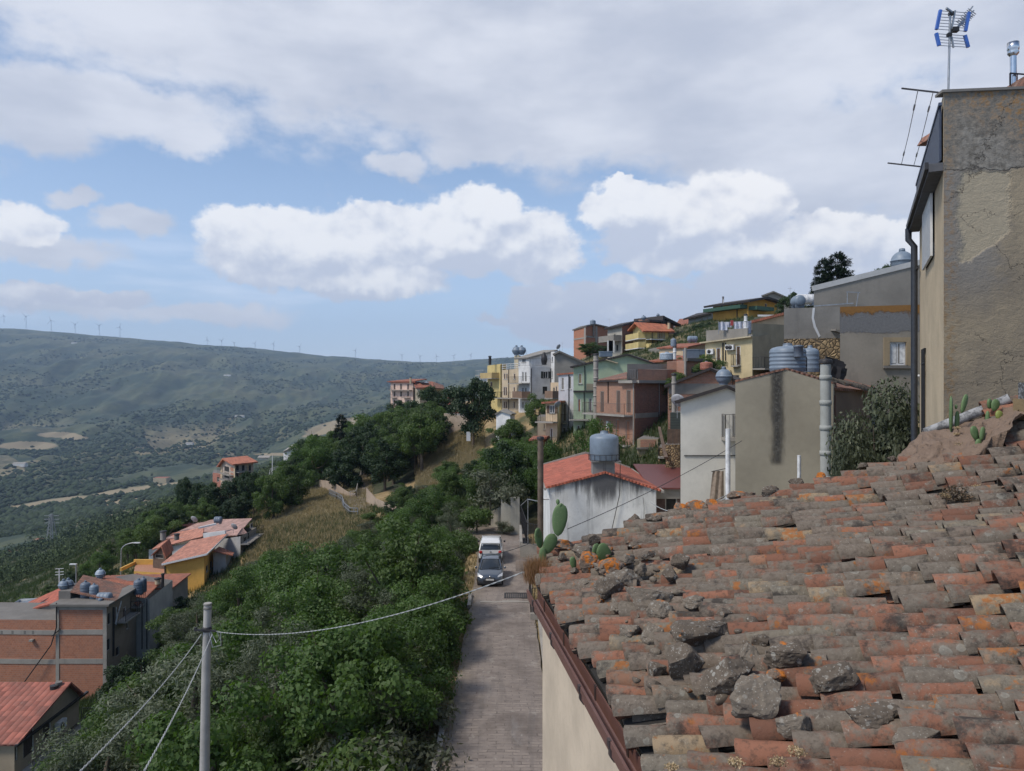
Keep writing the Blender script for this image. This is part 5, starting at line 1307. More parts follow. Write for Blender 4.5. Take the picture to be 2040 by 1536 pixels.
# yellow house
b=Bld('yellow_house','yellow house with orange tile roof and wrap around balconies',C(868,158),C(966,150),C(1148,154),18,[0]*4,M_YEL,cat='house')
b.h=[H(450,158),H(455,150),H(455,154),H(450,160)]; b.apex=(0,.46,H(400,154))
for y0,y1 in((480,528),(552,600)):
    b.win(0,893,y0,911,y1,'gl'); b.win(0,940,y0,956,y1,'gl')
b.win(1,1072,472,1102,528,'os',M_GREYS); b.win(1,1070,548,1100,592,'os',M_GREYS)
b.finish(cap=False); b.roof(tilem('bright_orange_tiles',(.42,.13,.06),.15,.5,.7),.3,1.2,1.2)
b.balc(0,862,966,545,1.5,1.5,solid=M_YEL,slab=M_WHITE); b.balc(1,968,1144,532,1.5,1.2,gap=.35,slab=M_WHITE,railm=M_YEL); b.balc(0,862,966,615,1.5,1.5,solid=M_YEL,slab=M_WHITE); b.balc(1,968,1000,612,1.5,1.5,solid=M_YEL,slab=M_WHITE)
b.band(0,873,612,966,622,M_WHITE); b.pipe(1,1018,470,640,.08); b.pipe(1,1145,470,640,.08)
# dark roofed house behind it
b=Bld('dark_gabled_house','tall house with dark double gable roof behind the yellow house',C(905,172),C(1065,166),C(1185,172),20,[0]*4,M_BRICK,cat='house')
b.h=[H(382,172),H(378,166),H(410,172),H(395,180)]; b.apex=(1,.02,H(352,166)); b.finish(cap=False); b.roof(M_BLK,.5,1.5,1.5)
b=Bld('dark_gabled_wing','low dark roofed gable between brick house and yellow house',C(850,166),C(985,160),C(1100,168),20,[H(418,166),H(386,160),H(392,168),H(400,172)],M_GREYP,cat='house'); b.finish(cap=False); b.roof(M_BLK,.45,1.2)
tank('s',X(950,168),168,H(384,168),'tiny grey tank on the dark gabled roofs',r=.5); tank('s',X(1062,170),170,H(358,170),'small dark round tank on the dark gable peak',r=.35)
chimney_pipe(X(1148,152),152,H(452,152),H(405,152),.28,'short tan chimney at right end of the orange tile roof',M_PEACH,collars=False)
# grey and brick house
b=Bld('grey_brick_house','house with grey front, raw brick side and long balcony left of yellow house',C(668,166),C(782,160),C(878,166),17,[0]*4,plaster('pale_grey_render',(.34,.32,.27),.6,.3),cat='house',wm2=M_BRICK)
b.h=[H(440,166),H(418,160),H(392,166),H(412,172)]
b.win(0,720,490,730,520,'ho'); b.win(0,735,575,752,625,'ho'); b.win(0,690,575,700,610,'ho')
b.finish(cap=False); b.roof(M_BLK,.4,1.0); b.balc(0,660,780,556,2.0,1.6,solid=M_GREYP); b.balc(1,790,868,612,1.2,1.2,gap=.4)
b.band(1,782,600,872,612,M_CONC)
m=MB(); q=P(690,600,162); 
for k in range(3): m.cbox(P(682+k*12,590,157.5),.9,.05,2.5)
single('hanging_washing',m,M_CURT,'pale washing hung under the balcony of the grey fronted house','washing',tuple(P(690,610,157.5)))
antenna(X(683,163),163,H(430,163),1.6,'small aerial on the grey and brick house roof',.5)
# brick block
b=Bld('brick_block','bare brick block with concrete bands at the left end of hilltop',C(404,206),C(500,198),C(668,206),14,[0]*4,M_BRICK2,cat='building')
b.h=[H(456,206),H(425,198),H(436,206),H(450,214)]; b.apex=(1,.36,H(412,201))
b.finish(cap=False); b.roof(M_DCONC,.35,.6)
b.band(0,404,522,500,533,M_CONC,.08); b.band(1,500,512,668,525,M_CONC,.08); b.band(1,572,430,588,600,M_CONC,.10); b.band(0,487,440,499,600,M_CONC,.1)
b=Bld('roof_room','grey stair room on the roof of the bare brick block',C(470,204),C(560,200),C(600,206),26,[H(436,204),H(412,200),H(416,206),H(430,210)],M_GREYP,cat='roof room'); b.finish(); 
tank('v',X(553,203),203,H(418,203),'tiny grey tank on the roof room of the brick block',r=.75,h=1.2)
# --- low roofs with tanks in the middle
b=Bld('flat_roof_row','row of low houses with pale roofs below the yellow house',C(1072,112),C(1290,106),C(1440,112),14,[H(598,112),H(590,106),H(560,112),H(570,118)],M_PEACH,cat='house'); b.win(0,1110,640,1130,680,'ho'); b.finish(cap=False); b.roof(M_TILE,.2,.4)
b=Bld('tan_tile_house','tan house with faded tile roof and square blue tanks',C(990,100),C(1290,94),C(1520,98),12,[0]*4,M_CREAM,cat='house'); b.h=[H(705,100),H(690,94),H(690,98),H(668,106)]; b.finish(cap=False); b.roof(M_TILE,.2,.5)
b=Bld('grey_step_block','plain grey block below the yellow house balconies',C(985,140),C(1075,134),C(1130,140),15,[H(612,140),H(592,134),H(592,140),H(600,146)],M_GREYP,cat='house'); b.finish()
tank('v',X(1133,96),96,H(695,96),'pale domed ribbed tank on the tan tile roof',r=.92,h=.95,mt=flat('pale_blue_plastic',(.30,.36,.42),.5))
tank('v',X(1183,104),104,H(590,104),'mid sized grey tank above the pale domed tank',r=.38,h=1.1)
tank('h',X(1332,112),112,H(560,112),'horizontal pale tank on the roofs below the glazed shed',r=.45,L=1.5,mt=M_TANK)
for k,(x0,x1,yt,yb,lb) in enumerate(((1288,1385,618,680,'large square blue grey tank on the tan roof'),(1388,1426,620,655,'small square blue tank beside the large square one'),(612,706,632,668,'square blue tank behind the green house ridge'))):
    m=MB(); Y=96 if k<2 else 125; q0=P(x0,yb,Y); q1=P(x1,yt,Y); m.box(q0.x,Y,q0.z,q1.x,Y+2,q1.z); m.box(q0.x-.08,Y-.08,q1.z,q1.x+.08,Y+2.08,q1.z+.12)
    for j in range(1,5): z=q0.z+(q1.z-q0.z)*j/5; m.box(q0.x-.03,Y-.03,z-.03,q1.x+.03,Y+2.03,z+.03)
    single('water_tank',m,M_TANK,lb,'water tank',(q0.x,Y,q0.z))
chimney_pipe(X(1193,95),95,H(690,95),H(600,95),.2,'slim pale flue beside the pale domed tank',M_WHM)
# brick penthouse with black opening
b=Bld('brick_penthouse','raw brick upper storey with black window opening behind the gabled brick house',C(1135,84),C(1285,80),C(1560,84),10,[H(706,84),H(700,80),H(694,84),H(690,88)],M_BRICK,cat='house')
b.win(1,1322,750,1396,800,'ho',sill=False); b.finish(); b.pipe(1,1272,600,820,.14,M_CONC,'concrete_post'); 
m=MB(); f=b.f[1]; f.box(m,-.3,f.L,b.h[1]-.05,b.h[1]+.25,-.2,.35); b.part('slab_edge',m,M_DCONC)
tank('v',X(1440,74),74,H(770,74),'red brown domed tank behind the gabled brick roof',r=.60,h=.75,mt=flat('terracotta_plastic',(.33,.12,.075),.5))
# gabled brick house
b=Bld('gabled_brick_house','brick gabled house with dark tile roof and grey lower band',C(1140,62),C(1690,62),C(1760,74),5,[0]*4,M_BRICK,cat='house')
b.h=[H(885,62),H(858,62),H(858,62),H(885,62)]; b.apex=(0,.60,H(757,62))
b.finish(cap=False); b.roof(M_BLK,.22,.4,.3); b.band(0,1145,880,1600,960,M_GREYP,.03,'render_band'); b.band(0,1145,965,1215,1080,stone,.04,'rubble_patch')
tank('s',X(1577,52),52,H(888,52),'round grey ball tank behind the cream gable peak',r=.55)
chimney_pipe(X(1187,58),58,H(1100,58),H(820,58),.17,'pale cement flue in front of the gabled brick house',M_CONC)
# dish and water drum between
dish(X(1213,56),56,H(1150,56),'big satellite dish left of the cream house',r=.55,az=.6,post=1.2)
b=Bld('green_shed','dark green corrugated shed beside the big satellite dish',C(1158,57),C(1240,57),C(1260,60),6,[H(1105,57)]*4,slat('green_sheet',(.06,.075,.065),.2),cat='shed'); b.finish()
m=MB(); f=Fac(C(1135,55),C(1235,55))
for k in range(9): f.box(m,k*.43,k*.43+.40,H(1350,55),H(1235,55),-.02,.02)
single('board_fence',m,M_WOOD,'weathered board fence below the big satellite dish','fence',(X(1185,55),55,H(1350,55)))
b=Bld('retaining_wall','rough stone retaining wall under the board fence',C(1120,55.5),C(1232,55.5),C(1250,60),2,[H(1355,55.5)]*4,stone,cat='wall'); b.finish()
# ---- brick house with balconies
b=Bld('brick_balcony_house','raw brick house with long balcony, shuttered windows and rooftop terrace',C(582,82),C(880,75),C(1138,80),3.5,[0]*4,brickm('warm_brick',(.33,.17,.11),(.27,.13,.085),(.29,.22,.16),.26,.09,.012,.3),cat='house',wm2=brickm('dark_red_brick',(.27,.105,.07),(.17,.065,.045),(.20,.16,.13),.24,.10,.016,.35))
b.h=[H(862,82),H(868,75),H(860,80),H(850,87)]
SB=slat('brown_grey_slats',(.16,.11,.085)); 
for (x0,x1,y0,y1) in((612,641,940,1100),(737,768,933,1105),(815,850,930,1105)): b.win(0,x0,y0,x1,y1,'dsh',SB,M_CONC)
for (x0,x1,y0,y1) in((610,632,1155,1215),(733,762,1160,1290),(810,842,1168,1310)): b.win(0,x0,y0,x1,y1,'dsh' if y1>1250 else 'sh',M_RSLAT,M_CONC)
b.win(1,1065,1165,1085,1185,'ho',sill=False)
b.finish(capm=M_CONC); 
b.balc(0,537,872,1105,1.1,1.35,gap=.22,railm=flat('brown_rail',(.13,.09,.08),.6)); b.balc(0,690,872,1340,.8,1.3,gap=.3,railm=flat('brown_rail',(.13,.09,.08),.6)); b.balc(1,1062,1122,1188,.8,1.4,gap=.25)
m=MB(); f=b.f[0]; f.box(m,f.L*.70,f.L+.35,H(868,75)-.1,H(868,75)+.18,.0,.5); g_=b.f[1]; g_.box(m,.0,g_.L+.2,H(868,75)-.1,H(868,75)+.18,.0,.5); b.part('cornice',m,M_CONC)
b.band(1,882,1108,1062,1145,M_CONC,.04); b.pipe(0,876,880,1500,.07,M_CONC); b.pipe(0,676,860,1030,.05); b.pipe(1,1068,870,1190,.03,M_GALV); b.pipe(1,1133,870,1240,.06)
m=MB(); z0=H(862,79); f.box(m,.0,f.L*.98,z0-.05,z0+.12,.0,.35); b.part('eave',m,M_BLK)
m=MB(); f.box(m,f.L*.36,f.L*.40,H(1240,77),H(1180,77),.01,.4); b.part('white_meter_box',m,M_WHM)
# tile patch and terrace walls on its roof
m=MB(); m.slab([P(590,852,81),P(818,838,76.5),P(820,788,82),P(600,845,86)],.12); b.part('roof',m,M_OTILE)
b=Bld('roof_terrace_walls','grey and brick terrace walls on top of the brick balcony house',C(905,78),C(1130,80),C(1270,84),8,[H(765,78),H(770,80),H(770,84),H(765,82)],M_BRICK,cat='terrace'); b.finish()
b=Bld('terrace_parapet','long grey concrete parapet above the brick terrace',C(822,81),C(1132,83),C(1160,84),12,[H(725,81),H(728,83),H(728,84),H(725,82)],M_GREYP,cat='wall'); b.finish()
b=Bld('terrace_brick_wing','brick wing right of the concrete terrace parapet',C(1132,82),C(1275,82),C(1290,86),10,[H(706,82)]*4,M_BRICK,cat='wall'); b.finish()
m=MB(); rail(m,[P(830,842,75.5),P(895,845,75.3),P(905,845,78)],H(768,75.4)-H(842,75.5),.2,bar=.035); single('terrace_railing',m,flat('grey_bars',(.16,.155,.15),.6),'grey terrace railing at left corner of the brick terrace','railing',tuple(P(860,845,75.5)))
# concrete utility post in front of green house
chimney_pipe(X(577,84),84,4,H(660,84),.27,'tall square looking concrete post before the pale green house',M_CONC,cat='post',name='concrete_post')
# buildings under: cream base, ramp chute
b=Bld('cream_base_house','low cream house with brick panelled terrace under the brick house',C(900,70),C(1062,70),C(1110,76),2,[H(1312,70)]*4,M_CREAM,cat='house'); b.finish(); b.band(0,925,1318,1045,1375,M_BRICK,.03,'brick_panel'); b.band(0,895,1378,1065,1392,M_DCONC,.25,'ledge')
m=MB(); m.hexa([P(1062,1215,62),P(1082,1215,62),P(1082,1225,62.5),P(1062,1225,62.5)],[P(1110,1455,54),P(1140,1455,54),P(1140,1465,54.5),P(1110,1465,54.5)]); single('rubble_chute',m,M_WOOD,'pale wooden plank chute leaning beside the brick house','chute',tuple(P(1120,1460,54)))
b=Bld('rubble_slope_wall','rubble wall with steps right of the plank chute',C(1065,64),C(1125,64),C(1140,68),2,[H(1380,64)]*4,stone,cat='wall'); b.finish(); b.balc(0,1062,1110,1445,.8,1.8,gap=.25)
# ---- green house
b=Bld('green_house','pale green gabled house with orange and cream shutters',C(402,97),C(1040,97),C(1120,112),4,[0]*4,M_GREEN,cat='house')
b.h=[H(742,97),H(722,97),H(722,97),H(742,97)]; b.apex=(0,.665,H(648,97))
b.win(0,441,800,469,880,'sh',M_BSLAT); b.win(0,437,998,458,1098,'dsh',slat('orange_slats',(.42,.16,.06))); b.win(0,523,993,548,1100,'dsh',M_GREYS); b.win(0,432,1205,452,1300,'dsh',M_BROWN)
b.finish(cap=False); b.roof(M_BLK,.2,.4,.4); b.band(0,400,934,560,946,M_BLK,.35,'ledge'); b.pipe(0,490,740,935,.06); b.pipe(0,485,950,1300,.05); b.balc(0,366,545,1158,1.2,1.55,gap=.2,railm=M_GREYS)
b.band(0,502,880,562,930,M_OLIVE,.02,'render_patch')
m=MB(); q=[P(655,690,96.5),P(750,720,96.5),P(752,680,100),P(700,675,100)]; m.slab(q,.1); b.part('side_roof',m,M_CREAM)
# ---- blue narrow house
fr(R3)
b=Bld('pale_blue_house','narrow pale blue house with grey shutters beside the green house',C(1462,104),C(1582,102),C(1640,112),2,[0]*4,M_LBLUE,cat='house')
b.h=[H(332,104),H(322,102),H(322,112),H(332,114)]
for (x0,x1,y0,y1) in((1483,1505,360,458),(1538,1562,352,452)): b.win(0,x0,y0,x1,y1,'sh',M_GREYS)
b.win(0,1497,565,1522,700,'dsh',M_GREYS); b.win(0,1493,750,1518,800,'sh',M_GREYS); b.win(0,1490,840,1515,890,'dsh',M_RSLAT)
b.finish(cap=False); b.roof(M_TILE,.2,.3); b.balc(0,1478,1532,712,.9,1.3,gap=.25); b.balc(0,1470,1530,898,.9,1.3,gap=.25); b.pipe(0,1545,340,980,.07)
# ---- small cream balcony house
b=Bld('cream_balcony_house','small cream house with double balcony and dish left of pale blue house',C(1362,99),C(1452,98),C(1500,106),1,[0]*4,M_PEACH,cat='house')
b.h=[H(552,99),H(545,98),H(545,106),H(552,107)]
b.win(0,1392,580,1432,640,'os',M_BROWN); b.win(0,1398,758,1415,880,'dsh',M_BROWN); b.finish(cap=False); b.roof(M_TILE,.25,.6)
b.balc(0,1322,1460,702,1.4,1.4,gap=.25); b.balc(0,1345,1452,888,1.2,1.5,gap=.3)
dish(X(1462,96),96,H(640,96),'small grey dish on the cream balcony house',r=.5,az=-.6,post=1)
b=Bld('olive_low_house','plain olive low wing left of small cream house',C(1298,100),C(1362,100),C(1380,108),1,[H(668,100)]*4,M_BEIGE,cat='house'); b.win(0,1345,722,1357,765,'ho'); b.finish()
b=Bld('brick_low_house','low brick hut with tile roof at foot of the cream balcony house',C(1256,95),C(1345,95),C(1370,100),1,[H(842,95),H(830,95),H(815,100),H(820,100)],M_BRICK2,cat='hut'); b.finish(cap=False); b.roof(M_TILE,.2,.4)
# ---- tall white house
b=Bld('tall_white_house','tall cool white house with terrace, balconies and dark shutters',C(1150,138),C(1242,132),C(1402,134),4,[0]*4,M_LWHITE,cat='house')
b.h=[H(290,138),H(288,132),H(284,134),H(288,140)]
for y0,y1 in((318,390),(438,505),(552,600)):
    b.win(0,1176,y0,1190,y1,'dsh',M_GREYS); b.win(0,1198,y0,1212,y1,'dsh',M_GREYS)
b.win(1,1343,314,1380,368,'os',M_DSLAT); b.win(1,1338,432,1374,488,'gl',None,M_DSLAT); b.win(1,1290,560,1310,600,'gl')
b.finish(); b.balc(0,1130,1240,405,1.6,1.5,gap=.3); b.balc(0,1165,1242,518,1.6,1.6,solid=plaster('brown_panel',(.20,.13,.09),.4),gap=.3); b.pipe(1,1247,290,520,.08); b.pipe(1,1401,290,600,.08)
b.parapet(.35,M_LWHITE,.3,(0,1)); m=MB(); f=b.f[1]; rail(m,[f.pt(-2.2,b.h[1]+.35,-.3),f.pt(.1,b.h[1]+.35,-.1),f.pt(f.L,b.h[2]+.35,-.1)],1.3,.3); b.part('terrace_railing',m,M_IRON)
b=Bld('white_penthouse','pale penthouse with mono pitched roof on the tall white house',C(1148,141),C(1230,139),C(1420,140),14,[H(205,141),H(200,139),H(150,140),H(160,146)],M_LWHITE,cat='penthouse'); b.win(1,1178-0,212,1206,240,'gl') ; b.win(0,1176,212,1206,242,'gl'); b.win(1,1335,205,1365,250,'ho'); b.finish(cap=False); b.roof(M_GREYP,.3,.5)
b=Bld('white_house_wing','narrow white and cream wing beside the grey gable',C(1403,134),C(1432,133),C(1440,140),4,[H(160,134)]*4,M_LWHITE,cat='house'); b.win(0,1408,310,1416,365,'gl'); b.win(0,1408,198,1418,240,'gl'); b.finish()
b=Bld('grey_gable_house','wide dark grey gabled side wall right of tall white house',C(1430,128),C(1655,128),C(1690,142),6,[0]*4,M_GREYP,cat='house')
b.h=[H(172,128),H(235,128),H(235,128),H(172,128)]; b.apex=(0,.18,H(152,128)); b.finish(cap=False); b.roof(M_DCONC,.3,.5)
b=Bld('cream_strip_house','cream strip house with brown balcony between grey gable and blue house',C(1400,126),C(1465,124),C(1480,128),4,[H(400,125)]*4,M_PEACH,cat='house'); b.win(0,1420,440,1432,480,'ho'); b.win(0,1440,430,1452,490,'dsh'); b.finish(); b.balc(0,1400,1462,520,1.2,1.8,solid=plaster('brown_panel',(.20,.13,.09),.4))
dish(X(1468,136),136,H(160,136),'small satellite dish on the penthouse roof ridge',r=.5,az=-.8,post=.8); antenna(X(1493,138),138,H(158,138),1.8,'thin aerial right of the penthouse dish',.5)
m=MB(); m.lathe(P(1350,262,136),[(.4,0),(.45,.3),(.55,.6),(.6,1.0),(.5,1.6),(.25,1.9),(.28,2.2),(0,2.3)],12); single('covered_statue',m,M_IRON,'dark covered object standing on the white house terrace','covered object',tuple(P(1350,262,136)))
# tan building next to it, tanks on top
b=Bld('tan_building','tan building with tall windows and balconies left of the white house',C(1020,146),C(1150,139),C(1240,146),4,[0]*4,plaster('tan_plaster',(.46,.37,.255),.3,.15),cat='house')
b.h=[H(304,146),H(292,139),H(292,146),H(304,152)]
for x in(1040,1058,1118): b.win(0,x-6,330,x+6,375,'sh',M_BROWN)
for x in(1038,1053,1115): b.win(0,x-6,435,x+6,500,'dsh',M_BROWN); b.win(0,x-6,548,x+6,600,'dsh',M_BROWN)
b.finish(cap=True); b.balc(0,1020,1150,518,1.6,1.7,gap=.3); b.pipe(0,1075,300,640,.08); m=MB(); f=b.f[0]
for k in range(3): f.box(m,0,f.L,b.h[0]+.3+k*.4,b.h[0]+.38+k*.4,-.1,.0)
for k in range(5): f.box(m,f.L*k/4-.05,f.L*k/4+.05,b.h[0],b.h[0]+1.2,-.2,-.1)
b.part('terrace_railing',m,M_WHITE)
b=Bld('tan_tower','small tan stair tower carrying two ball tanks',C(1116,148),C(1150,146),C(1170,150),12,[H(188,147)]*4,M_CREAM,cat='stair tower'); b.finish()
tank('s',X(1133,147),147,H(186,147),'left of two grey ball tanks on the tan stair tower',r=.85); tank('s',X(1174,147),147,H(184,147),'right of two grey ball tanks on the tan stair tower',r=.82)
b=Bld('mustard_house','mustard yellow house with balcony, far left of the row',C(906,165),C(1016,158),C(1060,166),4,[H(268,165),H(254,158),H(254,166),H(268,172)],M_YEL,cat='house')
b.win(0,930,395,945,430,'dsh'); b.finish(); b.balc(0,908,1000,368,1.8,2.8,gap=.4,solid=plaster('mustard_panel',(.40,.30,.14),.3)); b.pipe(0,1014,260,560,.1)
b.balc(0,985,1018,518,1.5,1.6,gap=.3)
chimney_pipe(X(926,160),160,H(262,160),H(200,160),.3,'black chimney pipe on the mustard house',M_IRON)
b=Bld('pale_terrace_house','pale low terraces stepping down left of the mustard house',C(838,175),C(908,170),C(930,180),4,[H(345,175),H(330,170),H(325,180),H(340,185)],M_WHITE,cat='house'); b.finish(); b.balc(0,840,905,345,1,1.4,gap=.4,railm=M_WHM)
b=Bld('low_grey_shed','low pale shed with grey gable roof below the tan building',C(975,118),C(1085,116),C(1120,124),3,[H(640,118),H(640,116),H(640,124),H(640,126)],M_WHITE,cat='shed'); b.apex=(0,.35,H(618,117)); b.finish(cap=False); b.roof(M_GREYP,.2,.4)
# stone wall stub in the dry slope and pillar
b=Bld('earth_wall','pale earth coloured wall stub in the dry slope left of the dark tree',C(425,150),C(566,146),C(600,152),-2,[H(772,150),H(710,146),H(690,152),H(760,156)],plaster('earth_wall',(.36,.29,.19),.4,.3),cat='wall'); b.finish()
b=Bld('ruin_wall','long ruined wall with pinkish plaster behind the dark tree',C(566,152),C(760,146),C(900,150),-2,[H(640,152),H(670,146),H(640,150),H(640,156)],plaster('ruin_plaster',(.33,.27,.21),.8,.5),cat='wall'); b.finish()
b=Bld('small_red_house','small red fronted house peeking beside the dark tree',C(590,190),C(680,186),C(700,194),0,[H(478,190),H(478,186),H(478,194),H(478,198)],flat('red_front',(.33,.10,.09),.8),cat='house'); b.win(0,612,490,628,535,'ho'); b.win(0,650,490,666,535,'ho'); b.finish(cap=False); b.roof(M_TILE,.3,.6)
m=MB(); q=P(760,850,126); m.box(q.x-.33,125.3,q.z-.1,q.x+.33,126,P(760,785,126).z); single('white_marker',m,M_WHITE,'white painted block under the big dark tree','block',(q.x,126,q.z-1))
# ---- pink far building
b=Bld('pink_apartment_house','far pink apartment house with red roof and small balconies',C(150,268),C(325,262),C(335,285),0,[0]*4,plaster('faded_pink',(.58,.42,.34),.3,.1),cat='apartment house')
b.h=[H(395,268),H(395,262),H(395,285),H(395,290)]
for y0,y1 in((410,455),(470,510),(535,575)):
    for x in(180,231,286): b.win(0,x-8,y0,x+8,y1,'dsh',M_BROWN)
b.finish(cap=False); b.h=[h_+.1 for h_ in b.h]; b.roof(M_RTILE,.4,1.0)
m=MB(); f=b.f[0]; m.slab([f.pt(-1,b.h[0]+.1,.9),f.pt(f.L+1,b.h[0]+.1,.9),f.pt(f.L-.5,H(370,262),-8),f.pt(2,H(370,262),-8)],.3); b.part('hipped_roof',m,M_TILE)
b.balc(0,155,320,458,1.6,1.5,gap=.5); b.balc(0,160,200,518,1.4,1.5,gap=.5); b.balc(0,255,305,518,1.4,1.5,gap=.5)
chimney_pipe(X(306,258),258,H(410,258),H(362,258),.35,'tan chimney stack on the far pink apartment house',M_CREAM,collars=False)
b=Bld('pink_annex','annex with orange tiled roof right of the far pink house',C(328,264),C(380,258),C(570,268),0,[0]*4,M_BEIGE,cat='house')
b.h=[H(445,264),H(440,258),H(450,268),H(440,276)]; b.win(1,400,462,416,480,'ho'); b.win(1,440,462,456,480,'ho'); b.finish(cap=False)
m=MB(); m.slab([P(325,395,266),P(345,440,256),P(490,436,258),P(480,392,272)],.4); b.part('roof',m,M_TILE); m=MB(); m.slab([P(380,400,264),P(390,402,261),P(450,402,261),P(430,388,266)],.2); b.part('solar_panel',m,M_GLASS)
m=MB(); m.slab([P(484,394,268),P(492,440,262),P(575,448,264),P(560,420,274)],.4); b.part('brown_roof',m,M_OTILE)
fr(PX)
# ================= houses down the slope on the left
fr(T4)
YB=74.0
b=Bld('brick_tower_house','bare orange brick building with concrete frame and many grey tanks on top',C(412,YB),C(785,YB),C(1003,80.6),-22,[Z(318,YB)]*4,M_BRICK2,cat='building',wm2=plaster('grimy_brown_render',(.25,.20,.15),.8,.4))
for (x0,x1,y0,y1) in((792,815,370,460),(785,812,560,650),(850,880,620,690)): b.win(1,x0,y0,x1,y1,'ho',sill=False)
b.win(1,930,440,945,490,'sh'); b.win(1,905,330,925,400,'dsh')
b.finish(capm=M_DCONC)
for a in((412,312,436,940),(758,312,786,940)): b.band(0,*a,M_CONC,.05,'concrete_column')
for a in((436.5,312,757,350),(436.5,495,757,532),(436.5,710,757,746)): b.band(0,*a,M_CONC,.047,'concrete_beam')
m=MB(); c=b.C; m.slab([Vector((c[0].x-.4,c[0].y-.4,b.h[0]+.2)),Vector((c[1].x+.4,c[1].y-.4,b.h[0]+.2)),Vector((c[2].x+.4,c[2].y+.2,b.h[0]+.2)),Vector((c[3].x-.4,c[3].y+.2,b.h[0]+.2))],.2); b.part('roof_slab',m,M_DCONC)
b.balc(1,850,960,440,1.0,1.1,gap=.2); b.balc(1,960,1010,330,.9,1.2,gap=.2); b.pipe(1,830,330,690,.1,M_IRON); b.pipe(1,850,330,460,.05,M_WHM)
m=MB(); m.bar(P(893,285,76.5),P(848,455,75.5),.09); b.part('slanting_pipe',m,M_WHM)
m=MB(); m.tube([P(415,300,73.8),P(415,480,73.8),P(375,610,73.8),P(180,880,73.7)],.055,6); m.tube([P(445,490,73.85),P(380,545,73.85)],.05,6); b.part('pipe',m,M_IRON)
m=MB(); m.slab([P(520,212,75.6),P(850,282,74.9),P(1012,185,80.8),P(612,92,80)],.15); b.part('tile_roof',m,M_OTILE)
b=Bld('brick_wing','low orange brick wing with concrete band at the left photo edge',C(-260,YB+.4),C(411,YB+.1),C(414,80),-22,[Z(428,YB)]*4,M_BRICK2,cat='building')
b.finish(); b.band(0,-260,497,411,530,M_CONC,.05,'concrete_beam'); b.band(0,-260,710,411,746,M_CONC,.05,'concrete_beam')
for x in(15,95,185,245): b.band(0,x-8,503,x+8,527,M_DCONC,.055,'damp_mark')
m=MB(); m.cbox(P(232,575,74.0),.35,.3,.2); b.part('stub',m,M_CONC)
b=Bld('grey_rear_house','grey walled house with sloping red roof behind the brick wing',C(60,79),C(410,77.5),C(470,84),-20,[Z(392,79),Z(300,77.5),Z(240,84),Z(300,86)],M_GREYP,cat='house')
b.win(0,203,370,243,402,'gl'); b.finish(cap=False); m=MB(); m.slab([P(85,378,78.7),P(410,296,77.2),P(470,250,80),P(440,190,84),P(215,290,84)],.15); b.part('roof',m,M_RTILE)
m=MB(); m.lathe(P(235,412,76.5),[(2.0,0),(2.0,.12),(1.2,.3),(0,.35)],16); b.part('white_canopy',m,M_WHM)
b=Bld('grey_sheet_house','low house with slate grey sheet roof at the left edge','x' and C(-60,84),C(110,84),C(300,92),-20,[Z(400,84),Z(385,84),Z(262,92),Z(270,92)],M_WHITE,cat='house'); b.finish(cap=False)
m=MB(); m.slab([P(-80,400,83.5),P(105,350,84),P(290,262,92),P(150,285,93),P(0,345,90)],.15); b.part('roof',m,flat('blue_grey_sheet_roof',(.14,.17,.20),.6))
tank('v',X(628,76.2),76.2,Z(268,75.6)-.1,'taller dark upright water tank, leftmost of the pair on the brick tower',r=.48,h=1.62,mt=M_TANKD)
tank('v',X(692,76.0),76.0,Z(278,75.6)-.1,'paler upright water tank beside the darker one on the brick tower',r=.43,h=1.55)
tank('h',X(768,75.7),75.7,Z(290,75.5)-.2,'horizontal ribbed water tank on the brick tower roof',r=.48,L=1.45)
tank('v',X(738,75.0),75.0,Z(298,75)-.05,'small squat tank at the foot of the horizontal tank',r=.22,h=.5)
tank('s',X(468,76.5),76.5,Z(205,76.5),'ball tank on a stand, left of the two balls on brick tower',r=.50); tank('s',X(502,77.5),77.5,Z(200,77.5),'ball tank on a stand, right of the two balls on brick tower',r=.52)
m=MB(); m.box(X(448,76),75.6,Z(275,76),X(535,76),78,Z(205,76)); single('tank_stand',m,M_DCONC,'dark concrete stand carrying the two ball tanks','stand',(X(490,76),76,Z(275,76)))
tank('v',X(1020,80),80,Z(232,80),'blue grey tank on white base at the side of the tile roofs, left one',r=.5,h=1.5,mt=M_TANKD); tank('v',X(1056,81),81,Z(215,81),'slimmer blue grey tank just right of the tank on white base',r=.32,h=1.5,mt=M_TANKD)
tank('s',X(738,84),84,Z(120,84),'pale ball tank behind the brown roof ridge',r=.52,mt=flat('pale_blue_plastic',(.30,.36,.42),.5))
# row houses running away behind the brick tower
b=Bld('row_house','grey white row house with red tile roof behind the brick tower',(-38.9,80.8),(-39.9,88.5),None,-24,[Z(315,78.5)]*4,plaster('grimy_white',(.36,.35,.32),.8,.3),depth=11,apex=(1,.4,Z(85,88)),cat='house')
for (x0,x1,y0,y1) in((1012,1024,340,410),(1058,1070,290,360),(1085,1096,290,350),(998,1014,530,600)): b.win(0,x0,y0,x1,y1,'ho' if y0>500 else 'sh')
b.win(0,975,465,998,505,'sh'); b.pipe(0,1040,300,640,.06); b.pipe(0,1075,270,640,.06); b.finish(cap=False)
m=MB(); m.slab([P(1010,318,79.2),P(1195,135,89),P(1005,84,91),P(830,130,88)],.15); m.slab([P(800,95,89),P(980,150,83.5),P(1005,200,82.5),P(700,110,84)],.12); b.part('roof',m,M_TILE)
b=Bld('end_row_house','far end row house with chimney stacks next to the yellow house',(-40.2,88.6),(-40.9,95),None,-24,[Z(232,86)]*4,M_GREYP,depth=9,cat='house'); b.finish(cap=False); b.roof(M_TILE,.15,.3,name='tile_roof')
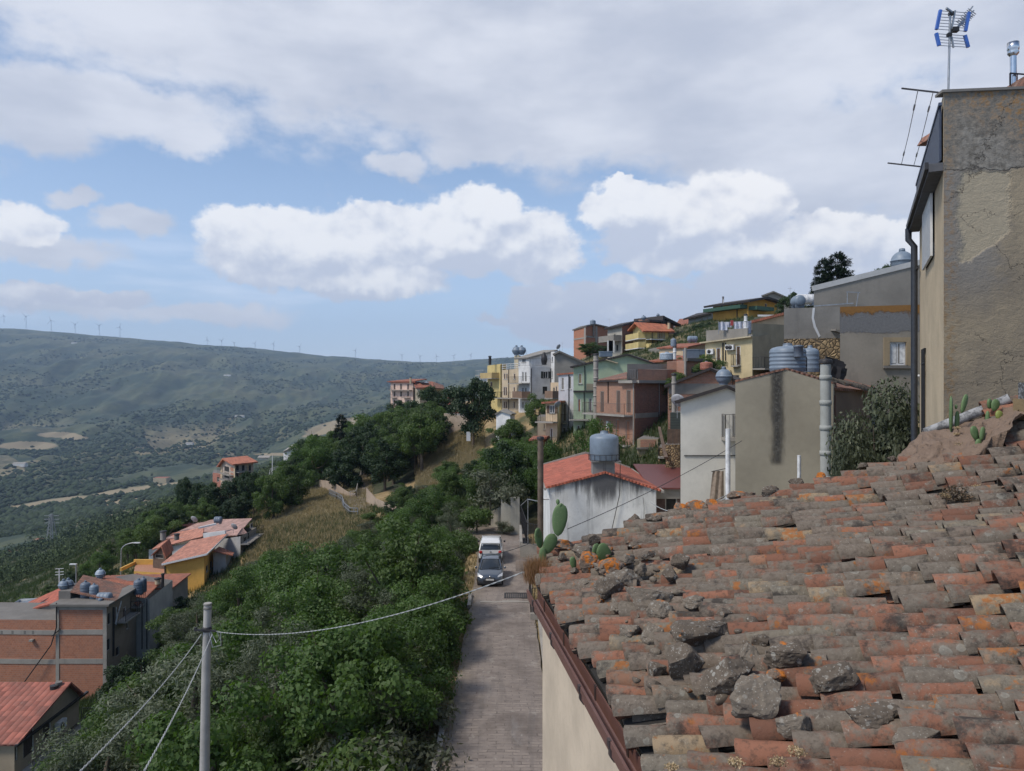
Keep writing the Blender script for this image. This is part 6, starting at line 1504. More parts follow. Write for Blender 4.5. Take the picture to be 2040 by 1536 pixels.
m=MB(); f=b.f[0]; b.part('roof',(lambda m_:(m_.slab([P(1195,140,90),P(1205,128,95),P(1010,80,97),P(990,85,92)],.15),m_)[1])(m),M_TILE)
chimney_pipe(X(1160,87),87,Z(160,87),Z(128,87),.3,'tan chimney stub on the row house edge',M_CREAM,collars=False)
chimney_pipe(X(1197,87),87,Z(300,87),Z(95,87),.16,'black flue pipe at the corner of the yellow wall',M_IRON,collars=False)
# red roofed house at the bottom left
b=Bld('red_roof_house','house with red ribbed tile roof and balcony at the bottom left corner',(-48,46),(-30.4,46),(-30.6,53.2),-20,[-8.75]*4,plaster('brown_beige_render',(.29,.235,.165),.6,.3),apex=(1,.78,-7.35),cat='house')
for (x0,x1,y0,y1) in((315,375,1165,1290),(170,250,1230,1420),(80,130,1320,1470)): b.win(1,x0,y0,x1,y1,'dsh',flat('dark_door',(.05,.035,.03),.7))
b.ac(1,425,1195,.9); b.finish(cap=False); b.roof(tilem('ribbed_red_tiles',(.30,.10,.068),.35,.42,.5),.12,.35,.3)
f=b.f[1]; z=-10.9; m=MB(); f.box(m,.0,f.L+.3,z-.16,z,.003,1.1); o_=b.part('balcony',m,M_CONC); m=MB(); rail(m,[f.pt(.02,z,1.06),f.pt(f.L+.26,z,1.06),f.pt(f.L+.26,z,.05)],1.0,.13); b.part('railing',m,M_IRON,o_)
m=MB(); f.box(m,-.4,f.L+.5,-8.92,-8.78,.25,.42); b.part('gutter',m,M_IRON)
chimney_pipe(X(400,51),51,-8.2,Z(905,51),.28,'dark round chimney pot, left of two on the red ribbed roof',M_IRON,collars=False,cap=False); chimney_pipe(X(432,51.3),51.3,-8.2,Z(892,51),.22,'brown chimney pot, right of two on the red ribbed roof',M_DCONC,collars=False,cap=False)
# ---- ochre yellow house and neighbours
fr(R5)
b=Bld('yellow_gold_house','golden yellow house with salmon mono pitched roof above the bushes',C(1195,100),C(1482,100),C(1560,108),-20,[0]*4,plaster('golden_plaster',(.58,.33,.075),.25,.1),cat='house')
b.h=[Z(600,100),Z(533,100),Z(470,108),Z(500,108)]
for (x0,x1,y0,y1) in((1495,1508,605,650),(1525,1536,575,630)): b.win(1,x0,y0,x1,y1,'ho')
b.finish(cap=False)
SALM=tilem('salmon_tiles',(.46,.20,.135),.3,.3,.5)
m=MB(); m.slab([P(1172,592,99.5),P(1502,517,99.5),P(1652,374,109),P(1385,425,109)],.12); b.part('roof',m,SALM); m=MB(); m.bar(P(1174,600,99.4),P(1502,525,99.4),.14,.22); m.bar(P(1502,525,99.4),P(1650,382,109),.14,.22); b.part('fascia',m,M_WHM)
b.pipe(0,1198,610,880,.07)
b=Bld('grey_side_house','grey walled lean-to with small red roof beside the golden house',C(1548,104),C(1640,104),C(1700,112),-18,[Z(505,104),Z(530,104),Z(500,112),Z(470,112)],plaster('cool_grey',(.38,.38,.37),.3,.1),cat='house'); b.finish(cap=False); m=MB(); m.slab([P(1548,500,103.5),P(1690,530,103.5),P(1700,512,107),P(1590,468,107)],.12); b.part('roof',m,M_TILE)
b=Bld('golden_terrace','golden walled terrace with orange floor left of the golden house',C(972,104),C(1195,103),C(1200,108),-20,[Z(648,104)]*4,plaster('golden_plaster',(.5,.3,.08)),cat='terrace'); b.finish(capm=flat('orange_floor',(.40,.20,.12),.8))
m=MB(); q=[P(975,562,108),P(1190,562,107)]; m.box(q[0].x,107.8,Z(648,104),q[1].x,108.1,q[0].z); m.box(q[0].x,104,Z(648,104)+.0,q[0].x+.25,107.8,Z(625,104)); b.part('parapet',m,MC['golden_plaster'])
b=Bld('pink_roof_house','long house with faded pink tile roofs and grey end wall',C(1080,118),C(1745,108),C(1862,116),-18,[Z(490,118),Z(395,108),Z(330,116),Z(400,124)],plaster('cool_grey',(.38,.38,.37),.3,.1),cat='house',wm2=M_GREYP)
for (x0,x1,y0,y1) in((1765,1795,480,530),(1770,1790,400,440),(1820,1835,300,330)): b.win(1,x0,y0,x1,y1,'ho')
b.finish(cap=False)
PINKT=tilem('faded_pink_tiles',(.46,.28,.235),.4,.3,.5)
m=MB(); m.slab([P(1180,410,118),P(1720,385,108.5),P(1830,264,121),P(1480,275,128)],.15); m.slab([P(1720,385,108),P(1745,345,112),P(1800,375,112),P(1760,330,113)],.1); b.part('roof',m,PINKT)
m=MB(); m.slab([P(1100,490,116),P(1470,395,112),P(1480,330,116),P(1250,370,120)],.15); b.part('lower_roof',m,SALM)
m=MB(); m.bar(P(1440,335,111),P(1570,305,112),.35,.25); m.bar(P(1480,395,111),P(1640,375,110),.3,.9); b.part('pale_beam',m,M_WHITE)
b.balc(1,1745,1860,450,1.2,1.2,gap=.3); b.pipe(1,1800,370,540,.08)
dish(X(1693,107),107,Z(372,107),'small dish on the faded pink roof',r=.55,az=.4,post=.8); dish(X(1403,118),118,Z(305,118),'pale dish at the maroon roof of the pink roofed house',r=.6,az=.3,post=.6)
b=Bld('maroon_roof_house','low house with dark maroon roof behind the pink roofs',C(1265,130),C(1470,126),C(1500,134),-16,[Z(325,130),Z(310,126),Z(290,134),Z(300,138)],M_BEIGE,cat='house'); b.finish(cap=False); b.roof(M_MAROON,.15,.6)
b=Bld('wooden_gazebo','dark wooden gazebo with hipped tile roof left of the golden house',C(1110,106),C(1205,105),C(1250,109),-14,[Z(520,106)]*4,M_WOOD,cat='gazebo'); b.win(0,1125,525,1185,556,'ho',sill=False); b.apex=(0,.72,Z(462,105)); b.finish(cap=False); b.roof(M_TILE,.15,.5)
tank('h',X(1583,113),113,Z(305,113),'small dark tank on the pink roof ridge',r=.5,L=1.2,mt=M_TANKD)
chimney_pipe(X(1184,112),112,Z(420,112),Z(365,112),.4,'grey chimney, left of two on the pink roofs',M_CONC,collars=False); chimney_pipe(X(1283,112),112,Z(420,112),Z(385,112),.35,'dark chimney behind the wooden gazebo',M_DCONC,collars=False)
# ---- street lamps
def lamp(xb,yb,xt,yt,xh,yh,Y,label):
    base=P(xb,yb,Y); base.z-=3; top=P(xt,yt,Y); hd=P(xh,yh,Y); t=Thing('street_lamp',label,'street lamp',tuple(base),'curved arm street lamps on the left slope'); m=MB()
    pts=[base,Vector((top.x,Y,top.z))]
    for k in range(1,8):
        a=k/7*PI/2; pts.append(Vector((top.x+(hd.x-top.x)*(1-math.cos(a)),Y,top.z+(hd.z-top.z)*math.sin(a))))
    m.tube(pts,[.11]+[.08]*(len(pts)-1),7); t.part('pole',m,M_GALV); m=MB(); m.cbox(hd+Vector((.3*(1 if xh>xt else -1),0,0)),.9,.3,.14); t.part('lamp_head',m,M_WHM)
lamp(876,670,880,500,980,442,110,'curved street lamp left of the golden terrace'); lamp(1092,470,1095,350,1165,303,135,'curved street lamp behind the pink roofed house'); lamp(1410,290,1410,160,1478,113,140,'curved street lamp in front of the dark pines'); 
lamp(553,690,553,640,548,598,100,'short lamp post behind the ball tanks')
t=Thing('tv_antenna','white aerial mast left of the ball tanks','antenna',tuple(P(430,720,80))); m=MB(); m.bar(P(430,740,80),P(430,630,80),.08); t.part('mast',m,M_WHM); m=MB()
for y in(632,655,675): m.bar(P(400,y,80),P(462,y-4,80),.05)
t.part('elements',m,M_WHM)
# lattice pylon far in the valley
q=Vector((X(375,600),600,tz(X(375,600),600))); zt_=Z(232,600); t=Thing('lattice_pylon','faint lattice pylon standing in the valley on the left','pylon',tuple(q)); m=MB()
for sx in(-1,1):
    for sy in(-1,1): m.bar((q.x+sx*3,600+sy*3,q.z),(q.x+sx*.4,600+sy*.4,zt_),.5)
n=9
for k in range(n):
    u0=k/n;u1=(k+1)/n; w0=3-2.6*u0; w1=3-2.6*u1; z0=q.z+(zt_-q.z)*u0; z1=q.z+(zt_-q.z)*u1
    m.bar((q.x-w0,597+0,z0),(q.x+w1,597,z1),.3); m.bar((q.x+w0,597,z0),(q.x-w1,597,z1),.3)
t.part('lattice',m,M_GALV); m=MB()
for u in(.7,.82,.94): z0=q.z+(zt_-q.z)*u; m.bar((q.x-6,600,z0),(q.x+6,600,z0),.4)
t.part('crossarm',m,M_GALV)
# ---- far houses seen over the trees
fr(R6)
b=Bld('brick_villa','unfinished brick villa with red gabled roof among the trees',C(235,232),C(345,222),C(490,228),-32,[Z(570,232),Z(560,222),Z(545,228),Z(560,238)],plaster('villa_plaster',(.42,.34,.28),.3,.1),apex=(0,.35,Z(515,230)),cat='house')
for y0,y1 in((585,625),(635,675)):
    b.win(0,262,y0,300,y1,'ho'); b.win(0,308,y0,335,y1,'sh',M_RSLAT)
    for x in(365,410,460): b.win(1,x-12,y0-10,x+12,y1-5,'ho')
b.finish(cap=False); b.roof(tilem('villa_tiles',(.42,.15,.085),.1,.5,.6),.4,1.2,1.2)
b.band(0,235,570,248,705,M_PEACH,.1,'pillar'); b.band(0,338,565,347,700,M_PEACH,.1,'pillar'); b.band(1,440,560,450,680,M_PEACH,.1,'pillar'); b.balc(0,248,338,630,1.5,1.2,gap=.5); b.balc(1,350,440,630,1.5,1.2,gap=.5); b.balc(0,248,338,678,1.5,1.2,gap=.5)
b=Bld('salmon_annex','low salmon annex on the left side of the brick villa',C(172,236),C(235,234),C(240,242),-30,[Z(637,235)]*4,flat('salmon_wall',(.40,.17,.12),.8),cat='house'); b.win(0,205,668,222,700,'ho'); b.finish()
b=Bld('white_gable_house','white gabled house half hidden by the wood','x' and C(725,265),C(845,262),C(850,275),-30,[Z(465,265),Z(450,262),Z(450,275),Z(460,278)],M_WHITE,apex=(0,.62,Z(428,264)),cat='house'); b.finish(cap=False); b.roof(M_CONC,.3,1.2)
b=Bld('valley_shed','small grey shed in the field right of the villa','x' and C(535,420),C(600,420),C(610,430),Z(532,420),[Z(515,420)]*4,M_WHITE,cat='shed'); b.finish(); b.roof(M_CONC,.4,1)
t=Thing('lamp_mast','pale straight mast between brick villa and white gable house','mast',tuple(P(637,640,200))); m=MB(); m.bar(P(635,700,200),P(639,500,200),.18); t.part('pole',m,M_WHM)
m=MB(); rb=MB(); rail(rb,[P(612,680,190),P(622,635,193),P(690,612,205)],1.1,1.5,bar=.05); single('guard_rail',rb,M_WHM,'pale curved guard rail on the bend below the white gable house','guard rail',tuple(P(650,640,195)))
# ---- walled footpath with railings (hairpin)
def strip(name,L,Rr,mt,th=.0):
    m=MB(); 
    for i in range(len(L)-1): m.face([L[i],L[i+1],Rr[i+1],Rr[i]])
    o=m.build(name,mt,tuple(L[0])); o['kind']='structure'; return o
PATHM=plaster('path_paving',(.17,.15,.14),.4,.3)
def gp(x,y,up=.0): 
    q=hitg(FRM[0]+x/FRM[2],FRM[1]+y/FRM[2]); q.z+=up; return q
strip('path',[gp(975,765,.2),gp(1085,800,.2),gp(1180,850,.2),gp(1235,955,.2),gp(1300,958,.2)],[gp(1000,757,.2),gp(1120,775,.2),gp(1290,838,.2),gp(1400,880,.2),gp(1420,905,.2)],PATHM)
strip('path',[gp(1280,860,.25),gp(1335,720,.2),gp(1345,620,.2)],[gp(1395,885,.25),gp(1385,720,.2),gp(1368,620,.2)],PATHM)
b=MB()
def wallstrip(lo,hi,th=.3):
    m=MB()
    for i in range(len(lo)-1):
        off=Vector((0,th,0)); dn=Vector((0,0,-1.2)); m.hexa([lo[i]+dn,lo[i+1]+dn,lo[i+1]+off+dn,lo[i]+off+dn],[hi[i],hi[i+1],hi[i+1]+off,hi[i]+off])
    return m
wp_=[gp(1000,757),gp(1060,775),gp(1130,800),gp(1220,830),gp(1290,838)]; hs_=[65,75,80,45,38]
single('retaining_wall',wallstrip(wp_,[q+Vector((0,0,h/3.923/F*q.y)) for q,h in zip(wp_,hs_)]),plaster('tan_retaining',(.33,.255,.19),.5,.3),'tan retaining wall along the inside of the hairpin path','wall',tuple(wp_[0]))
wp_=[gp(1372,885),gp(1450,900),gp(1560,965),gp(1660,985)]; hs_=[130,60,75,70]
single('retaining_wall',wallstrip(wp_,[q+Vector((0,0,h/3.923/F*q.y)) for q,h in zip(wp_,hs_)]),MC['tan_retaining'],'tan retaining wall right of the hairpin path end','wall',tuple(wp_[0]))
def railing_thing(pts,h,label,mt,gap=.5,w=.09):
    m=MB()
    for a,c in zip(pts[:-1],pts[1:]):
        n=max(1,int((c-a).length/gap))
        for z in(h,h*.55): m.bar(a+Vector((0,0,z)),c+Vector((0,0,z)),w)
        for k in range(n+1): p=a.lerp(c,k/n); m.bar(p,p+Vector((0,0,h)),w*.9)
    single('path_railing',m,mt,label,'railing',tuple(pts[0]))
railing_thing([gp(1082,825,.2),gp(1140,855,.2),gp(1180,880,.2),gp(1200,940,.2),gp(1245,980,.2),gp(1305,982,.2)],1.15,'pale tubular railing on the outer curve of the hairpin path',M_GALV,.9,.10)
railing_thing([gp(1245,840,.2),gp(1290,838,.2),gp(1310,750,.2),gp(1335,660,.2),gp(1345,610,.2)],1.1,'grey railing along the upper leg of the hairpin path',M_CONC,.8,.10)
# ---- end of the street: walls and pillar
fr(R4)
single('street_end_wall',wallstrip([P(120,745,69),P(260,745,69.5),P(350,750,68.5)],[P(115,665,69),P(260,640,69.5),P(350,600,68.5)],.5),M_CREAM if False else plaster('old_cream_wall',(.36,.32,.25),.7,.4),'old low cream wall behind the bend at the street end','wall',tuple(P(200,745,69)))
b=Bld('wall_pillar','pale concrete pillar wall at the street end, left of the iron gate',C(345,66.5),C(500,66.0),C(500,67.5),-.2,[Z(545,66.5),Z(650,66),Z(650,67),Z(545,67)],plaster('pale_old_concrete',(.33,.31,.26),.7,.3),cat='wall'); b.finish(); m=MB(); m.box(X(412,66),65.7,-.2,X(475,66),66.6,Z(532,66)); b.part('pillar',m,MC['pale_old_concrete'])
# ---- utility pole and twisted cables in the foreground
fr(T4)
xb=X(1505,20)
t=Thing('utility_pole','tall round concrete utility pole in the left foreground','utility pole',(xb,20,-8)); m=MB()
pb=P(1505,1536,20); ptp=P(1528,300,20); dv=(ptp-pb).normalized()
low=pb-dv*9; m.tube([low,pb,P(1515,800,20),P(1524,480,20),ptp],[.155,.128,.112,.100,.098],20); t.part('shaft',m,plaster('pole_concrete',(.30,.285,.26),.5,.15,3,.4))
m=MB(); m.lathe(P(1528,345,20),[(.104,0),(.112,.01),(.112,.05),(.104,.06)],20); m.lathe(P(1528,315,20),[(.104,0),(.114,.01),(.114,.03),(.104,.04)],20); t.part('top_ring',m,M_DCONC)
m=MB(); q=P(1523,495,20); m.lathe(q-Vector((0,0,.05)),[(.105,0),(.125,.01),(.125,.12),(.105,.13)],20); t.part('clamp',m,M_IRON)
m=MB(); m.bar(q+Vector((-.24,-.12,.03)),q+Vector((.28,-.12,.0)),.045); m.cbox(q+Vector((-.26,-.1,.04)),.06,.06,.1); t.part('cross_bracket',m,M_IRON)
m=MB(); m.tube([q+Vector((.12,-.1,-.0)),q+Vector((.3,-.15,-.3)),q+Vector((.38,-.1,-.2)),q+Vector((.30,-.1,0))],.012,5); m.tube([q+Vector((.1,-.1,-.05)),q+Vector((.2,-.15,-.42)),q+Vector((.42,-.12,-.38)),q+Vector((.40,-.1,-.02))],.012,5); t.part('cable_loops',m,M_GALV)
cabm=flat('grey_cable',(.36,.37,.36),.6); cabd=flat('dark_cable',(.05,.05,.05),.6)
def cable(pts,r,label,mt=cabm,sag=.3,twist=True,n=60):
    a=Vector(pts[0]); c=Vector(pts[-1]); m=MB(); L=(c-a).length
    pa=[]
    for k in range(n+1):
        u=k/n; p=a.lerp(c,u); p.z-=sag*4*u*(1-u); pa.append(p)
    if twist:
        d=(c-a).normalized(); s_=d.cross(Vector((0,0,1))).normalized(); u_=s_.cross(d); N=int(L/.05)
        N=min(N,700)
        for ph in(0,PI):
            q=[]
            for k in range(N+1):
                u=k/N; p=a.lerp(c,u); p.z-=sag*4*u*(1-u); an=ph+u*L/.35*2*PI; q.append(p+(s_*math.cos(an)+u_*math.sin(an))*r*.8)
            m.tube(q,r*.75,5,c=None)
    else: m.tube(pa,r,5)
    return single('overhead_cable',m,mt,label,'cable',tuple(a))
cable([P(1480,530,19.8),P(590,1536,8.5)],.0085,'twisted pale cable from the pole to the bottom left, upper of two',sag=.12)
cable([P(1560,530,19.8),P(1060,1536,8.0)],.0085,'twisted pale cable from the pole to the bottom left, steeper one',sag=.1)
for (p0,p1,lb) in(((1483,530),(1425,595),'left'),((1565,530),(1545,565),'right')):
    pass
fr(PX)
cable([P(428,1258,20),Vector((X(1062,11.5)+.0,11.5,Z(1132,11.5)))],.0075,'pale twisted cable sagging from the pole across the street to the tiled house',sag=.42)
cable([P(1110,1053,20) if False else P(1130,1054,24),P(1478,878,30)],.012,'thin dark wire crossing in front of the small white house',cabd,.15,False)
cable([P(1296,1000,40),P(1450,990,22.2)],.022,'pale wire sagging from small white house to the white pole',cabm,.5,False)
cable([P(1318,1046,14),P(1450,985,22)],.014,'pale wire rising from the tile verge to the white pole',cabm,.02,False)
cable([P(962,1108,45),P(1056,1082,40)],.02,'short dark wire crossing behind the white car',cabd,.1,False)
# ---- wind turbines on the ridge
tm=flat('turbine_white',(.36,.40,.46),.5)
tur=[(8,640,0),(52,652,28),(102,660,28),(150,666,26),(198,667,24),(239,672,26),(413,690,17),(442,692,18),(467,693,13),(508,696,16),(545,698,17),(597,704,18),(708,711,17),(801,718,14),(837,721,15),(870,722,16),(904,721,16),(938,718,14)]
TB=None
for i,(px,py,hh) in enumerate(tur):
    Y=6500; hh=hh or 14; x=X(px,Y); z=Z(py+3,Y); H_=(hh+3)/F*Y*.78; 
    t=Thing('wind_turbine','white wind turbine on the far ridge','wind turbine',(x,Y,z),'row of wind turbines along the far ridge')
    t.o['label']=['wind turbine at the far left end of the ridge row','wind turbine on the ridge, second from the left edge','wind turbine on the ridge left of the rocky knob, third from left','wind turbine just left of the small rocky knob','wind turbine just right of the small rocky knob','wind turbine on the flat crest above the valley, sixth from left','first wind turbine right of the rounded hilltop','second wind turbine right of the rounded hilltop','shortest wind turbine right of the rounded hilltop','wind turbine in the middle of the ridge saddle, left one','wind turbine in the middle of the ridge saddle, right one','wind turbine standing alone left of the long gap','wind turbine standing alone in the long gap above the pink house','wind turbine above the roof of the pink apartment house','wind turbine just right of the pink apartment house roof','wind turbine above the dark rounded tree crown','wind turbine above the left edge of the big dark tree','last wind turbine before the mustard house'][i]
    m=MB(); m.tube([(x,Y,z),(x,Y,z+H_)],[1.8,1.0],8); t.part('tower',m,tm); m=MB(); m.cbox((x,Y-2,z+H_+1),5,12,5); t.part('nacelle',m,tm)
    a0=random.Random(i).uniform(0,2)
    for k in range(3):
        a=a0+k*2*PI/3; m=MB(); c=Vector((x,Y-9,z+H_+1)); e=c+Vector((math.cos(a),0,math.sin(a)))*H_*.42; s_=Vector((-math.sin(a),0,math.cos(a)))
        b0=[c-s_*1.4,c+s_*1.4,c+s_*1.4+Vector((0,1,0)),c-s_*1.4+Vector((0,1,0))]; m.hexa(b0,[e-s_*.7,e+s_*.7,e+s_*.7+Vector((0,.6,0)),e-s_*.7+Vector((0,.6,0))]); t.part('blade',m,tm)
# small far farm buildings
fr(T7)
for (x,y,Y,wd,lb) in((1945,856,3200,38,'tiny white farmhouse on the far slope above the villa'),(1535,1165,2400,22,'tiny pale farm shed in the dark valley wood'),(150,1108,1900,30,'tiny dark shed in the straw field at the left'),(1845,595,4500,40,'tiny pale building high on the far slope'),(600,285,5600,40,'tiny pale hut near the far ridge')):
    X0=X(x,Y); z0=tz(X0,Y)-2
    b=Bld('farm_building',lb,(X0-wd/2,Y),(X0+wd/2,Y),None,z0,[z0+8]*4,M_WHITE,depth=14,cat='farm building',apex=(1,.5,z0+11)); b.finish(cap=False); b.roof(M_CONC,.5,1)
fr(PX)
for (px,Y,wd,lb) in((20,560,9,'small pale ruin in the fields at the left edge'),(73,700,8,'small pale hut in the valley fields'),(318,1500,26,'pale farm building at edge of the valley wood')):
    X0=X(px,Y); z0=tz(X0,Y)-1; b=Bld('farm_building',lb,(X0-wd/2,Y),(X0+wd/2,Y),None,z0,[z0+wd*.45]*4,M_CREAM,depth=wd*.8,cat='farm building'); b.finish(capm=M_TILE)
# ================= cars
def carmat(name,col,rough=.28): return mk(name,lambda g,p:(p.inputs['Coat Weight'].__setattr__('default_value',.6),{'Base Color':g.mix(g.noise(g.tc(),3,4,.6),sc3(col,.9),col),'Roughness':rough,'Metallic':0.0})[1])
M_TYRE=flat('tyre_rubber',(.02,.02,.02),.85); M_RIM=flat('alloy',(.30,.31,.32),.35,.7); M_BPL=flat('black_plastic',(.025,.025,.027),.6); M_LAMPR=flat('red_lamp',(.35,.015,.012),.25); M_LAMPC=flat('clear_lamp',(.45,.47,.5),.15); M_PLATE=flat('plate_white',(.6,.6,.58),.5); M_CHR=flat('chrome',(.6,.6,.6),.15,1)
def loft(mb,secs,close=True):
    n=len(secs[0]); V=[p for s in secs for p in s]
    fs=[(i*n+k,i*n+(k+1)%n,(i+1)*n+(k+1)%n,(i+1)*n+k) for i in range(len(secs)-1) for k in range(n)]
    mb.idx(V,fs,True); mb.face(secs[0][::-1],sm=True); mb.face(secs[-1],sm=True)
def car(name,label,loc,rz,W,L,prof,gh,paint,white=False):
    """prof: (y,zbottom,zbelt,halfwidth); gh: greenhouse (y,z belt,z roof,hw belt,hw roof); y=0 front bumper"""
    t=Thing(name,label,'car',(0,0,0),'cars parked in line along the street'); m=MB(); secs=[]
    for (y,zb,zt,hw) in prof:
        s=[]; 
        pr=[(-.80,zb),(-.97,zb+.10),(-1.0,zb+(zt-zb)*.45),(-.97,zb+(zt-zb)*.8),(-.86,zt-.02),(-.5,zt+.015),(0,zt+.03),(.5,zt+.015),(.86,zt-.02),(.97,zb+(zt-zb)*.8),(1.0,zb+(zt-zb)*.45),(.97,zb+.10),(.80,zb)]
        secs.append([Vector((a*hw,y,z)) for a,z in pr])
    loft(m,secs); body=t.part('body',m,paint)
    g_=MB(); secs=[]
    for (y,zb,zr,hb,hr) in gh:
        pr=[(-hb,zb),(-(hb*.35+hr*.65),zb+(zr-zb)*.62),(-hr,zr-.06),(-hr*.85,zr-.012),(0,zr),(hr*.85,zr-.012),(hr,zr-.06),((hb*.35+hr*.65),zb+(zr-zb)*.62),(hb,zb)]
        secs.append([Vector((a,y,z)) for a,z in pr])
    loft(g_,secs); t.part('windows',g_,M_GLASS)
    r=MB(); top=[s for s in gh if s[2]>s[1]+.25]; secs=[]
    for (y,zb,zr,hb,hr) in top:
        secs.append([Vector((a,y,z)) for a,z in((-hr-.012,zr-.075),(-hr-.012,zr-.04),(-hr*.86,zr+.006),(0,zr+.022),(hr*.86,zr+.006),(hr+.012,zr-.04),(hr+.012,zr-.075),(0,zr-.03))])
    loft(r,secs); t.part('roof',r,paint)
    # pillars
    def on(i,sx,u):
        y,zb,zr,hb,hr=gh[i]; return Vector((sx*(hb+(hr-hb)*u+.012),y,zb+(zr-zb)*u))
    for sx in(-1,1):
        p=MB()
        for (i,j) in pil[name]:
            p.bar(on(i,sx,.0),on(j,sx,.96),.075,.05)
        t.part('pillar',p,paint)
        w=MB(); 
        mi=MB(); mi.lathe(Vector((sx*(W/2+.10),gh[1][0]+.12,gh[1][1]+.06)),[(0,-.08),(.07,-.06),(.085,0),(.07,.06),(0,.08)],10,axis='Y'); t.part('wing_mirror',mi,paint if not white else M_BPL)
    for y in(.78,L-.72):
        for sx in(-1,1):
            w=MB(); w.lathe((sx*(W/2-.10),y,.31),[(.17,-.1),(.27,-.1),(.31,-.08),(.315,0),(.31,.08),(.27,.1),(.17,.1)],24,axis='X'); wo=t.part('wheel',w,M_TYRE)
            w=MB(); w.lathe((sx*(W/2-.10),y,.31),[(0,.085*sx),(.05,.095*sx),(.20,.07*sx),(.21,.02*sx),(0,.02*sx)],20,axis='X',cap=False); t.part('rim',w,M_RIM,wo)
            a=MB(); a.lathe((sx*(W/2-.045),y,.33),[(.30,0),(.37,0),(.37,.035*sx),(.30,.035*sx),(.30,0)],24,axis='X',cap=False); t.part('wheel_arch',a,M_BPL)
    return t
pil={'hatchback':[(1,2),(4,4),(5,5),(6,7)] if False else [(1,2),(4,4),(6,5)],'tall_hatchback':[(1,2),(4,4),(6,5)]}
blue=carmat('metallic_slate_blue',(.055,.07,.095))
# front-facing dark hatchback: y=0 nearest the camera
prof=[(0,.28,.55,.58),(.06,.22,.66,.72),(.25,.2,.74,.80),(.7,.2,.84,.84),(1.1,.2,.92,.85),(1.6,.2,.95,.855),(2.6,.2,.96,.86),(3.4,.2,.96,.85),(3.8,.22,.95,.80),(3.98,.28,.85,.70),(4.02,.35,.6,.62)]
gh=[(.95,.90,.93,.60,.55),(1.12,.92,1.0,.70,.62),(1.75,.95,1.42,.74,.56),(2.1,.95,1.475,.75,.58),(2.7,.96,1.48,.75,.58),(3.35,.96,1.42,.74,.56),(3.78,.95,1.15,.70,.55),(3.9,.94,.96,.62,.52)]
t=car('hatchback','dark slate blue hatchback facing the camera in front of the white car',(0,0,0),0,1.70,4.03,prof,gh,blue)
for sx in(-1,1):
    m=MB(); V=[Vector((sx*a,y,z)) for a,y,z in((.50,.035,.60),(.80,.20,.66),(.82,.50,.80),(.66,.28,.76),(.50,.10,.68))]
    off=Vector((0,-.03,.03)); m.face([v+off for v in V]); m.face([v+Vector((0,.15,-.03)) for v in V][::-1])
    for i in range(5): m.face([V[i]+off,V[(i+1)%5]+off,V[(i+1)%5]+Vector((0,.15,-.03)),V[i]+Vector((0,.15,-.03))])
    t.part('headlight',m,M_LAMPC)
m=MB(); m.box(-.42,-.035,.33,.42,.03,.46); m.box(-.30,-.03,.57,.30,.03,.61); t.part('grille',m,M_BPL)
m=MB(); m.box(-.26,-.05,.44,.26,-.036,.55); t.part('number_plate',m,M_PLATE)
m=MB(); m.lathe((0,-.02,.68),[(0,-.02),(.06,-.015),(.06,.02)],12,axis='Y'); t.part('badge',m,M_CHR)
for sx in(-1,1):
    m=MB(); m.bar((sx*.1,1.02,.975),(sx*.1+.45,1.12,1.03),.02); t.part('wiper',m,M_BPL)
m=MB(); m.box(-.78,-.02,.2,.78,.06,.30); t.part('lower_bumper',m,M_BPL)
t.o.location=(-2.3+.95-.0,48.4,.03); t.o.location.x=X(976.5,49); 
# rear-facing white tall hatchback (tail toward the camera)
prof=[(0,.35,.62,.60),(.05,.25,.72,.74),(.3,.22,.82,.83),(.9,.2,.98,.88),(1.3,.2,1.02,.89),(2.6,.2,1.04,.89),(3.6,.2,1.04,.88),(4.0,.22,1.02,.86),(4.12,.26,.98,.83),(4.15,.32,.62,.78)]
gh=[(.85,.98,1.0,.66,.62),(1.0,1.0,1.06,.76,.68),(1.75,1.02,1.60,.80,.64),(2.2,1.03,1.665,.80,.66),(2.9,1.04,1.67,.80,.66),(3.7,1.04,1.62,.80,.64),(4.0,1.02,1.38,.78,.62),(4.10,1.0,1.02,.74,.62)]
wp=carmat('white_car_paint',(.62,.62,.61))
t=car('tall_hatchback','white tall hatchback seen from behind, parked beyond the dark car',(0,0,0),0,1.78,4.15,prof,gh,wp,white=True)
m=MB(); m.hexa([Vector((-.76,4.16,.60)),Vector((.76,4.16,.60)),Vector((.76,4.02,.60)),Vector((-.76,4.02,.60))],[Vector((-.77,4.14,1.03)),Vector((.77,4.14,1.03)),Vector((.77,4.0,1.03)),Vector((-.77,4.0,1.03))]); t.part('tailgate',m,wp)
m=MB(); m.hexa([Vector((-.70,4.13,1.30+.22)),Vector((.70,4.13,1.52)),Vector((.7,3.7,1.56)),Vector((-.7,3.7,1.56))],[Vector((-.66,4.10,1.57)),Vector((.66,4.10,1.57)),Vector((.66,3.6,1.66)),Vector((-.66,3.6,1.66))]); t.part('roof_spoiler',m,wp)
for sx in(-1,1):
    m=MB(); m.lathe((sx*.70,4.15,.88),[(0,.04),(.10,.035),(.125,.01),(.125,-.04)],18,axis='Y'); t.part('tail_light',m,M_LAMPR)
m=MB(); m.box(-.82,4.1,.25,.82,4.20,.46); t.part('rear_bumper',m,M_BPL)
m=MB(); m.box(-.26,4.165,.62,.26,4.18,.73); t.part('number_plate',m,M_PLATE)
m=MB(); m.lathe((0,4.165,.92),[(0,.02),(.07,.015),(.07,-.02)],14,axis='Y'); t.part('badge',m,M_CHR)
m=MB(); m.bar((0,4.15,1.06),(.4,4.13,1.1),.02); t.part('rear_wiper',m,M_BPL)
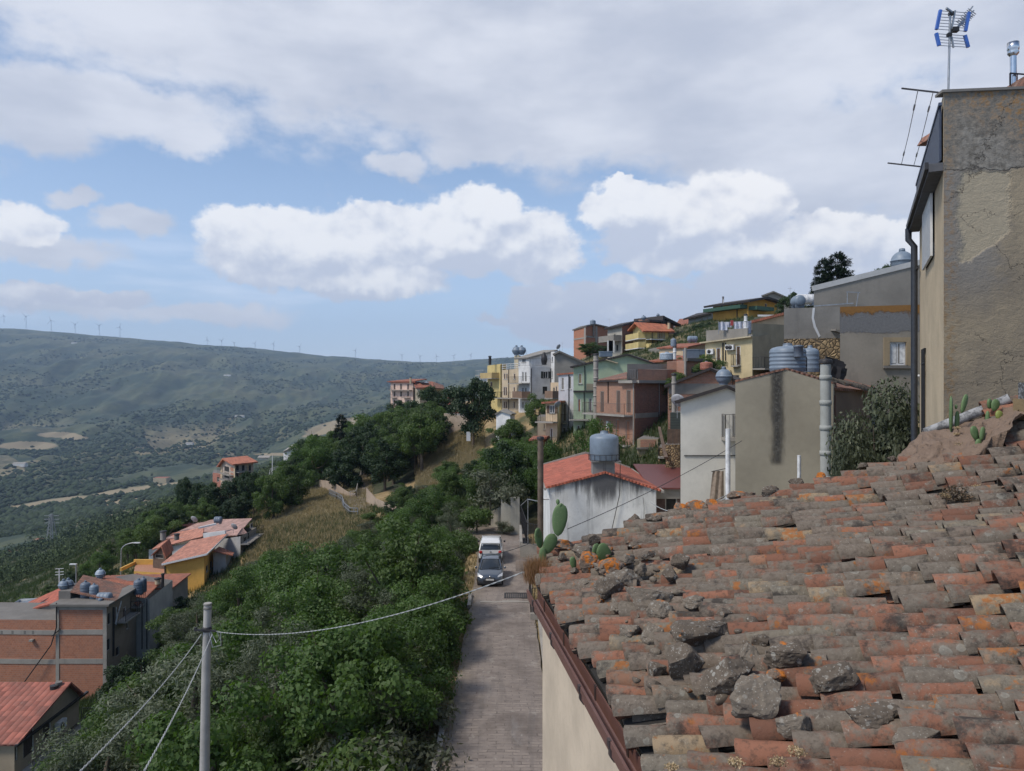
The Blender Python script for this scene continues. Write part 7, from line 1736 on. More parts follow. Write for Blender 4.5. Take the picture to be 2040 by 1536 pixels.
m=MB(); m.bar((0,1.95,1.68),(0,1.75,1.86),.012); t.part('roof_aerial',m,M_BPL)
t.o.rotation_euler=(0,0,PI); t.o.location=(X(977.5,55.2),54.6+4.15,.03)
# a sliver of another parked car at the foot of the beige wall
fr(PX)
# ================= vegetation
vr=random.Random(21)
L_GRN=leafm('leaf_green',(.052,.092,.024),(.125,.185,.050),trans=.38); L_FIG=leafm('leaf_fresh',(.050,.10,.024),(.125,.195,.052),trans=.4)
L_DRK=leafm('leaf_dark',(.018,.040,.014),(.050,.085,.028)); L_OLV=leafm('leaf_olive',(.065,.085,.045),(.16,.18,.115)); L_PINE=leafm('needle_dark',(.010,.022,.012),(.026,.045,.024))
L_GREY=leafm('leaf_grey_shrub',(.055,.075,.040),(.17,.17,.115)); L_DRY=leafm('dry_stems',(.20,.13,.06),(.38,.27,.13),trans=.15)
def leaf(mb,p,nrm,dirn,l,w):
    s=dirn.cross(nrm)
    if s.length<1e-4: return
    s.normalize(); s*=w*.5; m_=p+dirn*l*.45
    i=len(mb.v); mb.v.extend([tuple(p),tuple(m_-s),tuple(p+dirn*l),tuple(m_+s)]); mb.f.append((i,i+1,i+2,i+3)); mb.uv.append(None); mb.c.append(None); mb.sm.append(False)
def rv(r):
    z=r.uniform(-1,1); a=r.uniform(0,2*PI); q=math.sqrt(1-z*z); return Vector((q*math.cos(a),q*math.sin(a),z))
def crown(r,h,rad,n,ls,lobes=16,zb=.25,asp=.55,droop=0,qa=.30,qb=.52):
    mb=MB(); L=[]; cz=h*(zb+1)/2; rz=h*(1-zb)/2
    for k in range(lobes):
        d=rv(r); rr=r.uniform(.35,.78) if lobes<30 else r.uniform(.35,.92)
        c=Vector((d.x*rad*rr,d.y*rad*rr,cz+d.z*rz*rr)); q=r.uniform(qa,qb) if lobes<30 else r.uniform(.17,.33)
        L.append((c,rad*q,min(rz,rad)*q*r.uniform(.7,1.0)))
    for k in range(n):
        c,a,b=L[r.randrange(len(L))]; d=rv(r)
        if d.z<-.35 and r.random()<.6: d.z=-d.z
        t=r.random()**.35*r.uniform(.86,1.12); p=c+Vector((d.x*a,d.y*a,d.z*b))*t
        nn=(d+rv(r)*.7).normalized(); dd=rv(r); dd.z-=droop; dd=(dd-nn*dd.dot(nn))
        if dd.length<.05: continue
        s=ls*r.uniform(.65,1.35); leaf(mb,p,nn,dd.normalized(),s,s*asp)
    return mb,L
def trunk(r,h,L,r0,n=7):
    mb=MB(); top=Vector((r.uniform(-.2,.2),r.uniform(-.2,.2),h*.5)); mb.tube([Vector((0,0,-.6)),Vector((r.uniform(-.1,.1),0,h*.22)),top,top+Vector((.1,.1,h*.25))],[r0*1.2,r0,r0*.7,r0*.25],8)
    for (c,a,b) in L[:n]:
        s=Vector((0,0,h*r.uniform(.2,.45))); m=(s+c)/2+Vector((0,0,-.1*h)) ; mb.tube([s,m,c,c+(c-s)*.25],[r0*.45,r0*.32,r0*.16,r0*.05],5)
    return mb
PRO={}
def proto(key,name,cat,seed,h,rad,n,ls,mat_,lobes=16,zb=.2,asp=.55,r0=.16,droop=.1):
    r=random.Random(seed); cm,L=crown(r,h,rad,n,ls,lobes,zb,asp,droop); tm_=trunk(r,h,L,r0)
    PRO[key]=(name,cat,h,rad,cm,tm_,mat_,None)
proto('g1','leafy_tree','tree',1,6,2.6,14000,.17,L_GRN,36); proto('g2','leafy_tree','tree',2,6,2.3,13000,.165,L_GRN,42); proto('g3','leafy_tree','tree',3,6,3.0,15000,.16,L_FIG,44,.12)
proto('f1','fig_tree','tree',4,5,2.7,17000,.15,L_FIG,40,.08,.62); proto('f2','fig_tree','tree',5,5,2.5,17000,.14,L_FIG,46,.08,.62)
proto('d1','dark_tree','tree',6,8,3.3,13000,.26,L_DRK,34,.18); proto('d2','dark_tree','tree',7,7,2.8,13000,.23,L_DRK,36,.1)
proto('o1','olive_tree','tree',8,4.5,2.0,14000,.12,L_OLV,34,.15,.3); proto('o2','olive_tree','tree',9,4.5,2.2,14000,.12,L_OLV,38,.12,.3)
proto('b1','evergreen_bush','shrub',14,3.0,1.35,36000,.095,leafm('leaf_bush',(.032,.045,.024),(.12,.135,.078),trans=.15),26,.0,.5,.05,0); proto('s1','shrub','shrub',10,2.2,1.6,4000,.17,L_GRN,12,.0,.5,.05); proto('s2','shrub','shrub',12,2.0,1.7,4000,.15,L_GREY,12,.0,.4,.05)
def pine(seed,h,rad,tiers,n,ls):
    r=random.Random(seed); mb=MB(); tb=MB(); tb.tube([Vector((0,0,-.5)),Vector((0,0,h))],[.28,.04],8)
    for k in range(tiers):
        u=(k+.5)/tiers; z=h*(.12+.88*u); R_=rad*(1-u)**.5*r.uniform(.8,1.1)+.1
        for q in range(int(5+4*(1-u))):
            a=r.uniform(0,2*PI); e=Vector((math.cos(a)*R_,math.sin(a)*R_,z-.08*R_+r.uniform(-.2,.2))); s=Vector((0,0,z)); tb.tube([s,e],[.05,.015],4)
            for j in range(int(n*R_/rad)):
                t=r.uniform(.25,1.05); w=.28*R_*(1.1-t*.6); p=s.lerp(e,t)+Vector((r.uniform(-w,w),r.uniform(-w,w),r.uniform(-.12,.16)))
                dd=(e-s).normalized()+rv(r)*.6; leaf(mb,p,Vector((r.uniform(-.4,.4),r.uniform(-.4,.4),1)).normalized(),dd.normalized(),ls*r.uniform(.7,1.3),ls*.28)
    return mb,tb
pm,pt_=pine(31,9,4.2,17,260,.6); PRO['p1']=('cedar_tree','tree',9,4.2,pm,pt_,L_PINE,None)
made={}
def plant(key,x,Y,h,label,group=None,z=None,rz=None,wide=1.0,name=None):
    nm,cat,H0,rad,cm,tm_,mt,_=PRO[key]
    z=tz(x,Y) if z is None else z
    s=h/H0
    if key not in made:
        t=Thing(nm,label,cat,(0,0,0),group); t.part('crown',cm,mt); t.part('stem' if cat=='shrub' else 'trunk',tm_,M_BARK); made[key]=t.o; o=t.o
        o.location=(x,Y,z); o.rotation_euler=(0,0,rz if rz is not None else vr.uniform(0,6.28)); o.scale=(s*wide,s*wide,s)
        if group: o['group']=group
        return o
    o=clone(made[key],(x,Y,z),rz if rz is not None else vr.uniform(0,6.28),(s*wide,s*wide,s),label,group)
    if not group and 'group' in o: del o['group']
    if group is None and 'group' in o.keys(): del o['group']
    return o
def ptree(key,px,ytop,ybase,Y,label,wpx=None,group=None):   # stand a tree so it spans the given rows
    x=X(px,Y); z=min(tz(x,Y),Z(ybase,Y)); h=(Z(ytop,Y)-z)*1.07; w=1.0
    if wpx: w=(wpx/F*Y/2)/(PRO[key][3]*h/PRO[key][2])
    return plant(key,x,Y,h,label,group,z=z,wide=w)
fr(PX)
# singled-out trees
ptree('d1',942,748,868,128,'big dark spreading tree standing on the dry slope below the tan building',110)
ptree('d2',860,772,835,175,'broad dark rounded tree right of the pink apartment house',95)
ptree('d2',800,800,850,190,'dark low tree in front of the pink apartment house',80)
ptree('g1',1072,790,880,112,'leafy tree growing in front of the tall white house',75)
ptree('g2',1015,835,920,112,'green tree between the big dark tree and the town houses',90)
ptree('g3',1190,845,925,66,'loose green fig like tree in front of the brick balcony house',118)
ptree('f1',1085,890,960,70,'green tree behind the brown flue pipe of the small white house',100)
ptree('p1',1668,512,600,105,'dark layered cedar, larger of the pair above the long grey wall',98)
ptree('p1',1640,523,600,108,'dark layered cedar, smaller left one of the pair above the long grey wall',66)
ptree('d1',1765,520,560,90,'dark scrubby tree behind the sloping wall beside the ball tank',60)
ptree('d2',1575,585,640,120,'dark tree right of the ochre house',60)
ptree('d1',1400,640,690,165,'dark tree below the glazed shed',52)
ptree('d2',1385,655,690,158,'dark bushy tree above the flat roofs',40)
ptree('g1',1175,683,715,185,'green bush in front of the bare brick block',60)
ptree('d1',1210,688,712,175,'dark green bush between brick block and grey fronted house',50)
ptree('p1',680,832,950,170,'dark pointed conifer above the footpath wood',44)
ptree('d2',695,890,1000,140,'rounded dark umbrella tree inside the hairpin path',92)
ptree('d2',460,955,1050,140,'dark pine left end of the wood behind the pink roofed house',95); ptree('d2',415,965,1040,140,'dark pine behind the curved lamp and pink roofs',70); ptree('d1',375,948,1030,150,'dark tree at the far left of the wood above the slope',60)
ptree('d1',505,935,1030,135,'dark tree in front of the brick villa',60)
ptree('g2',585,925,1050,132,'leafy tree between the villa and the footpath',95); ptree('g1',545,940,1060,125,'leafy green tree above the dry grass left side',80)
ptree('d1',618,862,940,190,'greyish rounded tree beside the white gable house',60)
# foreground right bush
for (px,yt,yb,Y,w,k,lb) in((1758,776,1000,23.5,225,'b1','dense dark evergreen bush against the cracked house'),(1702,845,1000,22.3,175,'b1','lower lobe of evergreen bush in front of the brown annex'),(1806,812,1000,24.5,110,'b1','evergreen bush closest to the black drainpipe'),(1672,905,990,21.5,90,'b1','lowest sprig of evergreen bush at foot of the cement flue'),(1790,885,975,19.5,70,'s2','grey green wispy shrub at the foot of the evergreen bush')):
    ptree(k,px,yt,yb,Y,lb,w)
# woods: rows of trees that look alike, placed under the skyline each part of the slope has
def env(pts,px):
    for (a,ya),(b_,yb) in zip(pts[:-1],pts[1:]):
        if a<=px<=b_: return ya+(yb-ya)*(px-a)/(b_-a)
    return 9999
def wood(n,pxr,Yr,envp,keys,hr,lab,grp,seed,excl=None,mind=2.2,acc=None):
    r=random.Random(seed); P_=acc if acc is not None else []; c=0; tries=0
    while c<n and tries<n*60:
        tries+=1; px=r.uniform(*pxr); Y=Yr[0]*(Yr[1]/Yr[0])**r.random(); x=(px-CXp)/F*Y
        if excl and excl(px,Y,x): continue
        e=env(envp,px)+(r.uniform(0,85)*26/Y*1.6 if Yr[0]<60 else 0)
        if e>5000: continue
        md=mind*(1+.006*Y)
        if any((x-a)**2+(Y-b_)**2<md*md for a,b_ in P_): continue
        z=tz(x,Y); hmax=(CZ+(CYp-e-r.uniform(0,22))/F*Y)-z; h=min(r.uniform(*hr),hmax)
        if h<1.3: continue
        k=r.choice(keys) if h>2.6 else r.choice(['s1','s1','s2'])
        if h<=2.6: 
            plant(k,x,Y,h,'low green shrub in the wooded slope','low shrubs scattered in the wooded slope',z=z,wide=1.2)
        else: plant(k,x,Y,h,lab,grp,z=z,wide=r.uniform(.9,1.2))
        P_.append((x,Y)); c+=1
    return c
acc=[]
def ex1(px,Y,x):
    if x>-4.6 and Y<66: return True
    if px<235 and Y>43 and Y<100: return True          # brick houses
    if px<335 and 64<Y<100: return True
    if px<180 and Y<60 and px<150: return True
    if 500<px<730 and Y>97: return True
    if px<495 and Y>90: return True
    return False
E1=[(135,1400),(190,1300),(230,1300),(300,1235),(330,1190),(375,1155),(420,1165),(470,1110),(520,1085),(560,1075),(640,1062),(700,1040),(760,1015),(800,1005),(850,985),(900,960),(940,985)]
n1=wood(62,(150,925),(26,52),E1,['g3','f1','f2','g1','o1','o2','g2','o1'],(3.2,7.8),'broadleaf tree on the dense slope left of the street, nearer half','broadleaf trees of the near slope',5,ex1,2.3,acc)
n2=wood(60,(250,935),(52,98),E1,['g1','g2','g3','o1','o2','d2'],(3.2,8.5),'broadleaf tree on the dense slope left of the street, farther half','broadleaf trees of the farther slope',6,ex1,2.6,acc)
# low growth right along the street edge
for k in range(26):
    Y=18+k*1.75; x=-3.75+vr.uniform(-.5,.4)
    if 47<Y<60: x=-4.6
    h=vr.uniform(2.2,3.6) if Y<45 else vr.uniform(1.6,2.6); key=vr.choice(['f1','f2','f1','g3'] if h>2.6 and Y<40 else ['s1','s1','o1','s2'])
    plant(key,x-h*.24,Y,h+ (1.2 if Y<40 else .3),'leafy bush hanging over the left edge of the street','bushes along the left street edge',z=-1.3)
def ex2(px,Y,x):
    if 500<px<725 and Y<150: return True
    if 700<px<760 and Y<142: return True
    if 840<px<935 and 118<Y<158 and px>862-.2*(Y-118): return True
    return False
E2=[(350,960),(500,950),(560,925),(600,885),(625,862),(660,858),(700,835),(760,805),(800,800),(850,790),(885,800),(905,860),(940,900)]
n3=wood(100,(560,905),(128,215),E2,['g1','g2','d2','g2','g3'],(6,13),'tree of the dense wood climbing to the pink apartment house','trees of the hillside wood',7,ex2,2.3,acc)
E3=[(350,985),(420,985),(500,970),(560,945),(640,930)]
n4=wood(16,(350,560),(128,165),E3,['d1','g1','d2'],(6,11),'tree of the wood behind the pink roofed house','trees behind the pink roofed house',8,None,3.4,acc)
E4=[(930,930),(960,900),(1000,870),(1040,860),(1075,880),(1110,930)]
n5=wood(60,(850,1085),(72,122),[(850,975),(880,930),(900,905)]+E4,['g1','g2','g3','d2'],(5,11),'tree on the green bank behind the bend of the street','trees on the bank behind the street end',9,lambda px,Y,x:(px<862 and Y>112),1.9,acc)
n6=wood(40,(725,890),(98,132),[(725,1020),(760,1015),(800,960),(840,960),(880,950)],['g1','g2','d2'],(4,7),'tree beside the lower end of the footpath','trees beside the footpath end',13,lambda px,Y,x: px<790 and Y>112,1.9,acc)
E5=[(0,1215),(60,1175),(150,1130),(220,1075),(300,1010),(345,1000),(400,1040)]
n7=wood(110,(-20,345),(118,430),E5,['g1','g2','d2','g3'],(6,11),'tree on the hillside left beyond the golden house','trees on the far left hillside',14,lambda px,Y,x: 60<px<130 and 140<Y<230,2.6,acc)
print('trees',n1,n2,n3,n4,n5,n6,n7)

# town side greenery between the houses
n8=wood(46,(1090,1420),(66,180),[(1090,880),(1150,900),(1250,895),(1262,745),(1300,720),(1420,700)],['g2','g1','d2'],(2.5,6),'tree squeezed between the hillside houses','trees between the hillside houses',17,lambda px,Y,x: (px<1345 and Y>60 and Y<118),2.2,acc)
# grass masses
def tufts(name,n,pxr,Yr,fn,hh,mt,label,seed,bl=7):
    r=np.random.default_rng(seed); px=r.uniform(*pxr,n*4); Y=Yr[0]*(Yr[1]/Yr[0])**r.random(n*4); x=(px-CXp)/F*Y
    k=np.array([fn(a,b,c) for a,b,c in zip(px,Y,x)]); px,Y,x=px[k][:n],Y[k][:n],x[k][:n]; n=len(x); z=interpz(x,Y)
    V=[]
    for b in range(bl):
        a=r.uniform(0,6.28,n); h=hh*r.uniform(.5,1.3,n); ox=r.normal(0,.12+hh*.2,n); oy=r.normal(0,.12+hh*.2,n); w=.03+.06*r.random(n)*hh; ln=r.uniform(.1,.5,n)*h
        ca,sa=np.cos(a),np.sin(a)
        b0=np.stack([x+ox-sa*w,Y+oy+ca*w,z-.05],1); b1=np.stack([x+ox+sa*w,Y+oy-ca*w,z-.05],1); b2=np.stack([x+ox+ca*ln,Y+oy+sa*ln,z+h],1); V+= [np.stack([b0,b1,b2],1)]
    V=np.concatenate(V,0).reshape(-1,3); Fc=np.arange(len(V)).reshape(-1,3); return npmesh(name,V,Fc,mt,label,'grass')
L_STRAW=leafm('straw_grass',(.24,.185,.10),(.46,.37,.215),trans=.2); L_WEED=leafm('weed_green',(.035,.06,.018),(.10,.13,.045),trans=.25)
tufts('dry_grass',16000,(495,740),(96,150),lambda p,Y,x: True,.55,L_STRAW,'dry yellow grass on the slope below the hairpin path',3)
tufts('dry_grass',22000,(835,960),(112,165),lambda p,Y,x: True,1.0,L_STRAW,'dry yellow weeds on the slope around the big dark tree',4)
tufts('undergrowth',26000,(120,1000),(26,118),lambda p,Y,x: x<-3.6 ,.7,L_WEED,'low green undergrowth below the trees left of the street',5,9)
tufts('undergrowth',9000,(1085,1500),(56,190),lambda p,Y,x: x>4,.6,L_WEED,'weeds between the hillside houses',6)
tufts('undergrowth',12000,(-20,520),(110,330),lambda p,Y,x: True,.9,L_WEED,'rough green growth on the hillside left',7)
def edge(p,Y,x): return -3.3<x<-2.35 or (1.15<x<2.2 and Y>40)
tufts('street_weeds',3600,(500,1120),(22,66),edge,.22,L_STRAW,'dry weeds along both street edges',8,5)

for i,(px,Y,h,k,lb) in enumerate(((950,66.3,2.6,'s1','green shrub in front of the cream wall, left of three at the street end'),(975,68.2,4.2,'s2','grey shrub spilling over the wall top at the street end'),(1000,65.6,1.3,'s2','low weedy shrub at the foot of the street end pillar'))): plant(k,X(px,Y),Y,h,lb,z=.0 if i!=1 else 1.6)
# ================= prickly pears, dry flowers, mud bank, stub chimney on the tiled roof
M_CACT=mk('cactus_green',lambda g,p:(lambda o:{'Base Color':g.mix(g.ss(g.vor(o,26),.16,.08),g.mix(g.noise(o,6,4,.6),(.070,.125,.045),(.135,.20,.075)),(.20,.20,.11)),'Roughness':.6,'Normal':g.bump(g.vor(o,26),.25,.006)})(g.tc()))
M_CACY=flat('cactus_yellow_green',(.25,.29,.07),.6)
def pad(mb,c,L,W,th,ang=0,yaw=0,tip=.75):
    R_=Matrix.Rotation(yaw,3,'Z')@Matrix.Rotation(ang,3,'Y'); n,m=16,12; V=[];fs=[]
    for i in range(m+1):
        t=-1+2*i/m; prof=math.sqrt(max(0,1-t*t)); wd=prof*(1+.18*t) if tip<1 else prof
        for k in range(n):
            a=2*PI*k/n; V.append(Vector(c)+R_@Vector((math.cos(a)*wd*W/2,math.sin(a)*prof**.7*th/2,t*L/2)))
    mb.idx(V,[(i*n+k,i*n+(k+1)%n,(i+1)*n+(k+1)%n,(i+1)*n+k) for i in range(m) for k in range(n)],True)
def cactus(frame,Y,lst,label,base):
    fr(frame); s=Y/F/frame[2]; t=Thing('prickly_pear',label,'cactus',tuple(P(*base,Y)))
    for j,(cx,cy,w_,h_,an,yw,nm) in enumerate(lst):
        m=MB(); pad(m,P(cx,cy,Y+(.02 if j%2 else -.02)),h_*s,w_*s/max(.35,abs(math.cos(yw))),.045 if nm!='fruit' else w_*s,an,yw); t.part(nm,m,M_CACY if nm=='young_pad' else M_CACT)
    return t
cactus(T9,10.75,[(120,605,42,110,0,0,'stem'),(160,535,76,130,.45,.2,'pad'),(218,395,88,195,.12,.1,'pad'),(98,505,46,120,-.25,.7,'pad'),(92,470,30,60,-.3,.9,'pad'),(208,292,22,36,-.1,0,'fruit'),(222,310,16,22,.5,0,'fruit')],'tall prickly pear growing at the far gutter corner of the tiled roof',(120,640))
cactus(T9,9.9,[(475,592,120,92,1.15,.3,'pad'),(430,575,50,90,.2,.5,'pad')],'round prickly pear pad lying on the tiles beside the orange stones',(475,630))
cactus(T9,9.9,[(297,645,38,78,-.2,.3,'pad')],'single small prickly pear pad between rusty flat stone and gutter',(297,690))
cactus(T6,9.35,[(1298,330,62,380,-.10,1.1,'pad'),(1360,400,52,210,.05,.4,'stem'),(1432,225,72,215,.45,.5,'pad'),(1350,258,26,50,0,0,'fruit')],'prickly pear with tall thin pads standing before the grey pipe',(1340,500))
cactus(T6,9.2,[(1668,370,40,150,.05,0,'stem'),(1690,225,62,110,.05,.6,'pad'),(1748,240,96,130,.35,.2,'pad')],'two headed prickly pear in front of the right end of the grey pipe',(1665,440))
cactus(T6,9.15,[(1785,340,80,95,.3,.2,'young_pad')],'small yellow green cactus pad near the stub chimney',(1780,390))
cactus(T6,8.9,[(1575,645,64,130,.1,0,'stem'),(1540,525,86,160,-.35,.2,'pad'),(1616,530,62,150,.3,.5,'pad')],'small prickly pear with two pads above the orange faced stone',(1575,700))
fr(T6)
t=Thing('grey_pipe','mottled grey cement pipe lying along the wall foot at the roof top','pipe',tuple(P(1040,520,9.6))); m=MB(); a=P(1035,522,9.75); c=P(1660,275,9.45); e=P(1900,170,9.3)
m.tube([a,c,e],.062,16,cap=False); m.tube([a,c,e],.05,16,cap=False); m.lathe(a,[(.05,0),(.062,0)],16,axis='X',cap=False); t.part('barrel',m,mk('mottled_pipe',lambda g,p:{'Base Color':g.mix(g.ss(g.noise(g.tc(),9,6,.75),.42,.62),(.30,.30,.30),(.09,.09,.09)),'Roughness':.9}))
b=MB()
tc_=[(640,925),(700,830),(780,735),(880,625),(1010,510),(1150,480),(1300,450),(1500,395),(1700,330),(1900,240)]; bc_=[(650,965),(760,950),(850,930),(950,915),(1050,900),(1180,880),(1320,830),(1500,770),(1700,640),(1900,480)]
NU,NV=54,18; G_=[]
for i in range(NU+1):
    u=i/NU*(len(tc_)-1); k0=min(int(u),len(tc_)-2); f0=u-k0
    tx=tc_[k0][0]+(tc_[k0+1][0]-tc_[k0][0])*f0; ty=tc_[k0][1]+(tc_[k0+1][1]-tc_[k0][1])*f0; bx=bc_[k0][0]+(bc_[k0+1][0]-bc_[k0][0])*f0; by=bc_[k0][1]+(bc_[k0+1][1]-bc_[k0][1])*f0
    A_=P(tx,ty,9.95-.06*u); B_=P(bx,by,9.35-.08*u); row=[A_+Vector((0,1.2,-1.5))]
    for j in range(NV+1):
        v=j/NV; q=A_.lerp(B_,v)+Vector((0,-.18*math.sin(v*PI),.05*math.sin(v*PI)))
        q+=Vector((mnoise.fractal(q*5,.7,2,5),mnoise.fractal(q*5+Vector((7,0,0)),.7,2,5),mnoise.fractal(q*5+Vector((0,9,0)),.7,2,5)))*.06*(1 if 0<v else .6); row.append(q)
    row.append(B_+Vector((0,.3,-.6))); G_.append(row)
n_=len(G_[0]); b.idx([q for r_ in G_ for q in r_],[(i*n_+j,i*n_+j+1,(i+1)*n_+j+1,(i+1)*n_+j) for i in range(NU) for j in range(n_-1)],True); b.face(G_[0]); b.face(G_[-1][::-1])
single('mud_bank',b,mk('brown_mud',lambda g,p:(lambda o,n,n2:{'Base Color':g.mix(g.ss(n2,.55,.7),g.mix(n,(.13,.085,.06),(.27,.195,.14)),(.08,.06,.05)),'Roughness':.95,'Normal':g.bump(g.m('ADD',n,n2),.9,.04)})(g.tc(),g.noise(g.tc(),5,7,.7),g.noise(g.tc(),14,5,.75))),'lumpy brown mud and rubble bank between the tiles and the cracked house','mud bank',tuple(P(1000,880,10)))
t=Thing('stub_chimney','short square rendered chimney stub at right photo edge on the tiles','chimney',tuple(P(1990,380,8.7))); m=MB(); q=P(1935,0,8.7); q2=P(1898,180,8.7)
m.box(q2.x+.30,8.5,P(0,400,8.7).z,q2.x+1.1,9.1,q2.z); t.part('base',m,mk('orange_stub',lambda g,p:{'Base Color':g.mix(g.noise(g.tc(),4,6,.7),(.11,.085,.055),(.27,.19,.09)),'Roughness':.95,'Normal':g.bump(g.noise(g.tc(),12,5,.7),.6,.02)})); m=MB(); m.box(q.x+.30,8.53,q2.z,q2.x+1.07,9.07,P(0,10,8.7).z); t.part('shaft',m,mk('speckled_stub',lambda g,p:{'Base Color':g.mix(g.ss(g.noise(g.tc(),22,5,.8),.45,.6),(.05,.05,.05),(.22,.23,.24)),'Roughness':.95}))
# extra tile rows beyond the bank
et=MB(); 
for i in range(5):
    for j in range(9):
        base=P(1620+i*30,330+i*85,9.5-i*.14); coppo(et,base+Vector((j*.33,-.12*j,.03*j+.02)),(Rn+Vector((0,0,rr.gauss(0,.02)))).normalized(),Nn,.44,.12,.09,(rr.random(),rr.random(),rr.random()))
house.part('upper_tiles',et,M_LICH)
# dry flower heads
M_STEM=flat('dry_stem',(.20,.13,.08),.9); M_FLO=leafm('dry_floret',(.30,.19,.10),(.60,.48,.30),trans=.2)
def dryflower(frame,x,y,wd,Y,label,stem=90,n=220):
    fr(frame); s=Y/F/frame[2]; c=P(x,y,Y); r=random.Random(int(x)); t=Thing('dry_flower',label,'dry flower',tuple(P(x,y+stem,Y))); m=MB(); hd=MB(); st_=P(x+r.uniform(-20,20),y+stem,Y)
    m.tube([st_,st_.lerp(c,.6)+Vector((.01,0,0)),c],.004,5)
    for k in range(9):
        a=r.uniform(0,2*PI); q=c+Vector((math.cos(a)*wd*s*.4,math.sin(a)*wd*s*.4,r.uniform(0,.2)*wd*s)); m.tube([st_.lerp(c,.7),q],.0022,4)
    for k in range(n):
        d=rv(r); d.z=abs(d.z)*.55; leaf(hd,c+d*(wd*s*.5)*r.uniform(.5,1),rv(r),rv(r),.016,.010)
    t.part('stem',m,M_STEM); t.part('flower_head',hd,M_FLO)
for (f_,x,y,wd,Y,lb) in((T8,790,965,110,4.55,'dry flower head standing highest at the bottom of the roof'),(T8,690,1025,110,4.4,'dry flower head left of the tallest one at the bottom'),(T8,458,1025,100,4.3,'small dry flower head in front of the red tile at the bottom'),(T8,105,1048,85,4.6,'dry flower head beside the gutter at the bottom edge'),(T6,1362,475,50,9.2,'pale flower head above at the cactus foot'),(T6,1358,540,70,9.2,'larger pale flower head at the foot of the tall cactus'),(T6,1370,640,110,9.1,'yellowish flower cluster above the orange faced stone'),(T6,1235,725,110,9.2,'yellow dry flower cluster on the mud bank'),(T5,1690,875,90,8.2,'yellow dry flower cluster right of the dark dead shrub'),(T5,1450,940,100,8.0,'yellow dry flower cluster left of the dark dead shrub')): dryflower(f_,x,y,wd,Y,lb,60,150)
# dead shrub on the tiles and dry grass at the gutter corner
fr(T5); r=random.Random(9); c=on_roof(1555,1040,.1); m=MB(); lf=MB(); t=Thing('dead_shrub','dark dead shrub growing out of the middle of the tile roof','shrub',tuple(c))
for k in range(70):
    d=rv(r); d.z=abs(d.z)*.8+.1; e=c+d*r.uniform(.1,.2); m.tube([c,e],.003,4)
    for j in range(14): leaf(lf,c.lerp(e,r.uniform(.5,1.1)),rv(r),rv(r),.03,.012)
t.part('stem',m,M_STEM); t.part('foliage',lf,leafm('dead_leaf',(.05,.04,.03),(.17,.13,.09)))
fr(T6); c=P(1480,660,9.1); lf=MB(); m=MB(); m.tube([c-Vector((0,0,.1)),c],.008,5); t=Thing('succulent','low green succulent clump above the orange faced stone','succulent',tuple(c))
for k in range(420): d=rv(r); d.z=abs(d.z)*.5; leaf(lf,c+Vector((d.x*.16,d.y*.1,d.z*.12)),rv(r),rv(r),.03,.016)
t.part('stem',m,M_STEM); t.part('foliage',lf,L_GRN)
fr(T9); c=P(92,760,10.3); m=MB(); 
for k in range(1500):
    o_=Vector((r.gauss(0,.07),r.gauss(0,.12),0)); l=r.uniform(.15,.40); d=Vector((r.gauss(0,.22),r.gauss(0,.25),1)).normalized(); leaf(m,c+o_,rv(r),d,l,.008)
single('dry_grass_tuft',m,leafm('rust_grass',(.16,.075,.035),(.36,.20,.10)),'rusty dry grass tuft hanging at the far end of the gutter','grass tuft',tuple(c))
# rubble crumbs among the stones
fr(T2); r=random.Random(77)
for k in range(60):
    x,y=r.choice([(r.uniform(250,760),r.uniform(330,640)),(r.uniform(560,1300),r.uniform(560,1300)),(r.uniform(250,1600),0)])
    if y==0: y=330-(x-250)*.21+r.uniform(-5,35)
    p=on_roof(x,y,0); q=r.uniform(.025,.065); b=MB(); rock(b,p+Nn*(.16+q*.3),q*1.3,q,q*.8,k+300,r.uniform(0,3),2)
    o_=single('stone_chip',b,RK[r.choice([0,1,1,2])],'small stone chip lying among the larger roof stones','stone',tuple(p),'small stone chips on the tile roof')
fr(PX)
fr(T2); r=random.Random(41); pts_=[(200,400),(270,480),(330,540),(420,470),(610,330),(690,400),(420,660),(520,700),(640,760),(600,850),(860,620),(980,690),(1130,760),(760,1090),(1430,1130),(1290,1010)]
pts_.sort(key=lambda q:q[1])
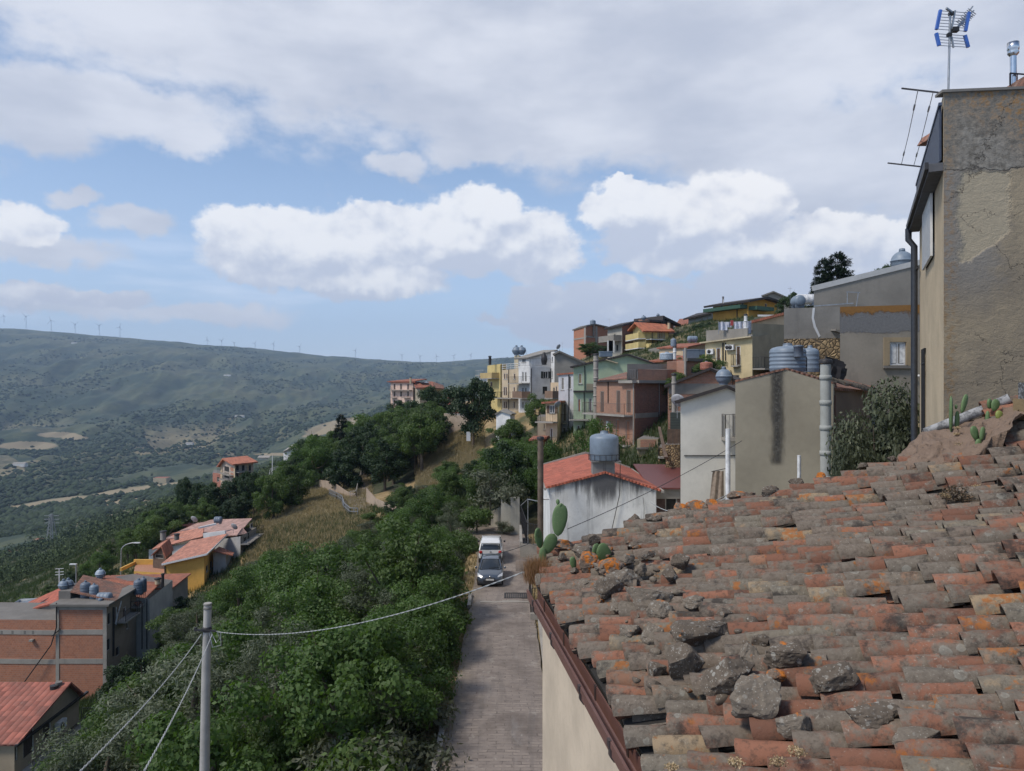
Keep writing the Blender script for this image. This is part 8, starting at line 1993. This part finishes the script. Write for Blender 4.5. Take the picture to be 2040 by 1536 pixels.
for i,(x,y) in enumerate(pts_):
    p=on_roof(x,y,.05); sz=r.uniform(.06,.11); b=MB(); rock(b,p+Nn*(sz*.6+.11),sz*r.uniform(1.1,1.6),sz,sz*r.uniform(.6,.9),900+i,r.uniform(0,3),4)
    single('roof_stone',b,RK[r.choice([0,1,1,2])],'medium stone in the rubble strip near the gutter, %s from the far end'%(['first','second','third','fourth','fifth','sixth','seventh','eighth','ninth','tenth','eleventh','twelfth','thirteenth','fourteenth','fifteenth','sixteenth'][i]),'stone',tuple(p),'stones weighing down the roof tiles')
b=MB(); b.box(1.76,11.5,-.05,9.2,44.4,.10); o_=b.build('forecourt',M_CONC,(4,30,0)); o_['kind']='structure'
fr(PX)
# ================= give every look-alike plant its own findable description
ORD=['first','second','third','fourth','fifth','sixth','seventh','eighth','ninth','tenth','eleventh','twelfth']
KW={'leafy_tree':'leafy green tree','fig_tree':'bright broadleaf tree','olive_tree':'grey green olive tree','dark_tree':'dark green tree','shrub':'low shrub','evergreen_bush':'bush'}
PL={'broadleaf trees of the near slope':('on the near slope',9),'broadleaf trees of the farther slope':('on the farther slope',9),'bushes along the left street edge':('along the left street edge',5),
'trees of the hillside wood':('in the hillside wood',10),'trees behind the pink roofed house':('behind the pink roofed house',6),'trees on the bank behind the street end':('on the bank behind the street',8),
'trees on the far left hillside':('on the far left hillside',9),'low shrubs scattered in the wooded slope':('among the slope shrubs',8),'trees beside the footpath end':('by the footpath end',6),'trees between the hillside houses':('between the hillside houses',6)}
gr={}
for o in COL.objects:
    if o.parent is None and o.get('group') in PL: gr.setdefault(o['group'],[]).append(o)
def ordw(i): return ORD[i] if i<12 else 'number %d'%(i+1)
for gname,lst in gr.items():
    place,per=PL[gname]; lst.sort(key=lambda o:o.location.y)
    for r0 in range(0,len(lst),per):
        row=sorted(lst[r0:r0+per],key=lambda o:o.location.x/o.location.y); ri=r0//per
        for i,o in enumerate(row):
            kw=KW.get(o.name.split('.')[0],'tree')
            o['label']=(f"{kw} {place}, {ordw(ri)} counting from the near end" if per==1 else f"{kw} {place}, {ordw(i)} from left, {ordw(ri)} nearest row")
chips=sorted([o for o in COL.objects if o.name.startswith('stone_chip')],key=lambda o:o.location.y)
for r0 in range(0,len(chips),8):
    for i,o in enumerate(sorted(chips[r0:r0+8],key=lambda o:o.location.x)): o['label']=f"small stone chip on the tiles, {ordw(i)} from left in the {ordw(r0//8)} nearest row"
